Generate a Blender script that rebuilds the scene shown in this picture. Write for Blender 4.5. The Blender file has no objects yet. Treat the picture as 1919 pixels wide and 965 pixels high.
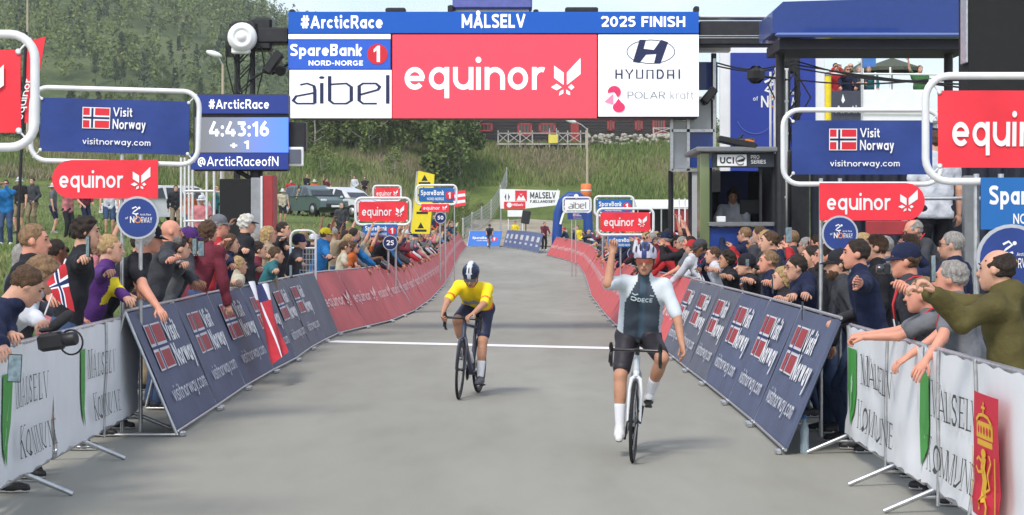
import bpy, math, random
import numpy as np
from mathutils import Vector, Matrix
from mathutils.geometry import tessellate_polygon
R = math.radians
RNG = random.Random(7)
SC = bpy.context.scene
COL = SC.collection

# ------------------------------------------------------------------ camera, sky, sun, exposure
F = 3700.0; CX = 960.0; HY = 440.0; EYE = 1.7          # focal length, axis and horizon in photo pixels
cam_d = bpy.data.cameras.new('camera'); cam = bpy.data.objects.new('camera', cam_d); COL.objects.link(cam)
cam_d.sensor_width = 36.0; cam_d.lens = 36.0 * F / 1919.0
cam_d.shift_y = -(482.5 - HY) / 1919.0
cam_d.clip_start = 0.3; cam_d.clip_end = 6000
cam.location = (0, 0, EYE); cam.rotation_euler = (R(90), 0, 0)
SC.camera = cam
SUN_EL, SUN_AZ = 48.0, 205.0     # azimuth clockwise from +Y: the sun stands behind the camera, to its left
world = bpy.data.worlds.new('World'); SC.world = world; world.use_nodes = True
wn = world.node_tree.nodes; wl = world.node_tree.links
sky = wn.new('ShaderNodeTexSky'); sky.sky_type = 'NISHITA'; sky.sun_disc = False
sky.sun_elevation = R(SUN_EL); sky.sun_rotation = R(SUN_AZ); sky.air_density = 1.0; sky.dust_density = 1.6; sky.ozone_density = 1.2
# thin high cloud: mixed over the blue with soft noise
tc = wn.new('ShaderNodeTexCoord'); mp = wn.new('ShaderNodeMapping'); mp.inputs['Scale'].default_value = (1.0, 1.0, 3.2)
nz = wn.new('ShaderNodeTexNoise'); nz.inputs['Scale'].default_value = 2.6; nz.inputs['Detail'].default_value = 7; nz.inputs['Roughness'].default_value = 0.6
cr = wn.new('ShaderNodeValToRGB'); cr.color_ramp.elements[0].position = 0.36; cr.color_ramp.elements[1].position = 0.66
cr.color_ramp.elements[0].color = (0.12, 0.12, 0.12, 1); cr.color_ramp.elements[1].color = (0.70, 0.70, 0.70, 1)
mx = wn.new('ShaderNodeMix'); mx.data_type = 'RGBA'; mx.inputs['B'].default_value = (7.2, 7.6, 8.2, 1)
wl.new(tc.outputs['Generated'], mp.inputs['Vector']); wl.new(mp.outputs['Vector'], nz.inputs['Vector'])
wl.new(nz.outputs['Fac'], cr.inputs['Fac']); wl.new(cr.outputs['Color'], mx.inputs['Factor'])
wl.new(sky.outputs['Color'], mx.inputs['A'])
bg = wn['Background']; wl.new(mx.outputs['Result'], bg.inputs['Color']); bg.inputs['Strength'].default_value = 0.11
sun_d = bpy.data.lights.new('sun', 'SUN'); sun_d.energy = 1.4; sun_d.angle = R(13); sun_d.color = (1.0, 0.955, 0.88)
sun = bpy.data.objects.new('sun', sun_d); COL.objects.link(sun)
_a, _e = R(SUN_AZ), R(SUN_EL)
sun.rotation_euler = Vector((math.sin(_a) * math.cos(_e), math.cos(_a) * math.cos(_e), math.sin(_e))).to_track_quat('Z', 'Y').to_euler()
SC.view_settings.view_transform = 'Standard'; SC.view_settings.look = 'None'
SC.view_settings.exposure = 0.84; SC.view_settings.gamma = 1.0

# ------------------------------------------------------------------ ground height and the photo's geometry
def S(t):
    t = 0.0 if t < 0 else 1.0 if t > 1 else t
    return t * t * (3 - 2 * t)
def lerp(a, b, t): return a + (b - a) * t
def profile(pts, v):
    if v <= pts[0][0]: return pts[0][1]
    for (a, b), (c, d) in zip(pts, pts[1:]):
        if v <= c: return lerp(b, d, (v - a) / (c - a))
    return pts[-1][1]
def road_z(y):
    if y < 137: return 0.87 * S((y - 80) / 55)
    return profile([(137, .87), (152, 3.1), (172, 9.3), (190, 9.9), (2000, 9.9)], y)
def hnoise(x, y):
    return (math.sin(x * .071 + 1.3) * math.cos(y * .053 + .4) + .5 * math.sin(x * .17 + y * .11) + .3 * math.sin(x * .41 - y * .29 + 2))
def ground(x, y):
    z = road_z(y)
    if y < 175:
        k = S((y - 14) / 18) if y < 40 else 1.0
        sl = S((-x - (5.0 if y < 40 else lerp(5.0, 3.6, S((y - 40) / 20)))) / 6)
        left = sl * k * (1.2 + .021 * max(0, y - 50)) + .06 * max(0, -x - 11) * k
        z += left * (1 - S((y - 150) / 25))
        if y > 120 and x > 6: z += S((x - 6) / 10) * .5 * S((y - 120) / 20)
    if y > 186:
        u = x / y * 3700 + 960        # bearing, used only to shape the ridge line of the mountain
        top = profile([(-1500, 120), (0, 96), (480, 73), (545, 66), (740, 58), (1000, 42), (1300, 30), (1500, 14), (3400, 10)], u)
        z += (top - 9.9) * S((min(y, 660) - 186) / 520) * 1.06
        z += hnoise(x, y) * S((y - 186) / 80) * 1.6
        if y > 660: z -= (y - 660) * .02
    return z
def P(px, py, Y): return Vector(((px - CX) / F * Y, Y, EYE - (py - HY) / F * Y))
def G(px, py):
    """where the ray through a photo pixel meets the road"""
    lo, hi = 5.0, 150.0
    y = lo
    while y < hi:
        if EYE - (py - HY) / F * y <= road_z(y): break
        y += .05
    return Vector(((px - CX) / F * y, y, road_z(y)))

# ------------------------------------------------------------------ materials
MATS = {}
def srgb(r, g, b):
    f = lambda c: (c / 255 / 12.92) if c / 255 <= .04045 else ((c / 255 + .055) / 1.055) ** 2.4
    return (f(r), f(g), f(b))
def mat(name, col, rough=.6, metal=0.0, var=.12, scale=9.0, bump=0.0, bscale=60.0, emit=0.0, spec=.4, trans=0.0, coat=0.0, alpha=1.0, stretch=(1, 1, 1)):
    if name in MATS: return MATS[name]
    m = bpy.data.materials.new(name); m.use_nodes = True
    n, l = m.node_tree.nodes, m.node_tree.links
    b = n['Principled BSDF']
    b.inputs['Roughness'].default_value = rough; b.inputs['Metallic'].default_value = metal
    b.inputs['Specular IOR Level'].default_value = spec; b.inputs['Coat Weight'].default_value = coat
    b.inputs['Transmission Weight'].default_value = trans; b.inputs['Alpha'].default_value = alpha
    t = n.new('ShaderNodeTexCoord')
    if var > 0:
        mpn = n.new('ShaderNodeMapping'); mpn.inputs['Scale'].default_value = stretch
        z = n.new('ShaderNodeTexNoise'); z.inputs['Scale'].default_value = scale; z.inputs['Detail'].default_value = 5
        l.new(t.outputs['Object'], mpn.inputs['Vector']); l.new(mpn.outputs['Vector'], z.inputs['Vector'])
        r = n.new('ShaderNodeValToRGB'); r.color_ramp.elements[0].position = .3; r.color_ramp.elements[1].position = .7
        r.color_ramp.elements[0].color = tuple(max(0, c * (1 - var)) for c in col) + (1,)
        r.color_ramp.elements[1].color = tuple(min(1, c * (1 + var)) for c in col) + (1,)
        l.new(z.outputs['Fac'], r.inputs['Fac']); l.new(r.outputs['Color'], b.inputs['Base Color'])
        if emit: l.new(r.outputs['Color'], b.inputs['Emission Color'])
    else:
        b.inputs['Base Color'].default_value = tuple(col) + (1,)
        if emit: b.inputs['Emission Color'].default_value = tuple(col) + (1,)
    if emit: b.inputs['Emission Strength'].default_value = emit
    if bump > 0:
        z2 = n.new('ShaderNodeTexNoise'); z2.inputs['Scale'].default_value = bscale; z2.inputs['Detail'].default_value = 4
        bp = n.new('ShaderNodeBump'); bp.inputs['Strength'].default_value = bump; bp.inputs['Distance'].default_value = .02
        l.new(t.outputs['Object'], z2.inputs['Vector']); l.new(z2.outputs['Fac'], bp.inputs['Height']); l.new(bp.outputs['Normal'], b.inputs['Normal'])
    MATS[name] = m
    return m
def cloth(name, col, var=.22): return mat('cloth_' + name, col, rough=.85, var=var, scale=6, bump=.7, bscale=17, spec=.2)
def skin(name, col): return mat('skin_' + name, col, rough=.55, var=.10, scale=14, bump=.12, bscale=45, spec=.35)
def ramp_mat(name, stops, scale=1.0, rough=.9, detail=8, bump=.3, bscale=8, dist=.05, stretch=(1, 1, 1), second=None, world_coord=True, rgh=.62):
    if name in MATS: return MATS[name]
    m = bpy.data.materials.new(name); m.use_nodes = True
    n, l = m.node_tree.nodes, m.node_tree.links; b = n['Principled BSDF']
    b.inputs['Roughness'].default_value = rough; b.inputs['Specular IOR Level'].default_value = .25
    t = n.new('ShaderNodeNewGeometry') if world_coord else n.new('ShaderNodeTexCoord')
    out = t.outputs['Position'] if world_coord else t.outputs['Object']
    mpn = n.new('ShaderNodeMapping'); mpn.inputs['Scale'].default_value = stretch; l.new(out, mpn.inputs['Vector'])
    z = n.new('ShaderNodeTexNoise'); z.inputs['Scale'].default_value = scale; z.inputs['Detail'].default_value = detail; z.inputs['Roughness'].default_value = rgh
    l.new(mpn.outputs['Vector'], z.inputs['Vector'])
    r = n.new('ShaderNodeValToRGB')
    while len(r.color_ramp.elements) < len(stops): r.color_ramp.elements.new(.5)
    for e, (p, c) in zip(r.color_ramp.elements, stops): e.position = p; e.color = tuple(c) + (1,)
    l.new(z.outputs['Fac'], r.inputs['Fac'])
    res = r.outputs['Color']
    if second:
        sc2, stops2, w = second
        z3 = n.new('ShaderNodeTexNoise'); z3.inputs['Scale'].default_value = sc2; z3.inputs['Detail'].default_value = 6
        l.new(mpn.outputs['Vector'], z3.inputs['Vector'])
        r2 = n.new('ShaderNodeValToRGB')
        while len(r2.color_ramp.elements) < len(stops2): r2.color_ramp.elements.new(.5)
        for e, (p, c) in zip(r2.color_ramp.elements, stops2): e.position = p; e.color = tuple(c) + (1,)
        l.new(z3.outputs['Fac'], r2.inputs['Fac'])
        mm = n.new('ShaderNodeMix'); mm.data_type = 'RGBA'; mm.blend_type = 'MULTIPLY'; mm.inputs['Factor'].default_value = w
        l.new(res, mm.inputs['A']); l.new(r2.outputs['Color'], mm.inputs['B']); res = mm.outputs['Result']
    l.new(res, b.inputs['Base Color'])
    z2 = n.new('ShaderNodeTexNoise'); z2.inputs['Scale'].default_value = bscale; z2.inputs['Detail'].default_value = 6
    l.new(mpn.outputs['Vector'], z2.inputs['Vector'])
    bp = n.new('ShaderNodeBump'); bp.inputs['Strength'].default_value = bump; bp.inputs['Distance'].default_value = dist
    l.new(z2.outputs['Fac'], bp.inputs['Height']); l.new(bp.outputs['Normal'], b.inputs['Normal'])
    MATS[name] = m
    return m

STEEL = mat('galvanised_steel', (.55, .56, .57), .38, .85, var=.15, scale=20)
WHITEPIPE = mat('white_painted_tube', (.74, .75, .76), .35, .1, var=.06)
BLACK = mat('black_plastic', (.018, .018, .02), .45, var=.2)
BLACKMETAL = mat('black_truss_paint', (.028, .028, .032), .5, .2, var=.2, bump=.1)
RUBBER = mat('black_rubber', (.015, .015, .015), .8, var=.15)
WHITE = mat('white_vinyl', (.80, .81, .82), .5, var=.05, scale=3)
PWHITE = mat('white_print', (.82, .82, .83), .55, var=0)
NAVY = mat('navy_banner_cloth', srgb(38, 62, 130), .55, var=.14, scale=3, bump=.5, bscale=4)
PNAVY = mat('navy_print', srgb(22, 38, 92), .6, var=0)
PBLACK = mat('black_print', (.02, .02, .022), .6, var=0)
EQRED = mat('red_banner_cloth', srgb(232, 52, 66), .55, var=.09, scale=3, bump=.4, bscale=4)
PRED = mat('red_print', srgb(214, 42, 56), .6, var=0)
SPBLUE = mat('blue_banner_cloth', srgb(30, 102, 172), .6, var=.07, scale=3)
GLASS = mat('dark_glass', (.03, .035, .04), .06, var=0, spec=.6)

# ------------------------------------------------------------------ object helpers
LABELS = {}
def tag(o, label, cat, group=None, kind=None):
    if label:
        assert 4 <= len(label.split()) <= 16, label
        if label in LABELS and not group: print('SAME LABEL', label)
        LABELS[label] = LABELS.get(label, 0) + 1
        o['label'] = label
    if cat: o['category'] = cat
    if group: o['group'] = group
    if kind: o['kind'] = kind
    return o
def thing(name, label, cat, loc=(0, 0, 0), rotz=0.0, group=None, kind=None):
    o = bpy.data.objects.new(name, None); COL.objects.link(o); o.empty_display_size = .1
    o.location = loc; o.rotation_euler = (0, 0, rotz)
    return tag(o, label, cat, group, kind)
def link_mesh(name, me, parent=None, mats=None):
    o = bpy.data.objects.new(name, me); COL.objects.link(o)
    if parent is not None: o.parent = parent
    return o
def _flat(vs): return [tuple(v) for v in vs]
class MB:
    """collects shapes and links them as ONE mesh object"""
    def __init__(s): s.v = []; s.f = []; s.m = []; s.sm = []
    def add(s, vs, fs, mi=0, smooth=False):
        b = len(s.v); s.v += [tuple(v) for v in vs]; s.f += [tuple(i + b for i in f) for f in fs]
        s.m += [mi] * len(fs); s.sm += [smooth] * len(fs); return s
    def box(s, c, d, rot=None, mi=0, bev=0.0):
        c = Vector(c); h = Vector(d) / 2
        M = rot if rot is not None else Matrix.Identity(3)
        if bev <= 0:
            vs = [c + M @ Vector((x * h.x, y * h.y, z * h.z)) for z in (-1, 1) for y in (-1, 1) for x in (-1, 1)]
            return s.add(vs, [(0, 2, 3, 1), (4, 5, 7, 6), (0, 1, 5, 4), (2, 6, 7, 3), (0, 4, 6, 2), (1, 3, 7, 5)], mi)
        bv = min(bev, min(h) * .95); vs = []
        for z, ins in ((-h.z, bv), (-h.z + bv, 0), (h.z - bv, 0), (h.z, bv)):
            a, e = h.x - ins, h.y - ins
            cxs = [(-a, -e + bv), (-a + bv, -e), (a - bv, -e), (a, -e + bv), (a, e - bv), (a - bv, e), (-a + bv, e), (-a, e - bv)]
            vs += [c + M @ Vector((x, y, z)) for x, y in cxs]
        fs = [tuple(reversed(range(8))), tuple(range(24, 32))]
        for r in range(3):
            for i in range(8): j = (i + 1) % 8; fs.append((r * 8 + i, r * 8 + j, r * 8 + 8 + j, r * 8 + 8 + i))
        return s.add(vs, fs, mi)
    def tube(s, pts, r, n=8, mi=0, closed=False, cap=True):
        pts = [Vector(p) for p in pts]; k = len(pts)
        rs = r if isinstance(r, (list, tuple)) else [r] * k
        rings = []; prev = None
        for i, p in enumerate(pts):
            if closed: t = pts[(i + 1) % k] - pts[i - 1]
            else: t = pts[min(i + 1, k - 1)] - pts[max(i - 1, 0)]
            if t.length < 1e-9: t = Vector((0, 0, 1))
            t.normalize()
            if prev is None:
                a = Vector((0, 0, 1)) if abs(t.z) < .9 else Vector((1, 0, 0)); u = t.cross(a).normalized()
            else:
                u = prev - t * prev.dot(t)
                u = u.normalized() if u.length > 1e-6 else t.orthogonal().normalized()
            prev = u; w = t.cross(u)
            rings.append([p + (u * math.cos(2 * math.pi * j / n) + w * math.sin(2 * math.pi * j / n)) * rs[i] for j in range(n)])
        vs = [v for rg in rings for v in rg]; fs = []
        m = k if closed else k - 1
        for i in range(m):
            a, b = i * n, ((i + 1) % k) * n
            for j in range(n): q = (j + 1) % n; fs.append((a + j, a + q, b + q, b + j))
        s.add(vs, fs, mi, True)
        if cap and not closed:
            s.add(rings[0], [tuple(reversed(range(n)))], mi); s.add(rings[-1], [tuple(range(n))], mi)
        return s
    def lathe(s, prof, n=16, c=(0, 0, 0), M=None, mi=0, smooth=True):
        M = M or Matrix.Identity(3); c = Vector(c); vs = []; fs = []
        for r, z in prof: vs += [c + M @ Vector((r * math.cos(2 * math.pi * j / n), r * math.sin(2 * math.pi * j / n), z)) for j in range(n)]
        for i in range(len(prof) - 1):
            for j in range(n): q = (j + 1) % n; fs.append((i * n + j, i * n + q, i * n + n + q, i * n + n + j))
        s.add(vs, fs, mi, smooth)
        if prof[0][0] > 1e-4: s.add(vs[:n], [tuple(reversed(range(n)))], mi)
        if prof[-1][0] > 1e-4: s.add(vs[-n:], [tuple(range(n))], mi)
        return s
    def ell(s, c, r, M=None, n=10, m=6, mi=0):
        M = M or Matrix.Identity(3); c = Vector(c); vs = []; fs = []
        for i in range(m + 1):
            a = math.pi * i / m
            for j in range(n):
                b = 2 * math.pi * j / n
                vs.append(c + M @ Vector((r[0] * math.sin(a) * math.cos(b), r[1] * math.sin(a) * math.sin(b), r[2] * math.cos(a))))
        for i in range(m):
            for j in range(n): q = (j + 1) % n; fs.append((i * n + j, i * n + n + j, i * n + n + q, i * n + q))
        return s.add(vs, fs, mi, True)
    def prism(s, poly, fr, d0, d1, mi=0):
        """poly in (u, v); fr(u, v, w) -> point; thickness from w=d0 to w=d1"""
        n = len(poly); a = [fr(u, v, d1) for u, v in poly]; b = [fr(u, v, d0) for u, v in poly]
        tris = tessellate_polygon([[Vector((u, v, 0)) for u, v in poly]])
        fs = []
        for t in tris:
            (x0, y0), (x1, y1), (x2, y2) = (poly[i] for i in t)
            if (x1 - x0) * (y2 - y0) - (x2 - x0) * (y1 - y0) < 0: t = t[::-1]
            fs.append(tuple(t)); fs.append(tuple(n + i for i in reversed(t)))
        for i in range(n): j = (i + 1) % n; fs.append((i, n + i, n + j, j))
        return s.add(a + b, fs, mi)
    def mesh(s, name, mats):
        me = bpy.data.meshes.new(name); me.from_pydata(s.v, [], s.f)
        for m in (mats if isinstance(mats, (list, tuple)) else [mats]): me.materials.append(m)
        me.polygons.foreach_set('material_index', s.m); me.polygons.foreach_set('use_smooth', s.sm)
        me.update(); return me
    def build(s, name, mats, parent=None): return link_mesh(name, s.mesh(name, mats), parent)
def np_mesh(name, V, Fq, mats, mi=None, smooth=True):
    me = bpy.data.meshes.new(name); V = np.asarray(V, dtype=np.float32); Fq = np.asarray(Fq, dtype=np.int32)
    k = Fq.shape[1]; n = len(Fq)
    me.vertices.add(len(V)); me.vertices.foreach_set('co', V.ravel())
    me.loops.add(n * k); me.loops.foreach_set('vertex_index', Fq.ravel())
    me.polygons.add(n); me.polygons.foreach_set('loop_start', np.arange(n, dtype=np.int32) * k)
    me.polygons.foreach_set('loop_total', np.full(n, k, dtype=np.int32))
    for m in (mats if isinstance(mats, (list, tuple)) else [mats]): me.materials.append(m)
    if mi is not None: me.polygons.foreach_set('material_index', np.asarray(mi, dtype=np.int32))
    me.polygons.foreach_set('use_smooth', np.full(n, smooth)); me.update(); me.validate(); return me
def rz(a): return Matrix.Rotation(a, 3, 'Z')
def look(d, up=Vector((0, 0, 1))):
    """matrix whose Z looks along d"""
    return Vector(d).to_track_quat('Z', 'Y').to_matrix()
def round_rect(w, h, r, n=6, x0=0, y0=0):
    pts = []
    for cx, cy, a in ((w - r, h - r, 0), (r, h - r, 90), (r, r, 180), (w - r, r, 270)):
        for i in range(n + 1): t = R(a + 90 * i / n); pts.append((x0 + cx + r * math.cos(t), y0 + cy + r * math.sin(t)))
    return pts

# ------------------------------------------------------------------ flat print: letters and emblems as 2D pieces
_T = {}
def glyphs(txt, bold=0.0):
    key = (txt, bold)
    if key in _T: return _T[key]
    cu = bpy.data.curves.new('t', 'FONT'); cu.body = txt; cu.size = 1; cu.offset = bold; cu.resolution_u = 2; cu.fill_mode = 'FRONT'
    o = bpy.data.objects.new('t', cu); COL.objects.link(o)
    bpy.context.view_layer.update()
    e = o.evaluated_get(bpy.context.evaluated_depsgraph_get()); me = e.to_mesh()
    vs = [(v.co.x, v.co.y) for v in me.vertices]; fs = [tuple(p.vertices) for p in me.polygons]
    # keep the winding anticlockwise
    out = []
    for f in fs:
        a = sum(vs[f[i]][0] * vs[f[(i + 1) % len(f)]][1] - vs[f[(i + 1) % len(f)]][0] * vs[f[i]][1] for i in range(len(f)))
        out.append(f if a > 0 else tuple(reversed(f)))
    e.to_mesh_clear(); bpy.data.objects.remove(o); bpy.data.curves.remove(cu)
    x0 = min(v[0] for v in vs); x1 = max(v[0] for v in vs); y0 = min(v[1] for v in vs); y1 = max(v[1] for v in vs)
    vs = [((x - x0) / (x1 - x0), (y - y0) / (y1 - y0)) for x, y in vs]
    _T[key] = (vs, out, (x1 - x0), (y1 - y0)); return _T[key]
class Print:
    def __init__(s): s.items = []      # (material, verts2d, faces)
    def _a(s, m, vs, fs): s.items.append((m, vs, fs)); return s
    def text(s, m, t, x, y, w, h, bold=.012, slant=0.0):
        vs, fs, _, _ = glyphs(t, bold)
        return s._a(m, [(x + u * w + slant * v * h, y + v * h) for u, v in vs], fs)
    def rect(s, m, x, y, w, h):
        a, b = max(1, min(8, int(w / .07))), max(1, min(8, int(h / .07)))
        if w > 2: a = b = 1
        return s._a(m, [(x + w * i / a, y + h * j / b) for j in range(b + 1) for i in range(a + 1)], [(j * (a + 1) + i, j * (a + 1) + i + 1, (j + 1) * (a + 1) + i + 1, (j + 1) * (a + 1) + i) for j in range(b) for i in range(a)])
    def poly(s, m, pts):
        pts = list(pts); fs = []
        for t in tessellate_polygon([[Vector((u, v, 0)) for u, v in pts]]):
            (x0, y0), (x1, y1), (x2, y2) = (pts[i] for i in t)
            if (x1 - x0) * (y2 - y0) - (x2 - x0) * (y1 - y0) < 0: t = t[::-1]
            fs.append(tuple(t))
        return s._a(m, pts, fs)
    def disc(s, m, x, y, rx, ry=None, n=24):
        ry = rx if ry is None else ry
        return s._a(m, [(x + rx * math.cos(2 * math.pi * i / n), y + ry * math.sin(2 * math.pi * i / n)) for i in range(n)], [tuple(range(n))])
    def ring(s, m, x, y, rx, ry, t, n=28, a0=0, a1=360):
        vs = []; k = n + 1
        for i in range(k):
            a = R(lerp(a0, a1, i / n)); vs += [(x + (rx - t) * math.cos(a), y + (ry - t) * math.sin(a)), (x + rx * math.cos(a), y + ry * math.sin(a))]
        return s._a(m, vs, [(2 * i, 2 * i + 1, 2 * i + 3, 2 * i + 2) for i in range(n)])
    def line(s, m, pts, w):
        vs = []; n = len(pts)
        for i, (x, y) in enumerate(pts):
            a = pts[max(i - 1, 0)]; b = pts[min(i + 1, n - 1)]; dx, dy = b[0] - a[0], b[1] - a[1]; L = math.hypot(dx, dy) or 1
            nx, ny = -dy / L * w / 2, dx / L * w / 2; vs += [(x - nx, y - ny), (x + nx, y + ny)]
        return s._a(m, vs, [(2 * i, 2 * i + 2, 2 * i + 3, 2 * i + 1) for i in range(n - 1)])
    def put(s, p, x, y, k=1.0, ky=None):
        ky = k if ky is None else ky
        for m, vs, fs in p.items: s.items.append((m, [(x + u * k, y + v * ky) for u, v in vs], fs))
        return s
    def build(s, name, fr, parent, off=.004, flip=False):
        mats = []; mb = MB()
        for q, (m, vs, fs) in enumerate(s.items):
            if m not in mats: mats.append(m)
            o = off + q * .0008
            mb.add([fr(u, v, o) for u, v in vs], fs, mats.index(m))
        return mb.build(name, mats, parent)
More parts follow.
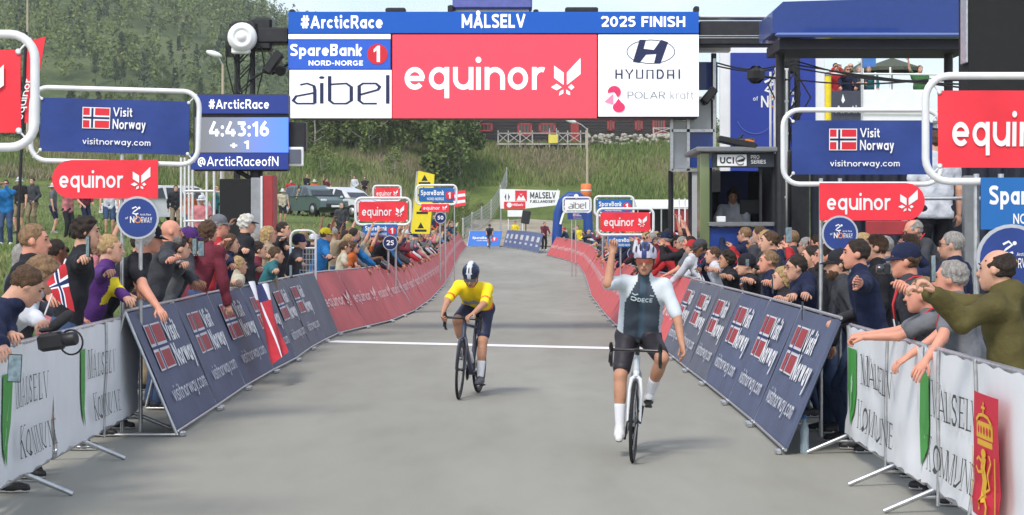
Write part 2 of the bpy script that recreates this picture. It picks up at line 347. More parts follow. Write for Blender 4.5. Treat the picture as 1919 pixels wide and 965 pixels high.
# ------------------------------------------------------------------ a round sans alphabet drawn stroke by stroke
def _sans(c, t):
    """(width, strokes); capitals are 1 high, x-height X; strokes are lines ('l', points) or arcs ('a', cx, cy, rx, ry, from, to) on their middle line"""
    X, h = .70, t / 2; r = X / 2 - h; w = X * .96; rx = w / 2 - h; cx = w / 2; cy = X / 2; D = -.26
    O = ('a', cx, cy, rx, r, 0, 360)
    st = lambda x, a, b: ('l', [(x, a), (x, b)])
    n_ = [('a', cx, X - rx - h, rx, rx, 0, 180), st(h, 0, X), st(w - h, 0, X - rx - h)]
    g = {
     'a': (w, [O, st(w - h, 0, X)]), 'b': (w, [O, st(h, 0, 1.0)]), 'd': (w, [O, st(w - h, 0, 1.0)]), 'o': (w, [O]), 'q': (w, [O, st(w - h, D, X)]), 'p': (w, [O, st(h, D, X)]),
     'c': (w * .88, [('a', cx, cy, rx, r, 42, 318)]), 'e': (w, [('a', cx, cy, rx, r, 0, 318), ('l', [(h, cy - t * .02), (w - h * .4, cy - t * .02)])]),
     'g': (w, [O, st(w - h, -.05, X), ('a', cx, -.05, rx, .20, 180 + 30, 360)]), 'i': (t, [st(h, 0, X), ('d', h, .92, t * .62)]), 'l': (t, [st(h, 0, 1.02)]),
     'n': (w * .94, n_), 'h': (w * .94, n_[:1] + [st(h, 0, 1.0)] + n_[2:]), 'u': (w * .94, [('a', cx, rx + h, rx, rx, 180, 360), st(h, rx + h, X), st(w - h, 0, X)]),
     'r': (w * .60, [st(h, 0, X), ('a', h + rx * .95, X - rx - h, rx * .95, rx, 70, 180)]),
     'm': (w * 1.45, [st(h, 0, X), ('a', w * .36, X - w * .27 - h * .9, w * .36 - h, w * .27, 0, 180), st(w * .72 - h, 0, X * .6), ('a', w * .72 - 2 * h + w * .36, X - w * .27 - h * .9, w * .36 - h, w * .27, 0, 180), st(w * 1.44 - 3 * h, 0, X * .6)]),
     't': (w * .62, [('l', [(w * .26, .93), (w * .26, h * 1.4 + .04), (w * .40, h), (w * .58, h)]), ('l', [(0, X - h), (w * .58, X - h)])]),
     'f': (w * .58, [('l', [(w * .24, 0), (w * .24, .84), (w * .36, 1 - h), (w * .56, 1 - h)]), ('l', [(0, X - h), (w * .54, X - h)])]),
     's': (w * .76, [('l', [(w * .70, X * .84), (w * .56, X - h), (w * .26, X - h), (w * .11, X * .76), (w * .24, X * .57), (w * .52, X * .46), (w * .66, X * .25), (w * .52, h), (w * .20, h), (w * .05, X * .17)])]),
     'v': (w * .9, [('l', [(h, X), (w * .45, h * .6)]), ('l', [(w * .45, h * .6), (w * .9 - h, X)])]),
     'y': (w * .92, [('l', [(h, X), (w * .46, h * .6)]), ('l', [(w * .92 - h, X), (w * .36, D + .02), (w * .12, D + .04)])]),
     'w': (w * 1.35, [('l', [(h, X), (w * .38, h)]), ('l', [(w * .38, h), (w * .675, X)]), ('l', [(w * .675, X), (w * .97, h)]), ('l', [(w * .97, h), (w * 1.35 - h, X)])]),
     'k': (w * .85, [st(h, 0, 1), ('l', [(t, X * .42), (w * .78, X)]), ('l', [(w * .30, X * .5), (w * .85 - h, 0)])]),
     'z': (w * .8, [('l', [(0, X - h), (w * .8, X - h)]), ('l', [(w * .8 - h, X - h), (h, h)]), ('l', [(0, h), (w * .8, h)])]),
     '.': (t, [('d', h, h, t * .6)]), ':': (t, [('d', h, h, t * .6), ('d', h, .62, t * .6)]), '-': (.4, [('l', [(.03, .42), (.37, .42)])]), ' ': (.30, []), '+': (.6, [('l', [(.0, .42), (.6, .42)]), ('l', [(.3, .12), (.3, .72)])]),
     '#': (.80, [('l', [(.24, 0), (.32, 1)]), ('l', [(.52, 0), (.60, 1)]), ('l', [(.04, .68), (.80, .68)]), ('l', [(.0, .32), (.76, .32)])]),
     '@': (1.1, [('a', .55, .42, .50 - h, .50 - h, -50, 270), ('a', .52, .42, .24 - h, .26 - h, 0, 360), ('l', [(.76 - h, .68), (.76 - h, .30), (.86, .18), (1.0, .28)])]),
     'A': (.92, [('l', [(h * .8, 0), (.46, 1 - h * .4)]), ('l', [(.92 - h * .8, 0), (.46, 1 - h * .4)]), ('l', [(.22, .30), (.70, .30)])]),
     'B': (.72, [st(h, 0, 1), ('l', [(h, 1 - h), (.44, 1 - h), (.60, .88), (.60, .66), (.44, .53), (h, .53)]), ('l', [(h, .53), (.48, .53), (.68 - h, .40), (.68 - h, .15), (.48, h), (h, h)])]),
     'C': (.86, [('a', .48, .5, .48 - h, .5 - h, 45, 315)]), 'D': (.84, [st(h, 0, 1), ('a', .34, .5, .50 - h, .5 - h, -90, 90), ('l', [(h, 1 - h), (.34, 1 - h)]), ('l', [(h, h), (.34, h)])]),
     'E': (.66, [st(h, 0, 1), ('l', [(h, 1 - h), (.66, 1 - h)]), ('l', [(h, .5), (.60, .5)]), ('l', [(h, h), (.66, h)])]), 'F': (.64, [st(h, 0, 1), ('l', [(h, 1 - h), (.64, 1 - h)]), ('l', [(h, .5), (.57, .5)])]),
     'G': (.92, [('a', .48, .5, .48 - h, .5 - h, 45, 350), ('l', [(.92 - h * .8, .44), (.52, .44)])]), 'H': (.80, [st(h, 0, 1), st(.80 - h, 0, 1), ('l', [(h, .5), (.80 - h, .5)])]), 'I': (t, [st(h, 0, 1)]),
     'J': (.5, [('l', [(.5 - h, 1), (.5 - h, .2), (.36, h), (.16, h), (.03, .16)])]), 'K': (.80, [st(h, 0, 1), ('l', [(t, .40), (.74, 1)]), ('l', [(.34, .62), (.80 - h * .5, 0)])]), 'L': (.62, [st(h, 0, 1), ('l', [(h, h), (.62, h)])]),
     'M': (1.02, [st(h, 0, 1), st(1.02 - h, 0, 1), ('l', [(h, 1 - h * .5), (.51, .22)]), ('l', [(1.02 - h, 1 - h * .5), (.51, .22)])]), 'N': (.82, [st(h, 0, 1), st(.82 - h, 0, 1), ('l', [(h, 1 - h * .5), (.82 - h, h * .5)])]),
     'O': (.98, [('a', .49, .5, .49 - h, .5 - h, 0, 360)]), 'P': (.70, [st(h, 0, 1), ('l', [(h, 1 - h), (.46, 1 - h), (.70 - h, .88), (.70 - h, .56), (.46, .42), (h, .42)])]),
     'R': (.76, [st(h, 0, 1), ('l', [(h, 1 - h), (.48, 1 - h), (.72 - h, .88), (.72 - h, .58), (.48, .44), (h, .44)]), ('l', [(.42, .42), (.76 - h * .5, 0)])]),
     'S': (.72, [('l', [(.66, .82), (.52, 1 - h), (.24, 1 - h), (.09, .80), (.14, .62), (.56, .42), (.66 - h * .2, .24), (.52, h), (.22, h), (.05, .17)])]), 'T': (.70, [('l', [(0, 1 - h), (.70, 1 - h)]), st(.35, 0, 1)]),
     'W': (1.3, [('l', [(h * .8, 1), (.36, h)]), ('l', [(.36, h), (.65, .9)]), ('l', [(.65, .9), (.94, h)]), ('l', [(.94, h), (1.3 - h * .8, 1)])]),
     'U': (.80, [('a', .40, .40, .40 - h, .40 - h, 180, 360), st(h, .40, 1), st(.80 - h, .40, 1)]), 'V': (.90, [('l', [(h * .8, 1), (.45, h * .4)]), ('l', [(.90 - h * .8, 1), (.45, h * .4)])]), 'Y': (.84, [('l', [(h * .8, 1), (.42, .46)]), ('l', [(.84 - h * .8, 1), (.42, .46)]), st(.42, 0, .46)]),
     '0': (.74, [('a', .37, .5, .37 - h, .5 - h, 0, 360)]), '1': (.44, [st(.44 - h, 0, 1), ('l', [(.44 - h, 1 - h), (.04, .72)])]),
     '2': (.68, [('l', [(.05, .76), (.16, .94), (.34, 1 - h), (.54, .92), (.62, .72), (.52, .50), (h, h)]), ('l', [(h * .6, h), (.68, h)])]),
     '3': (.66, [('l', [(.04, 1 - h), (.60, 1 - h)]), ('l', [(.60, 1 - h), (.30, .60)]), ('a', .30, .32, .36 - h, .32 - h, -140, 90)]),
     '4': (.76, [st(.56, 0, .5), ('l', [(.42, 1), (.06, .26)]), ('l', [(.02, .25), (.76, .25)])]), '5': (.68, [('l', [(.62, 1 - h), (.14, 1 - h)]), ('l', [(.14, 1 - h), (.11, .56)]), ('a', .31, .33, .37 - h, .33 - h, -145, 125)]),
     '6': (.70, [('a', .35, .33, .35 - h, .33 - h, 0, 360), ('l', [(h, .36), (.14, .62), (.46, 1)])]), '8': (.68, [('a', .34, .28, .34 - h, .28 - h, 0, 360), ('a', .34, .74, .29 - h, .26 - h, 0, 360)]),
    }
    if c == 'Å': a = g['A']; return (a[0], [('l', [(h * .8, 0), (.46, .92)]), ('l', [(.92 - h * .8, 0), (.46, .92)]), ('l', [(.22, .28), (.70, .28)]), ('a', .46, 1.06, .11, .10, 0, 360)])
    if c == 'å': a = g['a']; return (a[0], a[1] + [('a', cx, .88, .09, .08, 0, 360)])
    return g[c]
_SN = {}
def sans(txt, t=.2, gap=.13):
    """strokes in layers so that crossing strokes never share a plane"""
    key = (txt, t, gap)
    if key in _SN: return _SN[key]
    x = 0; lay = [Print() for _ in range(5)]
    for ch in txt:
        w, pr = _sans(ch, t); j = 0
        for q in pr:
            if q[0] == 'l':
                pts = q[1]
                if len(pts) == 2: lay[j % 5].line('m', [(x + a, b) for a, b in pts], t); j += 1
                else:       # smooth the polyline a little, then sweep it with mitred joints
                    P_ = [Vector((x + a, b)) for a, b in pts]; fine = [P_[0]]
                    for i in range(1, len(P_) - 1): A, B, C = P_[i - 1], P_[i], P_[i + 1]; fine += [B.lerp(A, .32), B.lerp(A, .1).lerp(B.lerp(C, .1), .5), B.lerp(C, .32)]
                    fine.append(P_[-1]); lay[j % 5].line('m', [(p.x, p.y) for p in fine], t); j += 1
            elif q[0] == 'a': lay[j % 5].ring('m', x + q[1], q[2], q[3] + t / 2, q[4] + t / 2, t, 22 if q[6] - q[5] > 200 else 12, q[5], q[6]); j += 1
            else: lay[j % 5].disc('m', x + q[1], q[2], q[3], n=10); j += 1
        x += w + gap
    items = []
    for l in lay:
        if not l.items: continue
        V = []; Fc = []
        for m, vs, fs in l.items: b = len(V); V += vs; Fc += [tuple(i + b for i in f) for f in fs]
        items.append((V, Fc))
    W = x - gap; desc = any(c in 'gpqy' for c in txt)
    _SN[key] = (items, W, desc); return _SN[key]
def _sans_text(s, m, txt, x, y, w, h, t=.2, gap=.13, desc=None):
    """the box is filled: y is the bottom of the descenders when there are any"""
    items, W, d = sans(txt, t, gap); low = -.26 if d else 0
    cap = 1.0 if any(c.isupper() or c.isdigit() or c in 'bdfhkl#@' for c in txt) else .98 if 'i' in txt else .70
    k = h / (cap - low)
    for V, Fc in items: s._a(m, [(x + u / W * w, y + (v - low) * k) for u, v in V], Fc)
    return s
Print.text = lambda s, m, t, x, y, w, h, bold=.012, slant=0.0: _sans_text(s, m, t, x, y, w, h, .155 if t == 'equinor' else .10 if bold < 0 else .135 if bold <= .012 else .17 if bold <= .02 else .205)

def serif(p, m, txt, x, y, w, h):
    """tall roman capitals drawn stroke by stroke"""
    T, t = .125, .05
    G_ = {'M': ([(.08, 0, .08, 1, t), (.92, 0, .92, 1, T), (.08, 1, .5, 0, T), (.5, 0, .92, 1, t)], [.08, .92], [.08, .92], 1.15),
          'L': ([(.22, 0, .22, 1, T), (.1, .03, .9, .03, t), (.88, 0, .88, .22, t)], [.22], [.22], .75),
          'E': ([(.22, 0, .22, 1, T), (.1, .03, .9, .03, t), (.1, .97, .86, .97, t), (.2, .5, .7, .5, t), (.88, 0, .88, .2, t), (.84, .8, .84, 1, t)], [], [], .78),
          'V': ([(.08, 1, .5, 0, T), (.5, 0, .92, 1, t)], [], [.08, .92], .95),
          'K': ([(.2, 0, .2, 1, T), (.25, .42, .85, 1, t), (.42, .55, .92, 0, T)], [.2, .9], [.2, .85], 1.0),
          'N': ([(.12, 0, .12, 1, t), (.88, 0, .88, 1, t), (.12, 1, .88, 0, T)], [.12], [.12, .88], 1.05),
          'R': ([(.2, 0, .2, 1, T), (.5, .5, .92, 0, T)], [.2, .92], [], .9),
          'A': ([(.08, 0, .5, 1, t), (.5, 1, .92, 0, T), (.25, .33, .75, .33, t)], [.08, .92], [], 1.0)}
    adv = {'S': .7, 'O': 1.05, 'U': 1.0, 'Å': 1.0, 'Æ': 1.3, ' ': .4}
    W = [G_[c][3] if c in G_ else adv[c] for c in txt]; tot = sum(W) + .12 * (len(W) - 1); k = w / tot; cx = x
    for i, c in enumerate(txt):
        ww = W[i] * k; hh = h * (1.0 if i == 0 else .82)
        q = lambda a, b: (cx + a * ww, y + b * hh)
        g = G_.get('A' if c in 'ÅÆ' else c)
        if g:
            for (x0, y0, x1, y1, tt) in g[0]: p.line(m, [q(x0, y0), q(x1, y1)], tt * k * 1.0)
            for sx in g[1]: p.rect(m, cx + sx * ww - .16 * k, y, .32 * k, .03 * hh)
            for sx in g[2]: p.rect(m, cx + sx * ww - .16 * k, y + .97 * hh, .32 * k, .03 * hh)
        if c == 'Å': p.ring(m, cx + .5 * ww, y + 1.1 * hh, .09 * k, .09 * hh * .8, .03 * k, 12)
        if c == 'Æ': p.line(m, [q(.5, .97), q(.98, .97)], t * k); p.line(m, [q(.6, .03), q(1, .03)], t * k); p.line(m, [q(.6, .5), q(.9, .5)], t * k)
        if c == 'R': p.line(m, [q(.2, .97), q(.6, .97), q(.8, .85), q(.8, .63), q(.6, .5), q(.2, .5)], .09 * k)
        if c == 'O': p.ring(m, cx + .5 * ww, y + .5 * hh, .46 * ww, .5 * hh, .12 * k)
        if c == 'U': p.line(m, [q(.15, 1), q(.15, .25), q(.3, .05), q(.6, .05), q(.82, .25), q(.85, 1)], .11 * k)
        if c == 'S': p.line(m, [q(.85, .78), q(.7, .95), q(.35, .95), q(.15, .75), q(.3, .57), q(.7, .43), q(.88, .24), q(.68, .05), q(.3, .05), q(.12, .22)], .12 * k)
        cx += ww + .12 * k
    return p
# emblems (unit sized)
def em_star(m):     # the folded star of the red sponsor
    p = Print()
    p.poly(m, [(.12, .80), (.42, .62), (.42, .30), (.12, .48)])
    p.poly(m, [(.52, .62), (.95, 1.0), (.95, .58), (.52, .30)])
    p.poly(m, [(.02, .24), (.2, .16), (.36, .24), (.2, .33)])
    p.poly(m, [(.56, .24), (.66, .17), (.76, .24), (.66, .32)])
    p.poly(m, [(.27, .02), (.41, .08), (.41, .18), (.30, .13)])
    p.poly(m, [(.5, .08), (.62, .03), (.62, .12), (.5, .18)])
    return p
def em_flag(b=PNAVY):
    p = Print(); p.rect(PWHITE, -.03, -.03, 1.06, .82); p.rect(PRED, 0, 0, 1, .76)
    p.rect(PWHITE, .25, 0, .2, .76); p.rect(PWHITE, 0, .28, 1, .2); p.rect(b, .31, 0, .08, .76); p.rect(b, 0, .34, 1, .08)
    return p
def em_norway():    # visit norway lock-up, 1 wide
    p = Print(); p.put(em_flag(), .0, .38, .36)
    p.text(PWHITE, 'Visit', .41, .545, .27, .125, .02); p.text(PWHITE, 'Norway', .41, .335, .46, .175, .02)
    return p
def em_one(): 
    p = Print(); p.disc(PRED, .5, .5, .5); p.poly(PWHITE, [(.33, .72), (.5, .86), (.64, .86), (.64, .14), (.46, .14), (.46, .64), (.33, .58)])
    return p
def em_bank():      # 1 wide x .30
    p = Print(); p.text(PWHITE, 'SpareBank', 0, .10, .74, .20, .025); p.text(PWHITE, 'NORD-NORGE', .20, -.02, .54, .085, .02)
    p.put(em_one(), .78, .0, .27); return p
def em_race(m=PWHITE):   # the race roundel: rider swoosh, lettering
    p = Print(); O_ = mat('orange_print', srgb(222, 140, 60), .6, var=0)
    p.line(m, [(-.30, .62), (-.10, .72), (.02, .60), (-.18, .46), (-.28, .36), (-.10, .30), (.05, .34)], .075)
    p.line(m, [(-.1, .3), (-.02, .12), (-.16, -.08)], .06)
    p.disc(m, .10, .66, .07)
    p.ring(O_, .02, -.02, .19, .19, .06)
    p.text(m, 'N', -.42, -.20, .25, .38, .02, .1); p.text(m, 'RWAY', .22, -.20, .62, .34, .012, .1)
    p.text(m, 'of', -.68, .02, .16, .14, .01); p.text(m, 'Arctic Race', .16, .22, .62, .12, .01)
    return p
def em_aibel(m, w=.045):
    p = Print()
    p.line(m, [(.09, .52), (.16, .55), (.23, .50), (.24, .42), (.24, .14)], w)
    p.line(m, [(.24, .14), (.06, .14), (.02, .2), (.05, .29), (.24, .36)], w)
    p.line(m, [(.31, .14), (.31, .56)], w); p.disc(m, .31, .67, .028)
    p.line(m, [(.39, .70), (.39, .2), (.43, .14), (.56, .14), (.61, .2), (.61, .48), (.56, .55), (.40, .53)], w)
    p.line(m, [(.87, .14), (.73, .14), (.69, .2), (.69, .5), (.73, .55), (.86, .55), (.90, .48), (.88, .42), (.70, .32)], w)
    p.line(m, [(.98, .14), (.98, .72)], w)
    return p
def em_shield():
    GR = mat('green_print', srgb(74, 158, 70), .6, var=0); LG = mat('pale_green_print', srgb(150, 205, 150), .6, var=0)
    p = Print(); p.poly(GR, [(0, 1), (.0, .45), (.12, .22), (.36, 0), (.6, .22), (.72, .45), (.72, 1)])
    p.poly(LG, [(.30, .18), (.36, .5), (.50, .75), (.42, .5), (.42, .25)]); return p
# ------------------------------------------------------------------ bodies: smooth implicit surfaces, polygonised once per figure
def surfnet(Fv, lo, h):
    """naive surface nets on a sampled distance field"""
    I = Fv < 0
    nx, ny, nzz = Fv.shape
    acc = np.zeros((nx - 1, ny - 1, nzz - 1, 3), np.float32); cnt = np.zeros((nx - 1, ny - 1, nzz - 1), np.float32)
    off = [(0, 0), (0, 1), (1, 0), (1, 1)]
    quads = []
    cross = []
    for ax in range(3):
        sl0 = [slice(None)] * 3; sl1 = [slice(None)] * 3; sl0[ax] = slice(0, -1); sl1[ax] = slice(1, None)
        A, B = Fv[tuple(sl0)], Fv[tuple(sl1)]; X = (A < 0) != (B < 0)
        ii = np.argwhere(X)
        if len(ii) == 0: return np.zeros((0, 3)), np.zeros((0, 4), int)
        a = A[X]; b = B[X]; t = a / (a - b)
        pos = ii.astype(np.float32); pos[:, ax] += t
        o1, o2 = [k for k in range(3) if k != ax]
        cross.append((ax, ii, A[X] < 0))
        for d1, d2 in off:
            c = ii.copy(); c[:, o1] -= d1; c[:, o2] -= d2
            ok = (c[:, o1] >= 0) & (c[:, o2] >= 0) & (c[:, o1] < acc.shape[o1]) & (c[:, o2] < acc.shape[o2])
            c = c[ok]; np.add.at(acc, (c[:, 0], c[:, 1], c[:, 2]), pos[ok]); np.add.at(cnt, (c[:, 0], c[:, 1], c[:, 2]), 1)
    has = cnt > 0; idx = -np.ones(cnt.shape, int); idx[has] = np.arange(has.sum())
    V = acc[has] / cnt[has][:, None] * h + np.asarray(lo, np.float32)
    for ax, ii, ins in cross:
        o1, o2 = [(1, 2), (2, 0), (0, 1)][ax]
        cs = []
        for d1, d2 in ((0, 0), (1, 0), (1, 1), (0, 1)):
            c = ii.copy(); c[:, o1] -= d1; c[:, o2] -= d2; cs.append(c)
        ok = np.ones(len(ii), bool)
        for c in cs: ok &= (c[:, o1] >= 0) & (c[:, o2] >= 0) & (c[:, o1] < cnt.shape[o1]) & (c[:, o2] < cnt.shape[o2])
        q = np.stack([idx[c[ok][:, 0], c[ok][:, 1], c[ok][:, 2]] for c in cs], 1)
        i_ = ins[ok]; q[~i_] = q[~i_][:, ::-1]
        quads.append(q)
    return V, np.concatenate(quads)
class Fld:
    def __init__(s): s.p = []; s.cuts = []; s.noise = None
    def cone(s, a, b, ra, rb=None, k=.03): s.p.append(('c', np.array(a, float), np.array(b, float), ra, ra if rb is None else rb, k)); return s
    def ell(s, c, r, M=None, k=.02): s.p.append(('e', np.array(c, float), np.array(M if M is not None else Matrix.Identity(3)), np.array(r, float), k)); return s
    def cut(s, pt, n): s.cuts.append((np.array(pt, float), np.array(n, float))); return s       # removes the side that n points to
    def run(s, h):
        bb = []
        for q in s.p:
            if q[0] == 'c': m = max(q[3], q[4]); bb += [np.minimum(q[1], q[2]) - m, np.maximum(q[1], q[2]) + m]
            else: m = q[3].max(); bb += [q[1] - m, q[1] + m]
        bb = np.array(bb); lo = bb.min(0) - 2.5 * h; hi = bb.max(0) + 2.5 * h
        n = np.ceil((hi - lo) / h).astype(int) + 1
        ax = [lo[i] + np.arange(n[i]) * h for i in range(3)]
        Fv = np.full(n, .15, np.float32)
        for q in s.p:
            k = q[5] if q[0] == 'c' else q[4]
            if q[0] == 'c': m = max(q[3], q[4]); a, b = np.minimum(q[1], q[2]) - m, np.maximum(q[1], q[2]) + m
            else: m = q[3].max(); a, b = q[1] - m, q[1] + m
            pad = k + 2 * h
            i0 = np.clip(np.floor((a - pad - lo) / h).astype(int), 0, n - 1); i1 = np.clip(np.ceil((b + pad - lo) / h).astype(int) + 1, 1, n)
            sl = tuple(slice(i0[i], i1[i]) for i in range(3))
            X = ax[0][sl[0]][:, None, None]; Y = ax[1][sl[1]][None, :, None]; Z = ax[2][sl[2]][None, None, :]
            if q[0] == 'c':
                A, B = q[1], q[2]; D = B - A; L2 = max(D @ D, 1e-9)
                px, py, pz = X - A[0], Y - A[1], Z - A[2]
                t = np.clip((px * D[0] + py * D[1] + pz * D[2]) / L2, 0, 1)
                d = np.sqrt((px - t * D[0]) ** 2 + (py - t * D[1]) ** 2 + (pz - t * D[2]) ** 2) - (q[3] + (q[4] - q[3]) * t)
            else:
                Mi = q[2].T; px, py, pz = X - q[1][0], Y - q[1][1], Z - q[1][2]
                e = [(Mi[i][0] * px + Mi[i][1] * py + Mi[i][2] * pz) / q[3][i] for i in range(3)]
                g = np.sqrt(e[0] ** 2 + e[1] ** 2 + e[2] ** 2)
                g2 = np.sqrt((e[0] / q[3][0]) ** 2 + (e[1] / q[3][1]) ** 2 + (e[2] / q[3][2]) ** 2) + 1e-9
                d = g * (g - 1) / g2
            O = Fv[sl]
            if k > 1e-4:
                hh = np.clip(.5 + .5 * (O - d) / k, 0, 1); Fv[sl] = O * (1 - hh) + d * hh - k * hh * (1 - hh)
            else: Fv[sl] = np.minimum(O, d)
        X = ax[0][:, None, None]; Y = ax[1][None, :, None]; Z = ax[2][None, None, :]
        if s.noise:
            am, fq, ph = s.noise
            Fv += am * (np.sin(fq * X + ph + 2 * np.sin(fq * .6 * Z)) * np.sin(fq * .9 * Y + 1.3 * ph) + .8 * np.sin(fq * 1.4 * Z + ph * 2 + 1.7 * np.sin(fq * .8 * X + fq * .5 * Y)))
        for pt, nn in s.cuts:
            Fv = np.maximum(Fv, (X - pt[0]) * nn[0] + (Y - pt[1]) * nn[1] + (Z - pt[2]) * nn[2])
        # nothing may touch the border of the grid
        for i in range(3):
            a = [slice(None)] * 3; a[i] = 0; Fv[tuple(a)] = .1; a[i] = -1; Fv[tuple(a)] = .1
        return surfnet(Fv, lo, h)
V3 = lambda *a: Vector(a)
def ik(Sx, T, l1, l2, hint):
    d = T - Sx; L = min(d.length, (l1 + l2) * .992); u = d.normalized()
    a = (l1 * l1 - l2 * l2 + L * L) / (2 * L); hgt = math.sqrt(max(0, l1 * l1 - a * a))
    pr = hint - u * hint.dot(u); pr = pr.normalized() if pr.length > 1e-5 else u.orthogonal()
    return Sx + u * a + pr * hgt, Sx + u * L
def skeleton(H=1.75, lean=.08, twist=0, pelvis=None, roll=0, hands=None, feet=None, head=(0, 0, 0), hints=None, width=1.10, bend=0.0, khint=None):
    """facing +Y, the figure's right is +X. hands = (left, right) targets; feet = (left, right) ankles"""
    s = H / 1.75; J = {'s': s}
    pv = Vector(pelvis) if pelvis else V3(0, -.55 * math.sin(lean) * .35, .945 * s)
    J['pelvis'] = pv
    Rm = Matrix.Rotation(-lean, 3, 'X') @ Matrix.Rotation(roll, 3, 'Y') @ Matrix.Rotation(twist, 3, 'Z')
    Rm2 = Matrix.Rotation(-(lean + bend), 3, 'X') @ Matrix.Rotation(roll, 3, 'Y') @ Matrix.Rotation(twist, 3, 'Z')
    J['R'] = Rm; J['R2'] = Rm2
    waist = pv + Rm @ V3(0, 0, .17 * s); chest = waist + Rm2 @ V3(0, 0, .20 * s); neck = waist + Rm2 @ V3(0, -.005, .37 * s)
    J['waist'], J['chest'], J['neck'] = waist, chest, neck
    for sd, nm in ((-1, 'L'), (1, 'R')):
        J['hip' + nm] = pv + Rm @ V3(sd * .095 * s, 0, -.02 * s); J['sh' + nm] = waist + Rm2 @ V3(sd * .185 * s * width, 0, .315 * s)
    yaw, pitch, hroll = head
    Hm = Matrix.Rotation(yaw, 3, 'Z') @ Matrix.Rotation(-pitch, 3, 'X') @ Matrix.Rotation(hroll, 3, 'Y')
    J['H'] = Hm; up = (Rm2 @ V3(0, 0, 1) + V3(0, 0, 1)).normalized()
    J['skull'] = neck + up * (.075 * s) + Hm @ V3(0, .028, .085 * s)
    hands = hands or (None, None); feet = feet or (None, None); hints = hints or (None, None); khint = khint or (None, None)
    for i, (sd, nm) in enumerate(((-1, 'L'), (1, 'R'))):
        T = Vector(hands[i]) if hands[i] is not None else J['sh' + nm] + V3(sd * .10, .06, -.55 * s)
        hint = Vector(hints[i]) if hints[i] is not None else V3(sd * .6, -.5, -.8)
        J['el' + nm], J['wr' + nm] = ik(J['sh' + nm], T, .285 * s, .255 * s, hint)
        A = Vector(feet[i]) if feet[i] is not None else V3(sd * .11, .0 + .04 * sd, .085)
        kh = Vector(khint[i]) if khint[i] is not None else V3(sd * .12, 1, 0)
        J['kn' + nm], J['an' + nm] = ik(J['hip' + nm], A, .44 * s, .43 * s, kh)
    return J
def fld_body(J, female=False, hi=True):
    s = J['s']; f = Fld(); R2 = J['R2']
    hw = .075 * s
    f.cone(J['hipL'], J['waist'] + J['R'] @ V3(-hw, 0, 0), .104 * s, .088 * s, .05); f.cone(J['hipR'], J['waist'] + J['R'] @ V3(hw, 0, 0), .104 * s, .088 * s, .05)
    f.cone(J['waist'] + R2 @ V3(-hw, 0, 0), J['chest'] + R2 @ V3(-.085 * s, 0, .02), .088 * s, .103 * s, .05)
    f.cone(J['waist'] + R2 @ V3(hw, 0, 0), J['chest'] + R2 @ V3(.085 * s, 0, .02), .088 * s, .103 * s, .05)
    f.cone(J['shL'], J['shR'], .056 * s, None, .06)
    f.cone(J['neck'] - R2 @ V3(0, 0, .03), J['skull'] - J['H'] @ V3(0, .03, .06 * s), .062 * s, .054 * s, .03)
    for n in 'LR':
        f.cone(J['sh' + n], J['el' + n], .053 * s, .041 * s, .03); f.cone(J['el' + n], J['wr' + n], .043 * s, .027 * s, .015)
        f.cone(J['hip' + n], J['kn' + n], .088 * s, .055 * s, .03); f.cone(J['kn' + n], J['an' + n], .056 * s, .036 * s, .02)
        mid = (J['kn' + n] * .68 + J['an' + n] * .32); back = (J['kn' + n] - J['an' + n]).cross(V3(1, 0, 0)).normalized()
        if abs((J['kn' + n] - J['an' + n]).normalized().x) < .9: f.ell(mid - back * -.012 * s, (.046 * s, .048 * s, .10 * s), look(J['kn' + n] - J['an' + n]), .03)
    # head
    H, c = J['H'], J['skull']
    f.ell(c + H @ V3(0, -.012, .022), (.076, .095, .092), H, .01)
    f.ell(c + H @ V3(0, .030, -.045), (.056, .060, .068), H, .035)
    f.cone(c + H @ V3(0, .066, -.095), c + H @ V3(0, .060, -.09), .026, .026, .03)
    f.cone(c + H @ V3(0, .088, .012), c + H @ V3(0, .112, -.034), .008, .015, .012)
    f.cone(c + H @ V3(-.028, .082, .030), c + H @ V3(.028, .082, .030), .012, .012, .015)
    f.cone(c + H @ V3(-.020, .092, -.062), c + H @ V3(.020, .092, -.062), .008, .008, .012)
    for sd in (-1, 1): f.ell(c + H @ V3(sd * .078, -.005, -.008), (.010, .02, .032), H, .006)
    # palms
    for n, sd in (('L', -1), ('R', 1)):
        fr = hand_frame(J, n); w = J['wr' + n]
        f.ell(w + fr @ V3(0, 0, .052), (.040, .018, .052), fr, .02)
    return f
def hand_frame(J, n):
    """columns: side (towards the thumb), palm normal, finger direction"""
    key = 'hf' + n
    if key in J: return J[key]
    fdir = (J['wr' + n] - J['el' + n]).normalized()
    hd = J.get('hd' + n)
    if hd is not None: fdir = (fdir * .35 + Vector(hd).normalized()).normalized()
    pn = Vector(J.get('pn' + n, (0, .3, -1))); pn = pn - fdir * pn.dot(fdir)
    pn = pn.normalized() if pn.length > 1e-4 else fdir.orthogonal().normalized()
    side = pn.cross(fdir).normalized()
    sgn = 1 if n == 'L' else -1
    # thumb side: for the right hand, palm down, fingers forward, the thumb points to -X
    J['tsign' + n] = -1 if n == 'R' else 1
    M = Matrix((side, pn, fdir)).transposed(); J[key] = M
    return M
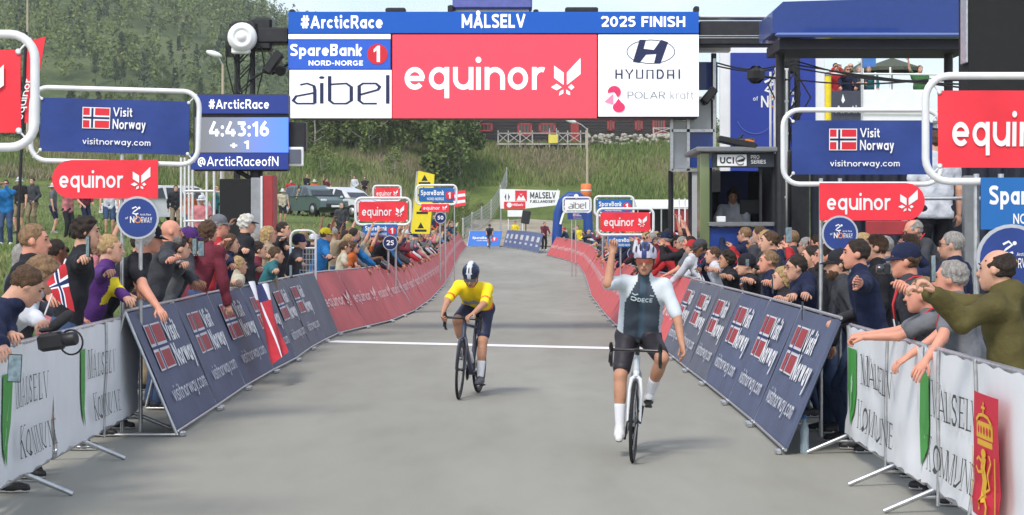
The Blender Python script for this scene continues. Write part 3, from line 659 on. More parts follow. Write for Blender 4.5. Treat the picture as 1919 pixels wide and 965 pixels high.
def fingers(mb, J, n, curl=.6, seg=6, mi=0, s=1.0):
    M = hand_frame(J, n); w = J['wr' + n]
    # side axis = palm normal x finger direction; palm down & forward gives -X for both hands
    ts = 1 if n == 'R' else -1
    for i, (off, ln, cv) in enumerate(((.030, .070, .9), (.010, .078, 1.0), (-.010, .073, 1.08), (-.029, .058, 1.2))):
        p0 = w + M @ V3(off * ts, .0, .088); a = curl * cv
        d1 = V3(0, math.sin(a * .7), math.cos(a * .7)); d2 = V3(0, math.sin(a * 1.7), math.cos(a * 1.7)); d3 = V3(0, math.sin(a * 2.4), math.cos(a * 2.4))
        p1 = p0 + M @ d1 * ln * .45; p2 = p1 + M @ d2 * ln * .32; p3 = p2 + M @ d3 * ln * .27
        mb.tube([p0 - M @ V3(0, 0, .02), p0, p1, p2, p3], [.0095, .0095, .0088, .0078, .0055], seg, mi)
    t0 = w + M @ V3(.022 * ts, .004, .022); t1 = t0 + M @ V3(.030 * ts, .012, .030); t2 = t1 + M @ V3(.006 * ts, .014, .030)
    mb.tube([t0, t1, (t1 + t2) / 2, t2], [.014, .0115, .0095, .0065], seg, mi)
def head_bits(mb, J, hair_mi, iris_mi, lip_mi, smile=False):
    H, c = J['H'], J['skull']
    for sd in (-1, 1):
        mb.ell(c + H @ V3(sd * .031, .083, .010), (.012, .007, .0065), H, 8, 5, iris_mi)
        mb.tube([c + H @ V3(sd * .014, .0935, .031), c + H @ V3(sd * .032, .093, .036), c + H @ V3(sd * .048, .080, .031)], [.0035, .0045, .003], 5, hair_mi)
    mb.ell(c + H @ V3(0, .100, -.064), (.024, .006, .010 if smile else .005), H, 8, 5, lip_mi)
SKINS = [skin('fair', (.60, .33, .23)), skin('rosy', (.63, .29, .20)), skin('tan', (.48, .25, .155)), skin('brown', (.22, .105, .06)), skin('pale', (.68, .42, .31))]
IRIS = mat('dark_eye', (.03, .022, .018), .25, var=0); LIP = mat('lip', (.30, .09, .08), .5, var=0)
HAIRS = {'dark': mat('hair_dark_brown', (.028, .018, .012), .7, var=.4, scale=60, bump=.8, bscale=120, stretch=(1, 1, .25)),
         'brown': mat('hair_brown', (.085, .045, .022), .7, var=.4, scale=60, bump=.8, bscale=120, stretch=(1, 1, .25)),
         'blond': mat('hair_blond', (.42, .28, .13), .7, var=.35, scale=60, bump=.8, bscale=120, stretch=(1, 1, .25)),
         'grey': mat('hair_grey', (.30, .28, .26), .7, var=.35, scale=60, bump=.8, bscale=120, stretch=(1, 1, .25)),
         'white': mat('hair_white', (.68, .66, .62), .7, var=.2, scale=60, bump=.8, bscale=120, stretch=(1, 1, .25)),
         'sandy': mat('hair_sandy', (.24, .145, .075), .7, var=.35, scale=60, bump=.8, bscale=120, stretch=(1, 1, .25))}
def fmesh(name, f, h, mats, mfn=None, extra=None):
    V, Q = f.run(h); mi = None
    if mfn is not None and len(Q): C = V[Q].mean(1); mi = mfn(C)
    if extra is None: return np_mesh(name, V, Q, mats, mi)
    # join loose pieces (fingers, eyes) into the same mesh
    me = bpy.data.meshes.new(name); b = len(V)
    vs = V.tolist() + extra.v; fs = Q.tolist() + [tuple(i + b for i in q) for q in extra.f]
    me.from_pydata(vs, [], fs)
    for m in mats: me.materials.append(m)
    me.polygons.foreach_set('material_index', ([0] * len(Q) if mi is None else list(map(int, mi))) + extra.m)
    me.polygons.foreach_set('use_smooth', [True] * len(fs)); me.update(); return me
def fld_top(J, t=.014, sleeve='long', hem=-.04, ph=0.0, loose=1.0, hood=False, collar=True):
    s = J['s']; f = Fld(); R2, Rm = J['R2'], J['R']; hw = .078 * s * loose
    lo = J['pelvis'] + Rm @ V3(0, 0, hem - .02)
    for sd in (-1, 1):
        f.cone(lo + Rm @ V3(sd * .085 * s, 0, 0), J['waist'] + Rm @ V3(sd * hw, 0, 0), .104 * s + t, .090 * s + t, .05)
        f.cone(J['waist'] + R2 @ V3(sd * hw, 0, 0), J['chest'] + R2 @ V3(sd * .088 * s, 0, .03), .090 * s + t, .104 * s + t, .05)
    f.cone(J['shL'], J['shR'], .057 * s + t, None, .06)
    f.cut(lo - Rm @ V3(0, 0, .045), Rm @ V3(0, .0, -1))
    if collar: f.cone(J['neck'] - R2 @ V3(0, 0, .03), J['neck'] + R2 @ V3(0, .0, .012 if sleeve != 'long' else .03), .066 * s + t * .7, .062 * s + t * .7, .03)
    for n in 'LR':
        if sleeve == 'none': continue
        if sleeve == 'long':
            f.cone(J['sh' + n], J['el' + n], .055 * s + t, .046 * s + t, .035); f.cone(J['el' + n], J['wr' + n].lerp(J['el' + n], .06), .047 * s + t, .033 * s + t, .02)
        else:
            k = .62 if sleeve == 'short' else .93
            f.cone(J['sh' + n], J['sh' + n].lerp(J['el' + n], k), .055 * s + t, .048 * s + t, .035)
            u = (J['el' + n] - J['sh' + n]).normalized()
    if hood: f.ell(J['neck'] + R2 @ V3(0, -.07, .0), (.12, .065, .085), R2, .05)
    f.noise = (.0058, 24, ph)
    return f
def fld_legs(J, t=.012, length='long', ph=0.0, top=.06):
    s = J['s']; f = Fld(); Rm = J['R']
    f.cone(J['pelvis'] + Rm @ V3(-.065 * s, 0, top), J['hipL'], .088 * s + t, .102 * s + t, .05); f.cone(J['pelvis'] + Rm @ V3(.065 * s, 0, top), J['hipR'], .088 * s + t, .102 * s + t, .05)
    for n in 'LR':
        if length == 'long': f.cone(J['hip' + n], J['kn' + n], .088 * s + t, .064 * s + t, .03); f.cone(J['kn' + n], J['an' + n].lerp(J['kn' + n], .04), .066 * s + t, .050 * s + t, .03)
        else: f.cone(J['hip' + n], J['hip' + n].lerp(J['kn' + n], .86 if length == 'shorts' else .8), .092 * s + t, .070 * s + t, .03)
    f.noise = (.003, 22, ph)
    return f
def fld_hair(J, style):
    H, c = J['H'], J['skull']; f = Fld(); o = lambda x, y, z: c + H @ V3(x, y, z)
    if style in ('short', 'curly', 'balding', 'long', 'bob', 'tail'):
        g = {'short': .006, 'curly': .020, 'balding': .003, 'long': .012, 'bob': .016, 'tail': .007}[style]
        f.ell(o(0, -.018, .026), (.077 + g, .094 + g, .090 + g), H, .01)
        if style in ('long', 'bob'):
            dz = -.20 if style == 'long' else -.08
            f.cone(o(0, -.07, .02), c + V3(0, 0, dz) + H @ V3(0, -.075, 0), .07, .055 if style == 'long' else .06, .03)
            for sd in (-1, 1): f.cone(o(sd * .065, -.02, .02), c + V3(0, 0, dz * .95) + H @ V3(sd * .07, -.01, 0), .03, .026, .02)
        if style == 'tail': f.cone(o(0, -.10, .04), c + V3(0, 0, -.12) + H @ V3(0, -.13, 0), .032, .018, .02)
        f.noise = (.009 if style == 'curly' else .0048, 70 if style == 'curly' else 78, 1.0)
        # the face stays free
        n = (H @ V3(0, 1, -.62)).normalized(); f.cut(o(0, .058, .052), n)
        if style in ('short', 'balding', 'tail', 'curly'): f.cut(o(0, 0, -.055), (H @ V3(0, .35, -1)).normalized())
        if style == 'balding': f.cut(o(0, 0, .075), (H @ V3(0, .35, 1)).normalized())
    return f
def cap_mb(J, kind, back=False):
    """cap / hat / hood built round the skull"""
    H, c = J['H'], J['skull']; mb = MB(); o = lambda x, y, z: c + H @ V3(x, y, z)
    k = -1 if back else 1
    if kind in ('cap', 'bucket', 'beanie', 'sunhat'):
        prof = [(.091, -.0), (.094, .03), (.088, .065), (.066, .095), (.035, .112), (.002, .117)]
        if kind == 'beanie': prof = [(.090, -.02), (.097, -.018), (.098, .012), (.095, .03), (.091, .068), (.07, .10), (.035, .12), (.002, .124)]
        n = 18; vs = []; fs = []
        for r, z in prof:
            for j in range(n):
                a = 2 * math.pi * j / n; vs.append(o(r * .92 * math.cos(a), -.014 + r * 1.12 * math.sin(a), z + .018))
        for i in range(len(prof) - 1):
            for j in range(n): q = (j + 1) % n; fs.append((i * n + j, i * n + q, (i + 1) * n + q, (i + 1) * n + j))
        mb.add(vs, fs, 0, True)
        if kind == 'cap':
            vs = []; fs = []; m = 9
            for i in range(m):
                a = R(22 + 136 * i / (m - 1)); ex = .072 * math.sin(math.pi * i / (m - 1)) ** .6
                for rr, dz in ((0, .012), (ex, -.004 - .10 * ex)):
                    x = (.088 + rr * .25) * .92 * math.cos(a); y = (-.014 + (.088) * 1.12 * math.sin(a) + rr) * k
                    for th in (.004, -.003): vs.append(o(x, y, .018 + dz + th))
            for i in range(m - 1):
                b = i * 4; fs += [(b, b + 4, b + 6, b + 2), (b + 1, b + 3, b + 7, b + 5), (b + 2, b + 6, b + 7, b + 3)]
            mb.add(vs, fs, 1, True); mb.lathe([(.009, 0), (.007, .006), (.001, .008)], 8, o(0, -.014, .134), H, 1)
        if kind in ('bucket', 'sunhat'):
            w = .05 if kind == 'bucket' else .085
            pr = [(.092, .002), (.092 + w * .5, -.018), (.092 + w, -.034), (.092 + w, -.037), (.090, -.004)]; vs = []; fs = []
            for r, z in pr:
                for j in range(n): a = 2 * math.pi * j / n; vs.append(o(r * .92 * math.cos(a), -.014 + r * 1.1 * math.sin(a), z + .024))
            for i in range(len(pr) - 1):
                for j in range(n): q = (j + 1) % n; fs.append((i * n + j, (i + 1) * n + j, (i + 1) * n + q, i * n + q))
            mb.add(vs, fs, 0, True)
    return mb
def glasses_mb(J, tint=False, big=False):
    H, c = J['H'], J['skull']; mb = MB(); o = lambda x, y, z: c + H @ V3(x, y, z)
    w, hh = (.027, .016) if not big else (.032, .021)
    for sd in (-1, 1):
        pts = [o(sd * .033 + w * math.cos(a), .099 - .25 * abs(sd * .033 + w * math.cos(a)) ** 1.0 * .35, .008 + hh * math.sin(a)) for a in [2 * math.pi * i / 12 for i in range(12)]]
        mb.tube(pts, .0022, 5, 0, closed=True)
        if tint: mb.add(pts + [p - H @ V3(0, .003, 0) for p in pts], [tuple(range(12)), tuple(reversed(range(12, 24)))], 1)
        mb.tube([o(sd * .062, .086, .014), o(sd * .079, .03, .010), o(sd * .08, -.01, .004)], .002, 4, 0)
    mb.tube([o(-.008, .103, .012), o(.008, .103, .012)], .002, 4, 0)
    return mb
def shoe_mesh(name, mats):
    f = Fld()       # sole at z=0, ankle at origin x=0,y=0
    f.cone((0, -.045, .045), (0, .06, .040), .040, .040, .03); f.cone((0, .06, .038), (0, .155, .030), .042, .032, .03)
    f.cone((0, -.02, .06), (0, -.005, .10), .044, .040, .03)
    f.cut((0, 0, .004), (0, 0, -1)); f.cut((0, 0, .115), (0, 0, 1))
    return fmesh(name, f, .014, mats, lambda C: (C[:, 2] < .022).astype(int))
_SH = {}
def shoes(parent, J, m, sole=None, flatten=True, name='shoe'):
    sole = sole or WHITE; key = (m.name, sole.name)
    if key not in _SH: _SH[key] = shoe_mesh(name, [m, sole])
    for n, sd in (('L', -1), ('R', 1)):
        o = link_mesh(name, _SH[key], parent); a = J['an' + n]
        if flatten: o.location = (a.x, a.y, a.z - .085 + .002); o.rotation_euler = (0, 0, -sd * .18)
        else:
            pitch = J.get('foot' + n, 0); o.rotation_euler = (pitch, 0, 0)
            o.location = a + Matrix.Rotation(pitch, 3, 'X') @ V3(0, 0, -.085)
SOCKW = mat('white_sock', (.74, .75, .78), .8, var=.05)
def person(label, loc, rotz, J, skin_m, top, bottom, hair=('short', 'brown'), cap=None, glasses=None, beard=None, sleeve='long',
           legs='long', shoe=None, h=.017, curl=(.5, .5), group=None, hood=False, smile=False, extra=None, hem=-.04, topmats=None, topfn=None, loose=1.0, topname=None, tt=.014):
    hm = HAIRS[hair[1]]
    ex = MB()
    for n, cc in (('L', curl[0]), ('R', curl[1])): fingers(ex, J, n, cc)
    head_bits(ex, J, 1, 2, 3, smile)
    body = link_mesh('person', fmesh('person', fld_body(J), h, [skin_m, hm, IRIS, LIP], None, ex))
    body.location = loc; body.rotation_euler = (0, 0, rotz); tag(body, label, 'person', group)
    ph = RNG.uniform(0, 6)
    nm = topname or ('jacket' if sleeve == 'long' else 't_shirt')
    link_mesh(nm, fmesh(nm, fld_top(J, t=tt, sleeve=sleeve, ph=ph, hood=hood, hem=hem, loose=loose), h * 1.15, topmats or [top], topfn), body)
    nm = 'trousers' if legs == 'long' else 'shorts'
    link_mesh(nm, fmesh(nm, fld_legs(J, length=legs, ph=ph), h * 1.4, [bottom]), body)
    if hair[0] != 'bald': link_mesh('hair', fmesh('hair', fld_hair(J, hair[0]), .010 if h < .025 else .016, [hm]), body)
    if cap: cap_mb(J, cap[0], cap[0] == 'backcap').build('hat' if cap[0] != 'cap' else 'cap', [cap[1], cap[2] if len(cap) > 2 else cap[1]], body)
    if glasses: glasses_mb(J, glasses == 'sun', glasses == 'sun').build('sunglasses' if glasses == 'sun' else 'glasses', [BLACK, GLASS], body)
    if beard:
        f = Fld(); H, c = J['H'], J['skull']
        f.ell(c + H @ V3(0, .032, -.062), (.060, .062, .060), H, .01); f.cone(c + H @ V3(0, .068, -.095), c + H @ V3(0, .06, -.10), .033, .03, .02)
        f.cut(c + H @ V3(0, 0, -.05), (H @ V3(0, -.25, 1)).normalized()); f.noise = (.0015, 110, 0)
        link_mesh('beard', fmesh('beard', f, .011, [HAIRS[beard]]), body)
    shoes(body, J, shoe or BLACK)
    return body
def lanyard(parent, J, m, side=0.0):
    """ribbon round the neck that hangs on the chest, with a card"""
    R2 = J['R2']; nk = J['neck']; t = .02
    mb = MB(); c = J['chest'] + R2 @ V3(side, .15, -.08)
    mb.tube([nk + R2 @ V3(0, -.09, .02), nk + R2 @ V3(-.085, -.02, .03), nk + R2 @ V3(-.07, .085, -.01), J['chest'] + R2 @ V3(-.035 + side, .142, .02), c], .007, 5)
    mb.tube([nk + R2 @ V3(0, -.09, .02), nk + R2 @ V3(.085, -.02, .03), nk + R2 @ V3(.07, .085, -.01), J['chest'] + R2 @ V3(.035 + side, .142, .02), c], .007, 5)
    o = mb.build('lanyard', m, parent)
    MB().box(c + R2 @ V3(0, .008, -.05), (.07, .006, .09), R2).build('pass_card', WHITE, o)
def phone(label, loc, M, group=None, screen=None):
    """a phone whose screen faces local -Y of M"""
    t = thing('phone', label, 'phone', loc, 0, group); t.rotation_euler = M.to_euler()
    MB().box((0, 0, 0), (.076, .010, .156), bev=.004).build('phone_case', BLACK, t)
    MB().box((0, -.0062, 0), (.068, .0015, .146)).build('screen', screen or mat('phone_screen', (.10, .14, .16), .1, var=.4, scale=30, emit=.5), t)
    mb = MB()
    for x in (-.022, -.006): mb.lathe([(.007, 0), (.007, .003), (.001, .0035)], 8, (x, .005, .058), Matrix.Rotation(R(-90), 3, 'X'))
    mb.build('camera_lens', GLASS, t)
    return t
# ------------------------------------------------------------------ racing bicycles and their riders
def bicycle(label, loc, rotz, frame_m, fork_m, lean=0.0, steer=0.0, crank=0.0, accent=None):
    t = thing('racing_bicycle', label, 'bicycle', loc, 0); t.rotation_euler = (0, lean, rotz); t.scale = (.915, .915, .915)
    car = mat('carbon', (.02, .02, .022), .3, var=.1, coat=.3)
    RA, FA, BB = V3(0, -.41, .335), V3(0, .575, .335), V3(0, 0, .27)
    ST, HT, HB = V3(0, -.175, .80), V3(0, .415, .86), V3(0, .455, .74)
    fr = MB()
    def oval(a, b, r, k=1.6, n=10):
        fr.tube([a, a.lerp(b, .5), b], [r, r * .95, r], n)
        if k > 1.3: fr.tube([a + V3(0, r * .7, -r * .4), b + V3(0, r * .7, -r * .4)], r * .85, n)
    oval(BB, HB, .028); oval(BB, ST, .020); oval(ST + V3(0, 0, -.02), HT + V3(0, 0, -.02), .019, 1.0)
    fr.tube([HB, HT], .027, 12); fr.lathe([(.03, -.045), (.034, -.03), (.034, .03), (.03, .045)], 12, BB, Matrix.Rotation(R(90), 3, 'Y'))
    for sd in (-1, 1):
        fr.tube([BB + V3(sd * .03, 0, 0), BB + V3(sd * .055, -.12, .01), RA + V3(sd * .062, .02, 0), RA + V3(sd * .06, -.01, 0)], [.014, .012, .009, .009], 8)
        fr.tube([ST + V3(0, 0, -.06), ST + V3(sd * .035, -.06, -.13), RA + V3(sd * .06, 0, .01)], [.013, .010, .008], 8)
    fr.build('frame', frame_m, t)
    # steering assembly turns about the head tube
    ax = (HT - HB).normalized(); Ms = Matrix.Rotation(steer, 3, ax)
    q = lambda p: HB + Ms @ (Vector(p) - HB)
    fk = MB()
    fk.tube([q(HB), q(HB - ax * .05)], .026, 10)
    for sd in (-1, 1): fk.tube([q(HB - ax * .04), q(HB - ax * .07 + V3(sd * .035, 0, 0)), q(V3(sd * .048, .515, .58)), q(V3(sd * .052, .56, .42)), q(FA + V3(sd * .052, 0, 0))], [.018, .018, .014, .011, .009], 8)
    fk.build('fork', fork_m, t)
    st = HT + ax * .05; SB = st + V3(0, .10, .005)
    MB().tube([q(HT), q(st), q(SB)], [.019, .019, .017], 10).build('stem', car, t)
    hb = MB(); W = .20
    hb.tube([q(SB + V3(-W, .01, 0)), q(SB + V3(-.06, 0, 0)), q(SB + V3(.06, 0, 0)), q(SB + V3(W, .01, 0))], .014, 8)
    for sd in (-1, 1):
        hb.tube([q(SB + V3(sd * W, y, z)) for y, z in ((.0, 0), (.05, 0), (.085, -.015), (.10, -.05), (.085, -.095), (.045, -.125), (-.03, -.135))], .0145, 8)
    hbo = hb.build('handlebar', car, t)
    for sd in (-1, 1):
        h = MB(); h.tube([q(SB + V3(sd * W, .05, .005)), q(SB + V3(sd * W, .10, .012)), q(SB + V3(sd * W, .135, .035)), q(SB + V3(sd * W, .14, .065))], [.016, .018, .017, .011], 8)
        h.tube([q(SB + V3(sd * W, .13, .02)), q(SB + V3(sd * (W + .01), .145, -.05)), q(SB + V3(sd * (W + .015), .12, -.10))], [.007, .007, .005], 6)
        h.build('brake_hood', RUBBER, hbo)
    J0 = q(SB); MB().box(J0 + V3(0, .05, .01), (.045, .07, .02), bev=.006).build('bike_computer', BLACK, hbo)
    rimm = mat('deep_carbon_rim', (.022, .022, .024), .35, var=.1)
    for nm, C0, Mx in (('f', FA, Ms), ('r', RA, Matrix.Identity(3))):
        cc = q(C0) if nm == 'f' else C0
        w = bpy.data.objects.new('wheel', None); COL.objects.link(w); w.parent = t; w.location = cc; w.rotation_euler = Mx.to_euler(); w.empty_display_size = .1
        MY = Matrix.Rotation(R(90), 3, 'Y')
        MB().tube([V3(0, .322 * math.cos(a), .322 * math.sin(a)) for a in [2 * math.pi * i / 48 for i in range(48)]], .0145, 8, closed=True).build('tyre', RUBBER, w)
        vs = []; fs = []; n = 48; prof = ((.010, .315), (.013, .300), (.010, .268), (0, .258), (-.010, .268), (-.013, .300), (-.010, .315))
        for i in range(n):
            a = 2 * math.pi * i / n
            for x, r in prof: vs.append(V3(x, r * math.cos(a), r * math.sin(a)))
        k = len(prof)
        for i in range(n):
            for j in range(k): fs.append((i * k + j, ((i + 1) % n) * k + j, ((i + 1) % n) * k + (j + 1) % k, i * k + (j + 1) % k))
        MB().add(vs, fs, 0, True).build('rim', rimm, w)
        sp = MB()
        for i in range(20):
            a = 2 * math.pi * i / 20; sd = 1 if i % 2 else -1; b = a + .25 * (1 if i % 4 < 2 else -1)
            sp.tube([V3(sd * .026, .018 * math.cos(b), .018 * math.sin(b)), V3(0, .262 * math.cos(a), .262 * math.sin(a))], .0013, 4, cap=False)
        sp.build('spokes', STEEL, w)
        MB().lathe([(.010, -.05), (.010, -.03), (.024, -.028), (.018, -.018), (.014, 0), (.018, .018), (.024, .028), (.010, .03), (.010, .05)], 12, (0, 0, 0), MY).build('hub', BLACK, w)
    MB().tube([ST, ST + V3(0, -.03, .13)], .014, 8).build('seat_post', car, t)
    f = Fld(); f.cone((0, -.33, .955), (0, -.14, .955), .05, .030, .03); f.cone((-.045, -.34, .958), (.045, -.34, .958), .035, .035, .02); f.cone((0, -.14, .955), (0, -.06, .95), .022, .018, .02)
    f.cut((0, 0, .945), (0, 0, -1)); link_mesh('saddle', fmesh('saddle', f, .012, [RUBBER]), t)
    cm = Matrix.Rotation(crank, 3, 'X')
    ring = MB(); ring.lathe([(.065, 0), (.095, .001), (.10, .003), (.095, .005), (.065, .006), (.065, 0)], 32, BB + V3(.045, 0, 0), Matrix.Rotation(R(90), 3, 'Y'))
    for i in range(4): a = i * math.pi / 2 + .7; ring.tube([BB + V3(.048, 0, 0), BB + V3(.048, .08 * math.cos(a), .08 * math.sin(a))], .007, 6)
    cr_ = ring.build('chainring', BLACKMETAL, t)
    for sd in (-1, 1):
        e = BB + cm @ V3(sd * .07, 0, -sd * .172)
        c_ = MB().tube([BB + V3(sd * .05, 0, 0), BB + cm @ V3(sd * .062, 0, -sd * .09), e], [.014, .012, .010], 8).build('crank', car, t)
        MB().box(e + V3(sd * .045, 0, 0), (.065, .075, .018), bev=.006).build('pedal', BLACK, c_)
    ch = MB(); pts = []
    for i in range(14): a = R(-90 + 180 * i / 13); pts.append(BB + V3(.048, .098 * math.cos(a), .098 * math.sin(a)))
    for i in range(12): a = R(90 + 180 * i / 11); pts.append(RA + V3(.042, .045 * math.cos(a), .045 * math.sin(a)))
    ch.tube(pts, .004, 4, closed=True).build('chain', STEEL, t)
    cs = MB()
    for i, r in enumerate((.052, .046, .040, .034, .028)): cs.lathe([(.012, 0), (r, 0), (r, .003), (.012, .003)], 24, RA + V3(.026 + i * .005, 0, 0), Matrix.Rotation(R(90), 3, 'Y'))
    cs.build('cassette', STEEL, t)
    MB().box(RA + V3(.05, .02, -.09), (.012, .03, .13), bev=.005).lathe([(.006, -.005), (.025, -.004), (.025, .004), (.006, .005)], 12, RA + V3(.045, .02, -.15), Matrix.Rotation(R(90), 3, 'Y')).build('rear_derailleur', BLACK, t)
    ba = BB + (HB - BB) * .30 + V3(0, -.045, .045); bu = (HB - BB).normalized()
    MB().lathe([(.030, -.09), (.036, -.085), (.036, .04), (.028, .075), (.016, .085), (.016, .105), (.010, .11)], 14, ba, look(bu)).build('water_bottle', accent or WHITE, t)
    return t
def helmet(body, J, shell, second, vents=5):
    H, c = J['H'], J['skull']; o = lambda x, y, z: c + H @ V3(x, y, z); mb = MB(); n, m = 28, 12; vs = []; fs = []
    for i in range(m + 1):
        el = R(-12 + 102 * i / m)
        for j in range(n):
            az = 2 * math.pi * j / n; ce = math.cos(el); x, y, z = .098 * ce * math.cos(az), ce * math.sin(az), .112 * math.sin(el)
            y *= .142 if y < 0 else .120
            k = 1 + .05 * math.cos(5.0 * math.asin(max(-1, min(1, x / .099)))) * S((el - R(5)) / R(30))
            vs.append(o(x * k, -.012 + y * k, .045 + z * k))
    for i in range(m):
        for j in range(n): q = (j + 1) % n; fs.append((i * n + j, i * n + q, (i + 1) * n + q, (i + 1) * n + j))
    mb.add(vs, fs, 0, True)
    mi = len(mb.f)
    for i, f in enumerate(fs):      # painted centre band
        cx_ = sum((H.transposed() @ (Vector(vs[k]) - c)).x for k in f) / 4
        if abs(cx_) < .03: mb.m[i] = 1
    he = mb.build('helmet', [shell, second], body)
    for i in range(vents):
        a = (i - (vents - 1) / 2) * .036
        zz = .045 + .112 * math.sqrt(max(0, 1 - (a / .098) ** 2)) * .80
        vb = MB(); vb.ell(o(a, .068 - abs(a) * .3, zz - .006), (.009, .040, .014), H @ Matrix.Rotation(R(-38), 3, 'X'), 8, 6); vb.build('helmet_vent', BLACK, he)
    s = MB()
    for sd in (-1, 1): s.tube([o(sd * .080, .02, .03), o(sd * .074, .028, -.06), o(sd * .03, .055, -.118), o(0, .06, -.122)], .005, 5)
    s.build('chin_strap', BLACK, he)
    return he
def rider(label, loc, rotz, lean3, J, skin_m, jersey_mats, jersey_fn, bib, hair, shell, second, shades, shoe_m, sock=SOCKW, h=.0125, curl=(.9, .9), prints=None):
    ex = MB()
    for n, cc in (('L', curl[0]), ('R', curl[1])): fingers(ex, J, n, cc, 7)
    head_bits(ex, J, 1, 2, 3, True)
    body = link_mesh('person', fmesh('person', fld_body(J), h, [skin_m, HAIRS[hair], IRIS, LIP], None, ex))
    body.location = loc; body.rotation_euler = (0, lean3, rotz); body.scale = (.915, .915, .915); tag(body, label, 'person')
    jf = fld_top(J, t=.008, sleeve='elbow', hem=.0, ph=1.0); jf.noise = (.0022, 34, 1.0)
    je = link_mesh('jersey', fmesh('jersey', jf, h, jersey_mats, jersey_fn), body)
    bf = fld_legs(J, t=.006, length='bib', top=.10); bf.noise = (.001, 30, 0)
    link_mesh('bib_shorts', fmesh('bib_shorts', bf, h, [bib]), body)
    link_mesh('hair', fmesh('hair', fld_hair(J, 'short'), .011, [HAIRS[hair]]), body)
    helmet(body, J, shell, second)
    g = MB(); H, c = J['H'], J['skull']; o = lambda x, y, z: c + H @ V3(x, y, z)
    pts = [(x, .104 - 1.5 * x * x * 2.4) for x in [(-.068 + .0136 * i) for i in range(11)]]
    vs = [o(x, y, .030) for x, y in pts] + [o(x, y + .004, -.012 - .004 * (abs(x) > .02)) for x, y in pts]
    g.add(vs, [(i, i + 1, 12 + i, 11 + i) for i in range(10)], 0, True); g.add([v - H @ V3(0, .004, 0) for v in vs], [(i, 11 + i, 12 + i, i + 1) for i in range(10)], 0, True)
    g.tube([o(x, y + .001, .030) for x, y in pts], .003, 5, 1)
    for sd in (-1, 1): g.tube([o(sd * .068, .092, .02), o(sd * .08, .0, .012)], .003, 5, 1)
    g.build('sunglasses', [shades, BLACK], body)
    for n in 'LR':
        f = Fld(); a, k = J['an' + n], J['kn' + n]; f.cone(a, a.lerp(k, .42), .038, .050, .01); so = link_mesh('sock', fmesh('sock', f, h, [sock]), body)
    shoes(body, J, shoe_m, BLACK, flatten=False, name='cycling_shoe')
    return body
TEAL = mat('teal_glow_print', srgb(60, 150, 170), .5, var=0)
# --- the winner, sitting up with one fist in the air
wl = V3((1178 - CX) / F * 14.72, 14.72, 0); WR = R(180) - .07
# local +Y is the riding direction; the front wheel touches the road .575 ahead of the bottom bracket
def place_bike(front, rotz): return Vector(front) - (rz(rotz) @ V3(0, .575 * .915, 0))
wpos = place_bike((V3((1184 - CX) / F * 14.75, 14.75, 0)), WR)
WLEAN = R(-3.0); RS = .915
bicycle('white racing bicycle under the rider with a raised fist', wpos, WR, mat('white_bike_frame', (.46, .52, .55), .25, var=.05, coat=.5), mat('white_fork', (.68, .70, .72), .25, var=.03, coat=.5), lean=WLEAN, steer=R(-4), crank=R(-28), accent=mat('grey_bottle', (.3, .32, .34), .5))
J = skeleton(H=1.74, lean=.40, bend=.06, pelvis=(0, -.24, 1.005), twist=.05, roll=-0.05,
             hands=((-.38, .14, .93), (.255, .20, 1.69)), hints=((-1, -.5, 0), (.55, 1, -.9)),
             feet=((-.115, -.105, .50), (.115, .10, .235)), khint=((-.32, 1, .2), (.22, 1, 0)), head=(-.08, .10, .03), width=.92)
J['pnR'] = (0, 1, 0); J['pnL'] = (1, .3, 0); J['footL'] = .25; J['footR'] = -.2
WJ = [mat('dark_jersey', srgb(62, 72, 84), .6, var=.35, scale=5), mat('white_jersey', (.60, .66, .70), .6, var=.06), mat('teal_jersey', srgb(66, 88, 104), .6, var=.3, scale=6)]
def wfn(C):
    sh = np.array(J['shL']); shr = np.array(J['shR']); ch = np.array(J['chest'])
    side = np.abs(C[:, 0] - ch[0]); zz = C[:, 2]; zs = sh[2]
    lim = .150 - .10 * np.clip((zz - (zs - .16)) / .20, 0, 1) + 0 * zz
    r = np.where(side > lim, 1, 0); r = np.where((r == 0) & (side < .022), 2, r)
    return r
wb = rider('cyclist in black and white jersey raising one fist in victory', wpos, WR, WLEAN, J, skin('racer', (.47, .24, .15)), WJ, wfn, mat('black_bib_shorts', (.022, .018, .024), .55, var=.2, bump=.15, bscale=30),
      'dark', mat('pale_helmet', (.52, .50, .60), .3, var=.3, scale=14), mat('navy_helmet_band', (.03, .04, .14), .3, var=.1), mat('amber_lens', (.22, .05, .03), .08, var=0, spec=.7), mat('white_shoe', (.70, .70, .70), .4, var=.05), curl=(.5, 1.25))
def chest_print(body, J, p, y=.128, name='jersey_print', top=0.0):
    R2 = J['R2']; c = J['chest'] + R2 @ V3(0, 0, top)
    fr = lambda u, v, w: c + R2 @ V3(-u, y - 2.2 * u * u + w, v)
    return p.build(name, fr, body, .002)
pp = Print(); PPALE = mat('pale_jersey_print', (.6, .72, .78), .5, var=0)
pp.ring(PPALE, -.085, .035, .030, .022, .011, 14); pp.text(PPALE, 'DECE', -.05, .016, .125, .038, .03)
pp.line(PPALE, [(-.10, .085), (-.075, .075), (-.05, .088)], .012); pp.line(PPALE, [(.05, .085), (.085, .075)], .010)
chest_print(wb, J, pp, .132)
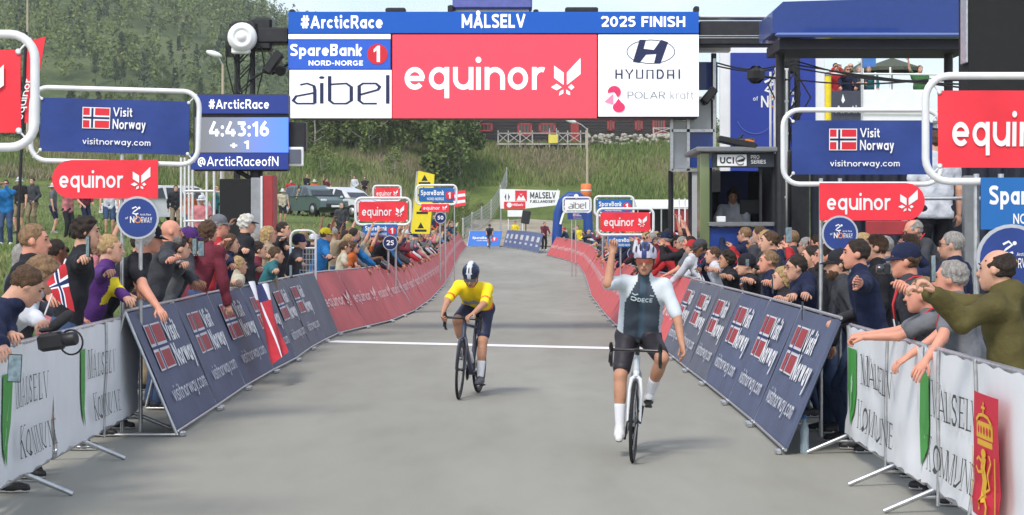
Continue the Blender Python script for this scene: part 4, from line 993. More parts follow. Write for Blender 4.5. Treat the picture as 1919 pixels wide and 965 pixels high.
# --- second rider, yellow jersey, bent over the bar
YR = R(180) - .20
ypos = place_bike(V3((862 - CX) / F * 20.4, 20.4, 0), YR)
bicycle('dark racing bicycle ridden by the cyclist in yellow', ypos, YR, mat('blue_black_frame', (.05, .06, .10), .3, var=.2, coat=.5), mat('blue_black_fork', (.045, .05, .085), .3, var=.2, coat=.5), lean=R(-1.5), steer=R(6), crank=R(150), accent=WHITE)
YJ = skeleton(H=1.74, lean=.84, bend=.34, pelvis=(-.0, -.26, 1.02), twist=-.05, roll=-.06,
             hands=((-.14, .60, .975), (.215, .66, .955)), hints=((-1, .0, -.2), (1, -.1, -.2)),
             feet=((-.115, .04, .21), (.115, -.08, .50)), khint=((-.15, 1, 0), (.15, 1, 0)), head=(.02, .62, 0), width=.92)
YJ['footR'] = .3; YJ['footL'] = .05; YJ['hdR'] = (0, .5, -.8); YJ['pnR'] = (-1, 0, 0); YJ['hdL'] = (.6, .8, -.3)
YM = [mat('yellow_jersey', srgb(245, 214, 20), .6, var=.06), mat('orange_band', srgb(226, 96, 40), .6, var=.05), mat('silver_panel', (.35, .36, .42), .6, var=.2)]
def yfn(C):
    r = np.zeros(len(C), int)
    for n in 'LR':
        a = np.array(YJ['sh' + n]); b = np.array(YJ['el' + n]); d = b - a; t = ((C - a) @ d) / (d @ d)
        dist = np.linalg.norm(C - a - np.outer(np.clip(t, 0, 1), d), axis=1)
        r = np.where((t > .74) & (t < .84) & (dist < .10), 1, r)
    w = np.array(YJ['waist']); ax = np.array(YJ['R2'] @ V3(0, 0, 1)); s_ = (C - w) @ ax; fwd = (C - w) @ np.array(YJ['R2'] @ V3(0, 1, 0))
    r = np.where((s_ > .02) & (s_ < .12) & (fwd > .05) & (np.abs(C[:, 0]) < .13), 2, r)
    r = np.where((s_ < -.06), 1, r)
    return r
rider('cyclist in yellow jersey bent over the handlebar with head down', ypos, YR, R(-1.5), YJ, skin('racer', (.47, .24, .15)), YM, yfn, mat('navy_bib_shorts', (.018, .024, .065), .55, var=.2, bump=.15, bscale=30),
      'dark', mat('navy_helmet', (.018, .03, .075), .3, var=.2), mat('white_helmet_band', (.62, .65, .70), .3, var=.05), mat('grey_lens', (.12, .14, .18), .08, var=0, spec=.7), mat('grey_shoe', (.10, .10, .11), .4, var=.05), curl=(.8, 1.0))
# --- third rider, small on the rise behind
tpos = V3((918 - CX) / F * 126, 126, road_z(126)); TR_ = R(180)
bicycle('small dark racing bicycle on the rise far up the road', tpos, TR_, mat('blue_black_frame', (.05, .06, .10)), mat('blue_black_fork', (.045, .05, .085)), crank=R(10), accent=WHITE)
TJ = skeleton(H=1.74, lean=.55, bend=.25, pelvis=(0, -.26, 1.02), hands=((-.20, .62, .97), (.20, .62, .97)), hints=((-1, 0, -.2), (1, 0, -.2)), feet=((-.115, .03, .50), (.115, .0, .20)), khint=((-.1, 1, 0), (.1, 1, 0)), head=(0, .1, 0))
rider('cyclist in dark kit riding alone over the rise', tpos, TR_, 0, TJ, SKINS[2], [mat('dark_kit', (.03, .035, .04), .6, var=.2)], None, mat('black_bib_shorts', (.022, .018, .024)), 'dark', mat('black_helmet', (.03, .03, .035)), mat('black_helmet', (.03, .03, .035)), mat('grey_lens', (.12, .14, .18)), mat('grey_shoe', (.1, .1, .11)), h=.022)
# ------------------------------------------------------------------ slanted hoardings along both sides of the road
GREYBLUE = mat('grey_blue_hoarding', srgb(80, 89, 114), .62, var=.18, scale=1.6, bump=.5, bscale=4)
GREYBLUE2 = mat('slate_hoarding', srgb(92, 97, 110), .62, var=.16, scale=1.6, bump=.5, bscale=4)
HRED = mat('red_hoarding', srgb(196, 84, 84), .6, var=.13, scale=1.4, bump=.45, bscale=4)
PPINK = mat('pale_red_print', srgb(232, 190, 188), .6, var=0)
PFLAG = mat('dull_red_print', srgb(160, 52, 56), .6, var=0)
PGREYW = mat('soft_white_print', (.62, .63, .67), .6, var=0)
def hoarding(a, b, out, label, m, pr, group, name='slanted_hoarding', h=1.0, lean=.42):
    """a, b: the ends of the foot line as read from left to right; out: +1 leans away to the left of a->b, seen from the road"""
    a, b = Vector(a), Vector(b); L = (b - a).length; u = (b - a).normalized()
    t = thing(name, label, 'hoarding', a, 0, group)
    away = Vector((-u.y, u.x, 0)) * out; away.normalize()
    v = (V3(0, 0, h) + away * lean); vl = v.length; v = v / vl; n = u.cross(v).normalized()
    if n.dot(away) > 0: n = -n
    wv = RNG.uniform(0, 6)
    def fr(x, y, w): return u * x + v * (y + .06) + n * (w + .010 * math.sin(x * 3.1 + wv) * math.sin(y * 3.0))
    # sheet, subdivided so that it can belly a little
    mb = MB(); nx, ny = 8, 4; g = .012
    for side, w in ((0, .012), (1, -.012)):
        base = len(mb.v); vs = [fr(g + (L - 2 * g) * i / nx, (vl - .02) * j / ny, w) for j in range(ny + 1) for i in range(nx + 1)]; fs = []
        for j in range(ny):
            for i in range(nx): q = j * (nx + 1) + i; f = (q, q + 1, q + nx + 2, q + nx + 1); fs.append(f if not side else tuple(reversed(f)))
        mb.add(vs, fs, 0, True)
    e = [fr(g, 0, .012), fr(L - g, 0, .012), fr(L - g, vl - .02, .012), fr(g, vl - .02, .012)]; e2 = [fr(g, 0, -.012), fr(L - g, 0, -.012), fr(L - g, vl - .02, -.012), fr(g, vl - .02, -.012)]
    mb.add(e + e2, [(0, 4, 5, 1), (1, 5, 6, 2), (2, 6, 7, 3), (3, 7, 4, 0)], 0)
    sheet = mb.build('sheet', m, t)
    if pr is not None: pr(L, vl - .02).build('lettering', lambda x, y, w: u * x + v * (y + .06) + n * w, sheet, .024)
    fm = MB()
    fm.tube([fr(.0, -.03, 0), fr(.0, vl + .0, 0)], .014, 6); fm.tube([fr(.0, -.015, -.0), fr(L - .02, -.015, 0)], .014, 6); fm.tube([fr(0, vl + .004, 0), fr(L - .02, vl + .004, 0)], .015, 6)
    fm.tube([fr(0, vl, 0), V3(0, 0, 0.02) + away * (lean + .28)], .013, 6); fm.tube([V3(0, 0, .02), V3(0, 0, .02) + away * (lean + .28)], .013, 6)
    fm.build('frame', STEEL, t)
    for x in (.06, L - .09):
        ft = MB().box(V3(0, 0, .022) + u * x - away * .03, (.05, .09, .044), bev=.01).tube([V3(0, 0, .04) + u * x, fr(x, -.01, -.01)], .016, 6); ft.build('foot', STEEL, t)
    return t
def pr_visit(L, H):
    p = Print(); x0, w = L * .15, L * .72
    fx, fw, fy, fh = x0, w * .46, H * .47, H * .40
    p.rect(PGREYW, fx, fy, fw, fh)
    ax, bx = fx + fw * .27, fx + fw * .42; ay, by = fy + fh * .40, fy + fh * .58
    for (xa, xb, ya, yb) in ((fx + .03, ax, fy + .015, ay), (bx, fx + fw - .03, fy + .015, ay), (fx + .03, ax, by, fy + fh - .015), (bx, fx + fw - .03, by, fy + fh - .015)): p.rect(PFLAG, xa, ya, xb - xa, yb - ya)
    p.rect(PNAVY, ax + fw * .045, fy, fw * .05, fh); p.rect(PNAVY, fx, ay + fh * .06, fw, fh * .06)
    p.text(PWHITE, 'Visit', fx + fw + .06, H * .68, w * .36, H * .19, .03); p.text(PWHITE, 'Norway', fx + fw + .06, H * .40, w * .60, H * .26, .03)
    p.text(PGREYW, 'visitnorway.com', x0, H * .16, w * 1.08, H * .17, .012)
    return p
def pr_red(i):
    def f(L, H):
        p = Print()
        p.text(PPINK, 'equinor', L * .06, H * .36, L * .62, H * .24, .03); p.put(em_star(PPINK), L * .74, H * .36, L * .2, H * .30)
        return p
    return f
LF = [(334, 820), (409, 769), (462, 731), (515, 699), (557, 677), (585, 656), (611, 641), (636, 629)]
LP_ = [G(*p) for p in LF]
ORD = ['first', 'second', 'third', 'fourth', 'fifth', 'sixth', 'seventh', 'eighth', 'ninth', 'tenth', 'eleventh', 'twelfth', 'thirteenth', 'fourteenth', 'fifteenth', 'sixteenth', 'seventeenth', 'eighteenth', 'nineteenth', 'twentieth'] + ['twenty-' + w for w in 'first second third fourth fifth sixth seventh eighth ninth'.split()] + ['thirtieth'] + ['thirty-' + w for w in 'first second third fourth fifth sixth seventh eighth ninth'.split()] + ['fortieth'] * 6
for i in range(7):
    hoarding(LP_[i], LP_[i + 1], 1, f'{ORD[i]} blue grey Visit Norway hoarding in the row left of the road', GREYBLUE if i < 4 else GREYBLUE2, pr_visit if i < 6 else None, 'blue grey hoardings left of the road')
RF_ = [(1469, 855), (1411, 800), (1363, 759), (1320, 723), (1288, 698), (1261, 675), (1240, 659)]
RP_ = [G(*p) for p in RF_]
for i in range(6):
    hoarding(RP_[i + 1], RP_[i], 1, f'{ORD[i]} blue grey Visit Norway hoarding in the row right of the road', GREYBLUE2 if i > 2 else GREYBLUE, pr_visit, 'blue grey hoardings right of the road')
def chain_pts(pix, step, start=None):
    """walk along the foot line in equal steps"""
    pts = [G(*p) for p in pix] if not isinstance(pix[0], Vector) else pix
    out = [pts[0]]; cur = pts[0]; i = 1
    while i < len(pts):
        d = (pts[i] - cur).length
        if d >= step: cur = cur + (pts[i] - cur).normalized() * step; out.append(cur.copy())
        else: i += 1
    for p in out: p.z = road_z(p.y)
    return out
LRED = chain_pts([V3(-2.92, 33.4, 0), V3(-2.62, 36, 0), V3(-2.28, 38.8, 0), V3(-2.10, 44, 0), V3(-2.08, 52, 0), V3(-2.25, 66, 0), V3(-2.55, 82, 0), V3(-2.85, 98, 0), V3(-2.95, 117, 0), V3(-3.0, 133, 0)], 2.5)
for i in range(len(LRED) - 1):
    k = i
    hoarding(LRED[i], LRED[i + 1], 1, (f'{ORD[i]} red hoarding counted from the white finish line, left of the road' if k is not None else 'red hoarding with pale lettering far along the left side of the road'), HRED, pr_red(i), 'red hoardings left of the road', lean=.55)
RRED = chain_pts([V3(2.17, 28.9, 0), V3(1.95, 33, 0), V3(1.88, 37, 0), V3(1.95, 43, 0), V3(2.15, 54, 0), V3(2.6, 68, 0), V3(3.1, 85, 0), V3(3.25, 97, 0), V3(2.7, 106, 0), V3(1.68, 113.5, 0)], 2.5)
for i in range(len(RRED) - 1):
    hoarding(RRED[i + 1], RRED[i], 1, (f'{ORD[i]} red hoarding counted from the grey ones, right of the road' if i < 60 else ''), HRED, pr_red(i), 'red hoardings right of the road', lean=.55)
def pr_bank(L, H):
    p = Print(); p.put(em_bank(), L * .12, H * .34, L * .74, H * .95); return p
def pr_small_visit(L, H):
    p = Print(); p.rect(PGREYW, L * .25, H * .5, L * .5, H * .28); p.rect(PGREYW, L * .3, H * .25, L * .4, H * .12); return p
far_a, far_b, far_c = V3(-3.05, 134.5, 0), V3(-.62, 133.5, 0), V3(1.62, 114.5, 0)
bl = chain_pts([far_a, far_b], 2.40)
PB2 = mat('bright_blue_hoarding', srgb(46, 110, 196), .55, var=.06)
for i in range(len(bl) - 1): hoarding(bl[i], bl[i + 1], 1, 'bright blue bank hoarding closing the road behind the lone rider', PB2, pr_bank, None, h=1.05)
FARBLUE = mat('pale_blue_grey_hoarding', srgb(96, 108, 148), .6, var=.1)
gb = chain_pts([far_b, V3(.2, 126, 0), V3(1.0, 120, 0), far_c], 2.6)
for i in range(len(gb) - 1): hoarding(gb[i], gb[i + 1], 1, f'{ORD[i]} small grey blue hoarding on the far bend, counted from the blue one', FARBLUE, pr_small_visit, 'grey blue hoardings on the far bend', h=1.1, lean=.3)

# ------------------------------------------------------------------ steel crowd barriers with vinyl banners
def crowd_barrier(a, b, label, prints, foot_at, group, posts=(.5,), seam=True):
    """a -> b is read left to right from the road side"""
    a, b = Vector(a), Vector(b); L = (b - a).length; u = (b - a).normalized(); t = thing('crowd_barrier', label, 'barrier', a, 0, group)
    n = Vector((u.y, -u.x, 0))                # towards the road
    fr = lambda x, y, w: u * x + V3(0, 0, y) + n * w
    zb, zt = .14, 1.0
    m = MB(); loop = [fr(x, y, 0) for x, y in round_rect(L - .04, zt - zb, .07, 4, .02, zb)]
    m.tube(loop, .019, 8, closed=True); m.build('frame', STEEL, t)
    bars = MB(); k = int(L / .13)
    for i in range(1, k): bars.tube([fr(.02 + (L - .04) * i / k, zb, 0), fr(.02 + (L - .04) * i / k, zt, 0)], .0065, 5, cap=False)
    bars.build('upright_bars', STEEL, t)['kind'] = 'stuff'
    for x in foot_at:
        f = MB()
        for sd in (1, -1): f.tube([fr(x, .30, 0), fr(x, .15, 0), fr(x + .0, .012, sd * .33)], [.018, .019, .017], 8)
        f.tube([fr(x, .10, .13), fr(x, .10, -.13)], .012, 6); f.build('foot', STEEL, t)
    ph = RNG.uniform(0, 6)
    wave = lambda x, y: .018 * math.sin(x * 4.3 + ph) * math.sin(y * 3.5 + ph) + .012 * math.sin(x * 9 + y * 4 + ph) * (1.0 - y) + .015 * (y < .3)
    bf = lambda x, y, w: fr(x, y, .026 + w + wave(x, y))
    nx, ny = 26, 10; vs = []; fs = []
    y0, y1 = .17, 1.005
    g = lambda i, j: bf(.03 + (L - .06) * i / nx, y0 + (y1 - y0) * j / ny - (.02 * math.sin(i * 1.1 + ph) ** 2 if j in (0, ny) else 0), 0)
    for w in (0, -.004):
        vs = [g(i, j) + n * w for j in range(ny + 1) for i in range(nx + 1)]; fs = []
        for j in range(ny):
            for i in range(nx): q = j * (nx + 1) + i; f = (q, q + 1, q + nx + 2, q + nx + 1); fs.append(f if w == 0 else tuple(reversed(f)))
        if w == 0: ban = MB()
        ban.add(vs, fs, 0, True)
    bo = ban.build('banner', WHITE, t)
    prints(L).build('lettering', bf, bo, .010)
    for x in posts:
        MB().tube([bf(x * L, y, .012) for y in (.08, .35, .65, .9, 1.01)], .011, 6).build('front_post', STEEL, t)
    MB().tube([fr(L - .02, zb + .25, -.0), fr(L - .02, zb + .5, -.0)], .0225, 8).build('orange_sleeve', mat('orange_tape', (.55, .10, .03), .5), t)
    return t
PTXT = mat('dark_grey_print', (.045, .05, .05), .6, var=0)
def pr_malselv(x0, k=1.0):
    def f(L):
        p = Print(); p.put(em_shield(), x0, .26, .34 * k, .58)
        serif(p, PTXT, 'MÅLSELV', x0 + .36 * k, .60, .86 * k, .22); serif(p, PTXT, 'KOMMUNE', x0 + .36 * k, .28, .95 * k, .21); return p
    return f
def pr_arms(L):
    p = Print(); YE = mat('gold_print', srgb(226, 176, 50), .6, var=0); RD = mat('arms_red_print', srgb(206, 38, 62), .6, var=0); x = 0.0
    p.rect(RD, x, .17, .40, .74)
    c = x + .20     # crown: band, arches, orb and cross
    p.rect(YE, c - .11, .60, .22, .035); p.rect(YE, c - .125, .645, .25, .10)
    for i in range(5): p.disc(RD, c - .09 + .045 * i, .695, .012, .026, 10)
    p.line(YE, [(c - .12, .745), (c - .07, .78), (c, .79), (c + .07, .78), (c + .12, .745)], .02); p.rect(YE, c - .008, .79, .016, .075); p.rect(YE, c - .03, .825, .06, .014)
    # rampant lion holding an axe
    p.line(YE, [(c + .01, .54), (c - .01, .47), (c + .015, .40), (c - .005, .33), (c + .01, .27)], .055); p.disc(YE, c + .005, .56, .032, .028)
    p.line(YE, [(c, .50), (c - .06, .53), (c - .09, .51)], .018); p.line(YE, [(c, .45), (c - .07, .44), (c - .10, .47)], .018); p.line(YE, [(c, .32), (c - .05, .27), (c - .03, .22)], .02); p.line(YE, [(c + .01, .30), (c + .06, .25), (c + .05, .20)], .02)
    p.line(YE, [(c + .02, .33), (c + .08, .36), (c + .06, .44), (c + .11, .52), (c + .09, .56)], .016)
    p.line(YE, [(x + .035, .58), (x + .045, .4), (x + .03, .24)], .014); p.line(YE, [(x + .375, .56), (x + .36, .4), (x + .375, .22)], .014)
    serif(p, PTXT, 'ÆREN', x - .02, .035, .44, .10)
    q = Print(); q.put(p, 1.70, .06, 1.45, .88); return q
def pr_two(L):
    p = pr_malselv(-.14, 1.40)(L); q = pr_arms(L); p.items += q.items; return p
BL = [V3(-3.32, 17.35, 0), V3(-3.22, 13.75, 0), V3(-3.10, 10.1, 0), V3(-3.0, 6.9, 0)]
crowd_barrier(BL[1], BL[0], 'steel crowd barrier with white Målselv Kommune banner beside the left blue grey hoardings', pr_malselv(.95, 1.0), (1.15, 3.5), 'steel barriers left of the road', posts=(.54,))
crowd_barrier(BL[2], BL[1], 'steel crowd barrier with white banner in the lower left corner', pr_malselv(2.0, 1.05), (.5, 2.75), 'steel barriers left of the road', posts=())
BR = [V3(2.62, 15.35, 0), V3(2.60, 12.35, 0), V3(2.58, 8.9, 0)]
crowd_barrier(BR[0], BR[1], 'steel crowd barrier with white Målselv Kommune banner beside the right blue grey hoardings', pr_malselv(.22, 1.62), (.02, 2.0), 'steel barriers right of the road', posts=(.62,))
crowd_barrier(BR[1], BR[2], 'steel crowd barrier with the red coat of arms at the right edge', lambda L: pr_two(L), (.3, 2.9), 'steel barriers right of the road', posts=(.16, .41))
# ------------------------------------------------------------------ looped overhead signs on posts
def loop_sign(label, pl, pr, Y, top, bot, post_px, kind, lower=None, roundel=None, group='looped signs above the crowd', roll=0.0, bm=None, foot_z=0.0, tube=.022, mirror=False):
    """pl, pr, top, bot: frame edges in photo pixels at distance Y"""
    A = P(pl, bot, Y); B = P(pr, top, Y); W = B.x - A.x; Hh = B.z - A.z; px = P(post_px, 0, Y).x
    t = thing('looped_sign', label, 'sign', (px, Y, foot_z), 0, group)
    k = tube / .022
    cr, sr = math.cos(roll), math.sin(roll); ox, oz = A.x - px, A.z - foot_z
    fr = lambda u, v, w: V3(ox + u * cr - v * sr, -w, oz + u * sr + v * cr)
    m = MB(); m.tube([fr(x, y, 0) for x, y in round_rect(W, Hh, Hh * .22, 6)], tube, 10, closed=True); m.build('loop_frame', WHITEPIPE, t)
    po = MB(); pz = oz
    for dx in ((-.0, .16 if not mirror else -.16)): po.tube([V3(dx, .03, 0), V3(dx, .03, pz + .05)], tube * .8, 8)
    po.build('post', STEEL, t)
    mx_, mt, mbt = W * .055, Hh * .14, Hh * .13
    bw, bh = W - 2 * mx_, Hh - mt - mbt; ph = RNG.uniform(0, 6)
    wv = lambda u, v: .012 * math.sin(u * 7 + ph + v * 3) * math.sin(v * 6 + ph)
    bf = lambda u, v, w: fr(mx_ + u, mbt + v, w + wv(u, v))
    nx, ny = 14, 6; ban = MB()
    for w in (.004, -.004):
        vs = [bf(bw * i / nx, bh * j / ny, w) for j in range(ny + 1) for i in range(nx + 1)]; fs = []
        for j in range(ny):
            for i in range(nx): q = j * (nx + 1) + i; f = (q, q + 1, q + nx + 2, q + nx + 1); fs.append(f if w > 0 else tuple(reversed(f)))
        ban.add(vs, fs, 0, True)
    bm_ = {'visit': NAVY, 'equinor': EQRED, 'bank': SPBLUE, 'aibel': WHITE}[kind]
    bo = ban.build('banner', bm_, t)
    board_print(kind, bw, bh).build('lettering', bf, bo, .014)
    for u, v, x, y in ((.01, .01, -mx_ * .7, -mbt * .75), (bw - .01, .01, bw + mx_ * .7, -mbt * .75), (.01, bh - .01, -mx_ * .7, bh + mt * .75), (bw - .01, bh - .01, bw + mx_ * .7, bh + mt * .75)):
        ti = MB(); ti.tube([bf(u, v, .01), bf(x, y, .0)], .005 * k, 5); ti.lathe([(.008 * k, -.004), (.016 * k, 0), (.008 * k, .004)], 8, bf(u, v, .012), Matrix.Rotation(R(90), 3, 'X'))
        ti.build('tie', WHITEPIPE, t)
    if lower:
        lk, l0, l1, t0, b0, rs = lower       # kind, left, right, top, bottom px, rounded side
        a = P(l0, b0, Y); b = P(l1, t0, Y); w_, h_ = b.x - a.x, b.z - a.z
        lf = lambda u, v, w: V3(a.x - px + u, -.03 - w, a.z - foot_z + v)
        n = 9
        if rs == 'L': poly = [(h_ * .5 - h_ * .5 * math.sin(R(180 * i / n)), h_ * .5 + h_ * .5 * -math.cos(R(180 * i / n))) for i in range(n + 1)][::-1]; poly = poly + [(w_, 0), (w_, h_)]
        elif rs == 'R': poly = [(0, h_), (0, 0)] + [(w_ - h_ * .5 + h_ * .5 * math.sin(R(180 * i / n)), h_ * .5 - h_ * .5 * math.cos(R(180 * i / n))) for i in range(n + 1)]
        else: poly = [(0, 0), (w_, 0), (w_, h_), (0, h_)]
        lm = {'equinor': EQRED, 'bank': SPBLUE, 'visit': NAVY}[lk]
        lo = MB().prism(poly, lf, 0, .012).build('lower_board', lm, t)
        board_print(lk, w_, h_).build('lettering', lf, lo, .014)
    if roundel:
        rt, cx_, cy_, rr = roundel; c = P(cx_, cy_, Y); r = rr / F * Y
        rf = lambda u, v, w: V3(c.x - px + u, -.03 - w, c.z - foot_z + v)
        circ = [(r * math.cos(2 * math.pi * i / 28), r * math.sin(2 * math.pi * i / 28)) for i in range(28)]
        ro = MB().prism([(u * 1.0, v * 1.0) for u, v in circ], rf, 0, .014).build('roundel', mat('roundel_grey', (.45, .47, .50), .5), t)
        p = Print(); p.disc(NAVY if rt == 'race' else PNAVY, 0, 0, r * .90, n=28)
        if rt == 'race': p.put(em_race(), -.0 * r, -.08 * r, r * .82)
        else: p.text(PWHITE, rt, -r * .5, -r * .32, r * 1.0, r * .66, .04)
        p.build('emblem', rf, ro, .016)
    return t
def board_print(kind, w, h):
    p = Print()
    if kind == 'visit':
        k = min(w * .62, h * 1.35); x = (w - k) / 2 + .03 * w
        p.put(em_norway(), x, h * .40 - .335 * k, k); p.text(PWHITE, 'visitnorway.com', x, h * .12, k * .96, h * .14, .012)
    elif kind == 'equinor':
        p.text(PWHITE, 'equinor', w * .07, h * .16, w * .60, h * .56, .035); p.put(em_star(PWHITE), w * .74, h * .22, w * .20, h * .60)
    elif kind == 'bank':
        k = min(w * .88, h * 2.4); p.put(em_bank(), (w - k) / 2, h * .5 - k * .15, k)
    elif kind == 'aibel':
        p.put(em_aibel(PBLACK, .04), w * .14, h * .05, w * .72, h * 1.0)
    return p
loop_sign('navy Visit Norway sign in white loop over the left crowd, red capsule board below', 57, 371, 17.0, 163, 300, 228, 'visit', ('equinor', 100, 298, 300, 372, 'L'), ('race', 260, 408, 40), roll=-.028)
loop_sign('red looped sign cut off by the left edge of the photo', -410, 66, 10.3, 64, 276, -300, 'equinor', tube=.024)
loop_sign('navy Visit Norway sign in white loop over the right crowd, red capsule board below', 1468, 1764, 16.6, 206, 345, 1540, 'visit', ('equinor', 1535, 1732, 343, 413, 'R'), ('race', 1573, 438, 34))
loop_sign('large red looped sign at the right edge over the man in olive', 1735, 2150, 12.8, 142, 340, 1832, 'equinor', ('bank', 1836, 2090, 333, 430, ''), ('race', 1893, 486, 66), tube=.025)
loop_sign('red looped sign with a 25 roundel above the left red hoardings', 667, 770, 42.0, 371, 421, 742, 'equinor', ('bank', 680, 745, 420, 443, 'L'), ('25', 732, 455, 14), tube=.03, mirror=True)
loop_sign('small red looped sign behind the bigger red one on the left', 700, 752, 62.0, 348, 376, 740, 'equinor', tube=.03, foot_z=.9, mirror=True)
loop_sign('blue bank looped sign beside the yellow feather banner', 781, 856, 60.0, 347, 383, 835, 'bank', ('equinor', 790, 842, 382, 397, ''), ('50', 826, 408, 11), tube=.035, foot_z=.3, mirror=True)
loop_sign('white looped sign at the foot of the blue inflatable arch', 1056, 1108, 80.0, 370, 398, 1072, 'aibel', ('visit', 1064, 1100, 398, 411, ''), None, tube=.035)
loop_sign('blue bank looped sign behind the red one on the right', 1115, 1188, 58.0, 368, 404, 1130, 'bank', tube=.035)
loop_sign('red looped sign above the fist of the winning rider', 1120, 1225, 43.0, 391, 440, 1150, 'equinor', ('bank', 1140, 1208, 443, 463, ''), ('25', 1188, 475, 12), tube=.03)

# ------------------------------------------------------------------ finish gantry
GY = 33.0
gx0, gx1 = P(541, 0, GY).x, P(1310, 0, GY).x; gz1 = P(0, 22, GY).z; gz0 = P(0, 221, GY).z
gt = thing('finish_gantry', 'finish gantry spanning the road with blue, red and white sponsor face', 'gantry', (gx0, GY, 0))
W, Hh = gx1 - gx0, gz1 - gz0
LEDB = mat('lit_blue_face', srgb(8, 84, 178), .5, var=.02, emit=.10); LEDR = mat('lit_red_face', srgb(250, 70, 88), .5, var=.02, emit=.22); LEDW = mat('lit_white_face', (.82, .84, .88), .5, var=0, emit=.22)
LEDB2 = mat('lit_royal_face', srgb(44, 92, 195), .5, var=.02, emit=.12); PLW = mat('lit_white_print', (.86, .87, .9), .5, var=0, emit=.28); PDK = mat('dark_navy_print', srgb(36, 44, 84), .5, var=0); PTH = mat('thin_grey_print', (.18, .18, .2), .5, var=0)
core = MB().box((W / 2, .35, gz0 + Hh / 2), (W, .68, Hh), bev=.02).build('box_frame', BLACKMETAL, gt)
sx = lambda px: P(px, 0, GY).x - gx0
sz = lambda py: P(0, py, GY).z
def face(name, x0, x1, y0, y1, m, pr=None):
    a, b = sx(x0), sx(x1); c, d = sz(y1), sz(y0)
    o = MB().box(((a + b) / 2, -.02, (c + d) / 2), (b - a - .006, .05, d - c - .006), bev=.004).build(name, m, gt)
    if pr: pr.build('lettering', lambda u, v, w: V3(a + u, -.045 - w, c + v), o, .004)
    return b - a, d - c
w, h = sx(1310) - sx(541), sz(22) - sz(65)
p = Print(); q = lambda px: (px - 541) / 769 * w
p.text(PLW, '#ArcticRace', q(565), h * .22, q(718) - q(565), h * .56, .035); p.text(PLW, 'MÅLSELV', q(866), h * .24, q(985) - q(866), h * .60, .035); p.text(PLW, '2025 FINISH', q(1127), h * .28, q(1284) - q(1127), h * .46, .035)
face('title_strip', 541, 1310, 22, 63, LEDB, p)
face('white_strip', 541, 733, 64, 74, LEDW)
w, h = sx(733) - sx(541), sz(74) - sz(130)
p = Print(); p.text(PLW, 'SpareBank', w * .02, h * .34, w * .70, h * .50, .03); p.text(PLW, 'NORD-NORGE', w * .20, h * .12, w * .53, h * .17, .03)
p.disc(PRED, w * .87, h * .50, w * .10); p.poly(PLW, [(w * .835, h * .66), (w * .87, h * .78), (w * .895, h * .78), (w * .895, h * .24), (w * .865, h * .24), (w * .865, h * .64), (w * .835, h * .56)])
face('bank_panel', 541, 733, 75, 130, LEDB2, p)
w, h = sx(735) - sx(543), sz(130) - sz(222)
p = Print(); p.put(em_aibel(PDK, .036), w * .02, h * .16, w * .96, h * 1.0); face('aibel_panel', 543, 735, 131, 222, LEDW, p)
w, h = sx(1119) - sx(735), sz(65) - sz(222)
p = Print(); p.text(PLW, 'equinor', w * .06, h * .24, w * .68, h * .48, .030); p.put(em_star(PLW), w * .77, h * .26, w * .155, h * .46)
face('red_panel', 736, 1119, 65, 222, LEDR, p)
w, h = sx(1310) - sx(1120), sz(65) - sz(219)
p = Print(); cx_, cy_ = w * .52, h * .79; p.ring(PDK, cx_, cy_, w * .24, h * .148, .014)
p.poly(PDK, [(cx_ - .30, cy_ - .17), (cx_ - .19, cy_ + .20), (cx_ - .08, cy_ + .20), (cx_ - .12, cy_ + .05), (cx_ + .05, cy_ + .03), (cx_ + .17, cy_ + .20), (cx_ + .29, cy_ + .16), (cx_ + .16, cy_ - .20), (cx_ + .05, cy_ - .20), (cx_ + .09, cy_ - .04), (cx_ - .08, cy_ - .05), (cx_ - .19, cy_ - .19)])
def hyundai(p, m, x, y, w, h):
    k = w / 7.3; L = .16 * k
    for i, ch in enumerate('HYUNDAI'):
        a = x + i * k * 1.06; b = a + k * .75
        if ch == 'H': p.rect(m, a, y, L, h); p.rect(m, b - L, y, L, h); p.rect(m, a + L, y + h * .42, b - a - 2 * L, h * .15)
        if ch == 'Y': p.line(m, [(a, y + h), ((a + b) / 2, y + h * .45), (b, y + h)], L); p.rect(m, (a + b) / 2 - L / 2, y, L, h * .45)
        if ch == 'U': p.line(m, [(a + L / 2, y + h), (a + L / 2, y + L * .5), (b - L / 2, y + L * .5), (b - L / 2, y + h)], L)
        if ch == 'N': p.line(m, [(a + L / 2, y), (a + L / 2, y + h - L * .5), (b - L / 2, y + h - L * .5), (b - L / 2, y)], L)
        if ch == 'D': p.ring(m, a + (b - a) / 2, y + h / 2, (b - a) / 2, h / 2, L, 16, -90, 90); p.line(m, [(a + L * .5, y), (a + L * .5, y + h)], L); p.rect(m, a + L, y, (b - a) * .45, L * .8); p.rect(m, a + L, y + h - L * .8, (b - a) * .45, L * .8)
        if ch == 'A': p.line(m, [(a + L / 2, y), (a + L / 2, y + h - L * .5), (b - L / 2, y + h - L * .5), (b - L / 2, y)], L); p.rect(m, a + L, y + h * .35, b - a - 2 * L, h * .13)
        if ch == 'I': p.rect(m, a + .12 * k, y, L, h)
hyundai(p, PDK, w * .17, h * .46, w * .70, h * .115)
PK = mat('pink_print', srgb(232, 60, 110), .5, var=0); PK2 = mat('pale_pink_print', srgb(238, 150, 185), .5, var=0)
p.ring(PK, w * .16, h * .30, w * .065, h * .075, w * .064, 20, -60, 190); p.poly(PK2, [(w * .06, h * .18), (w * .15, h * .28), (w * .15, h * .15)]); p.disc(PK, w * .205, h * .115, w * .06, h * .062); p.poly(PK, [(w * .15, h * .13), (w * .20, h * .22), (w * .26, h * .13)])
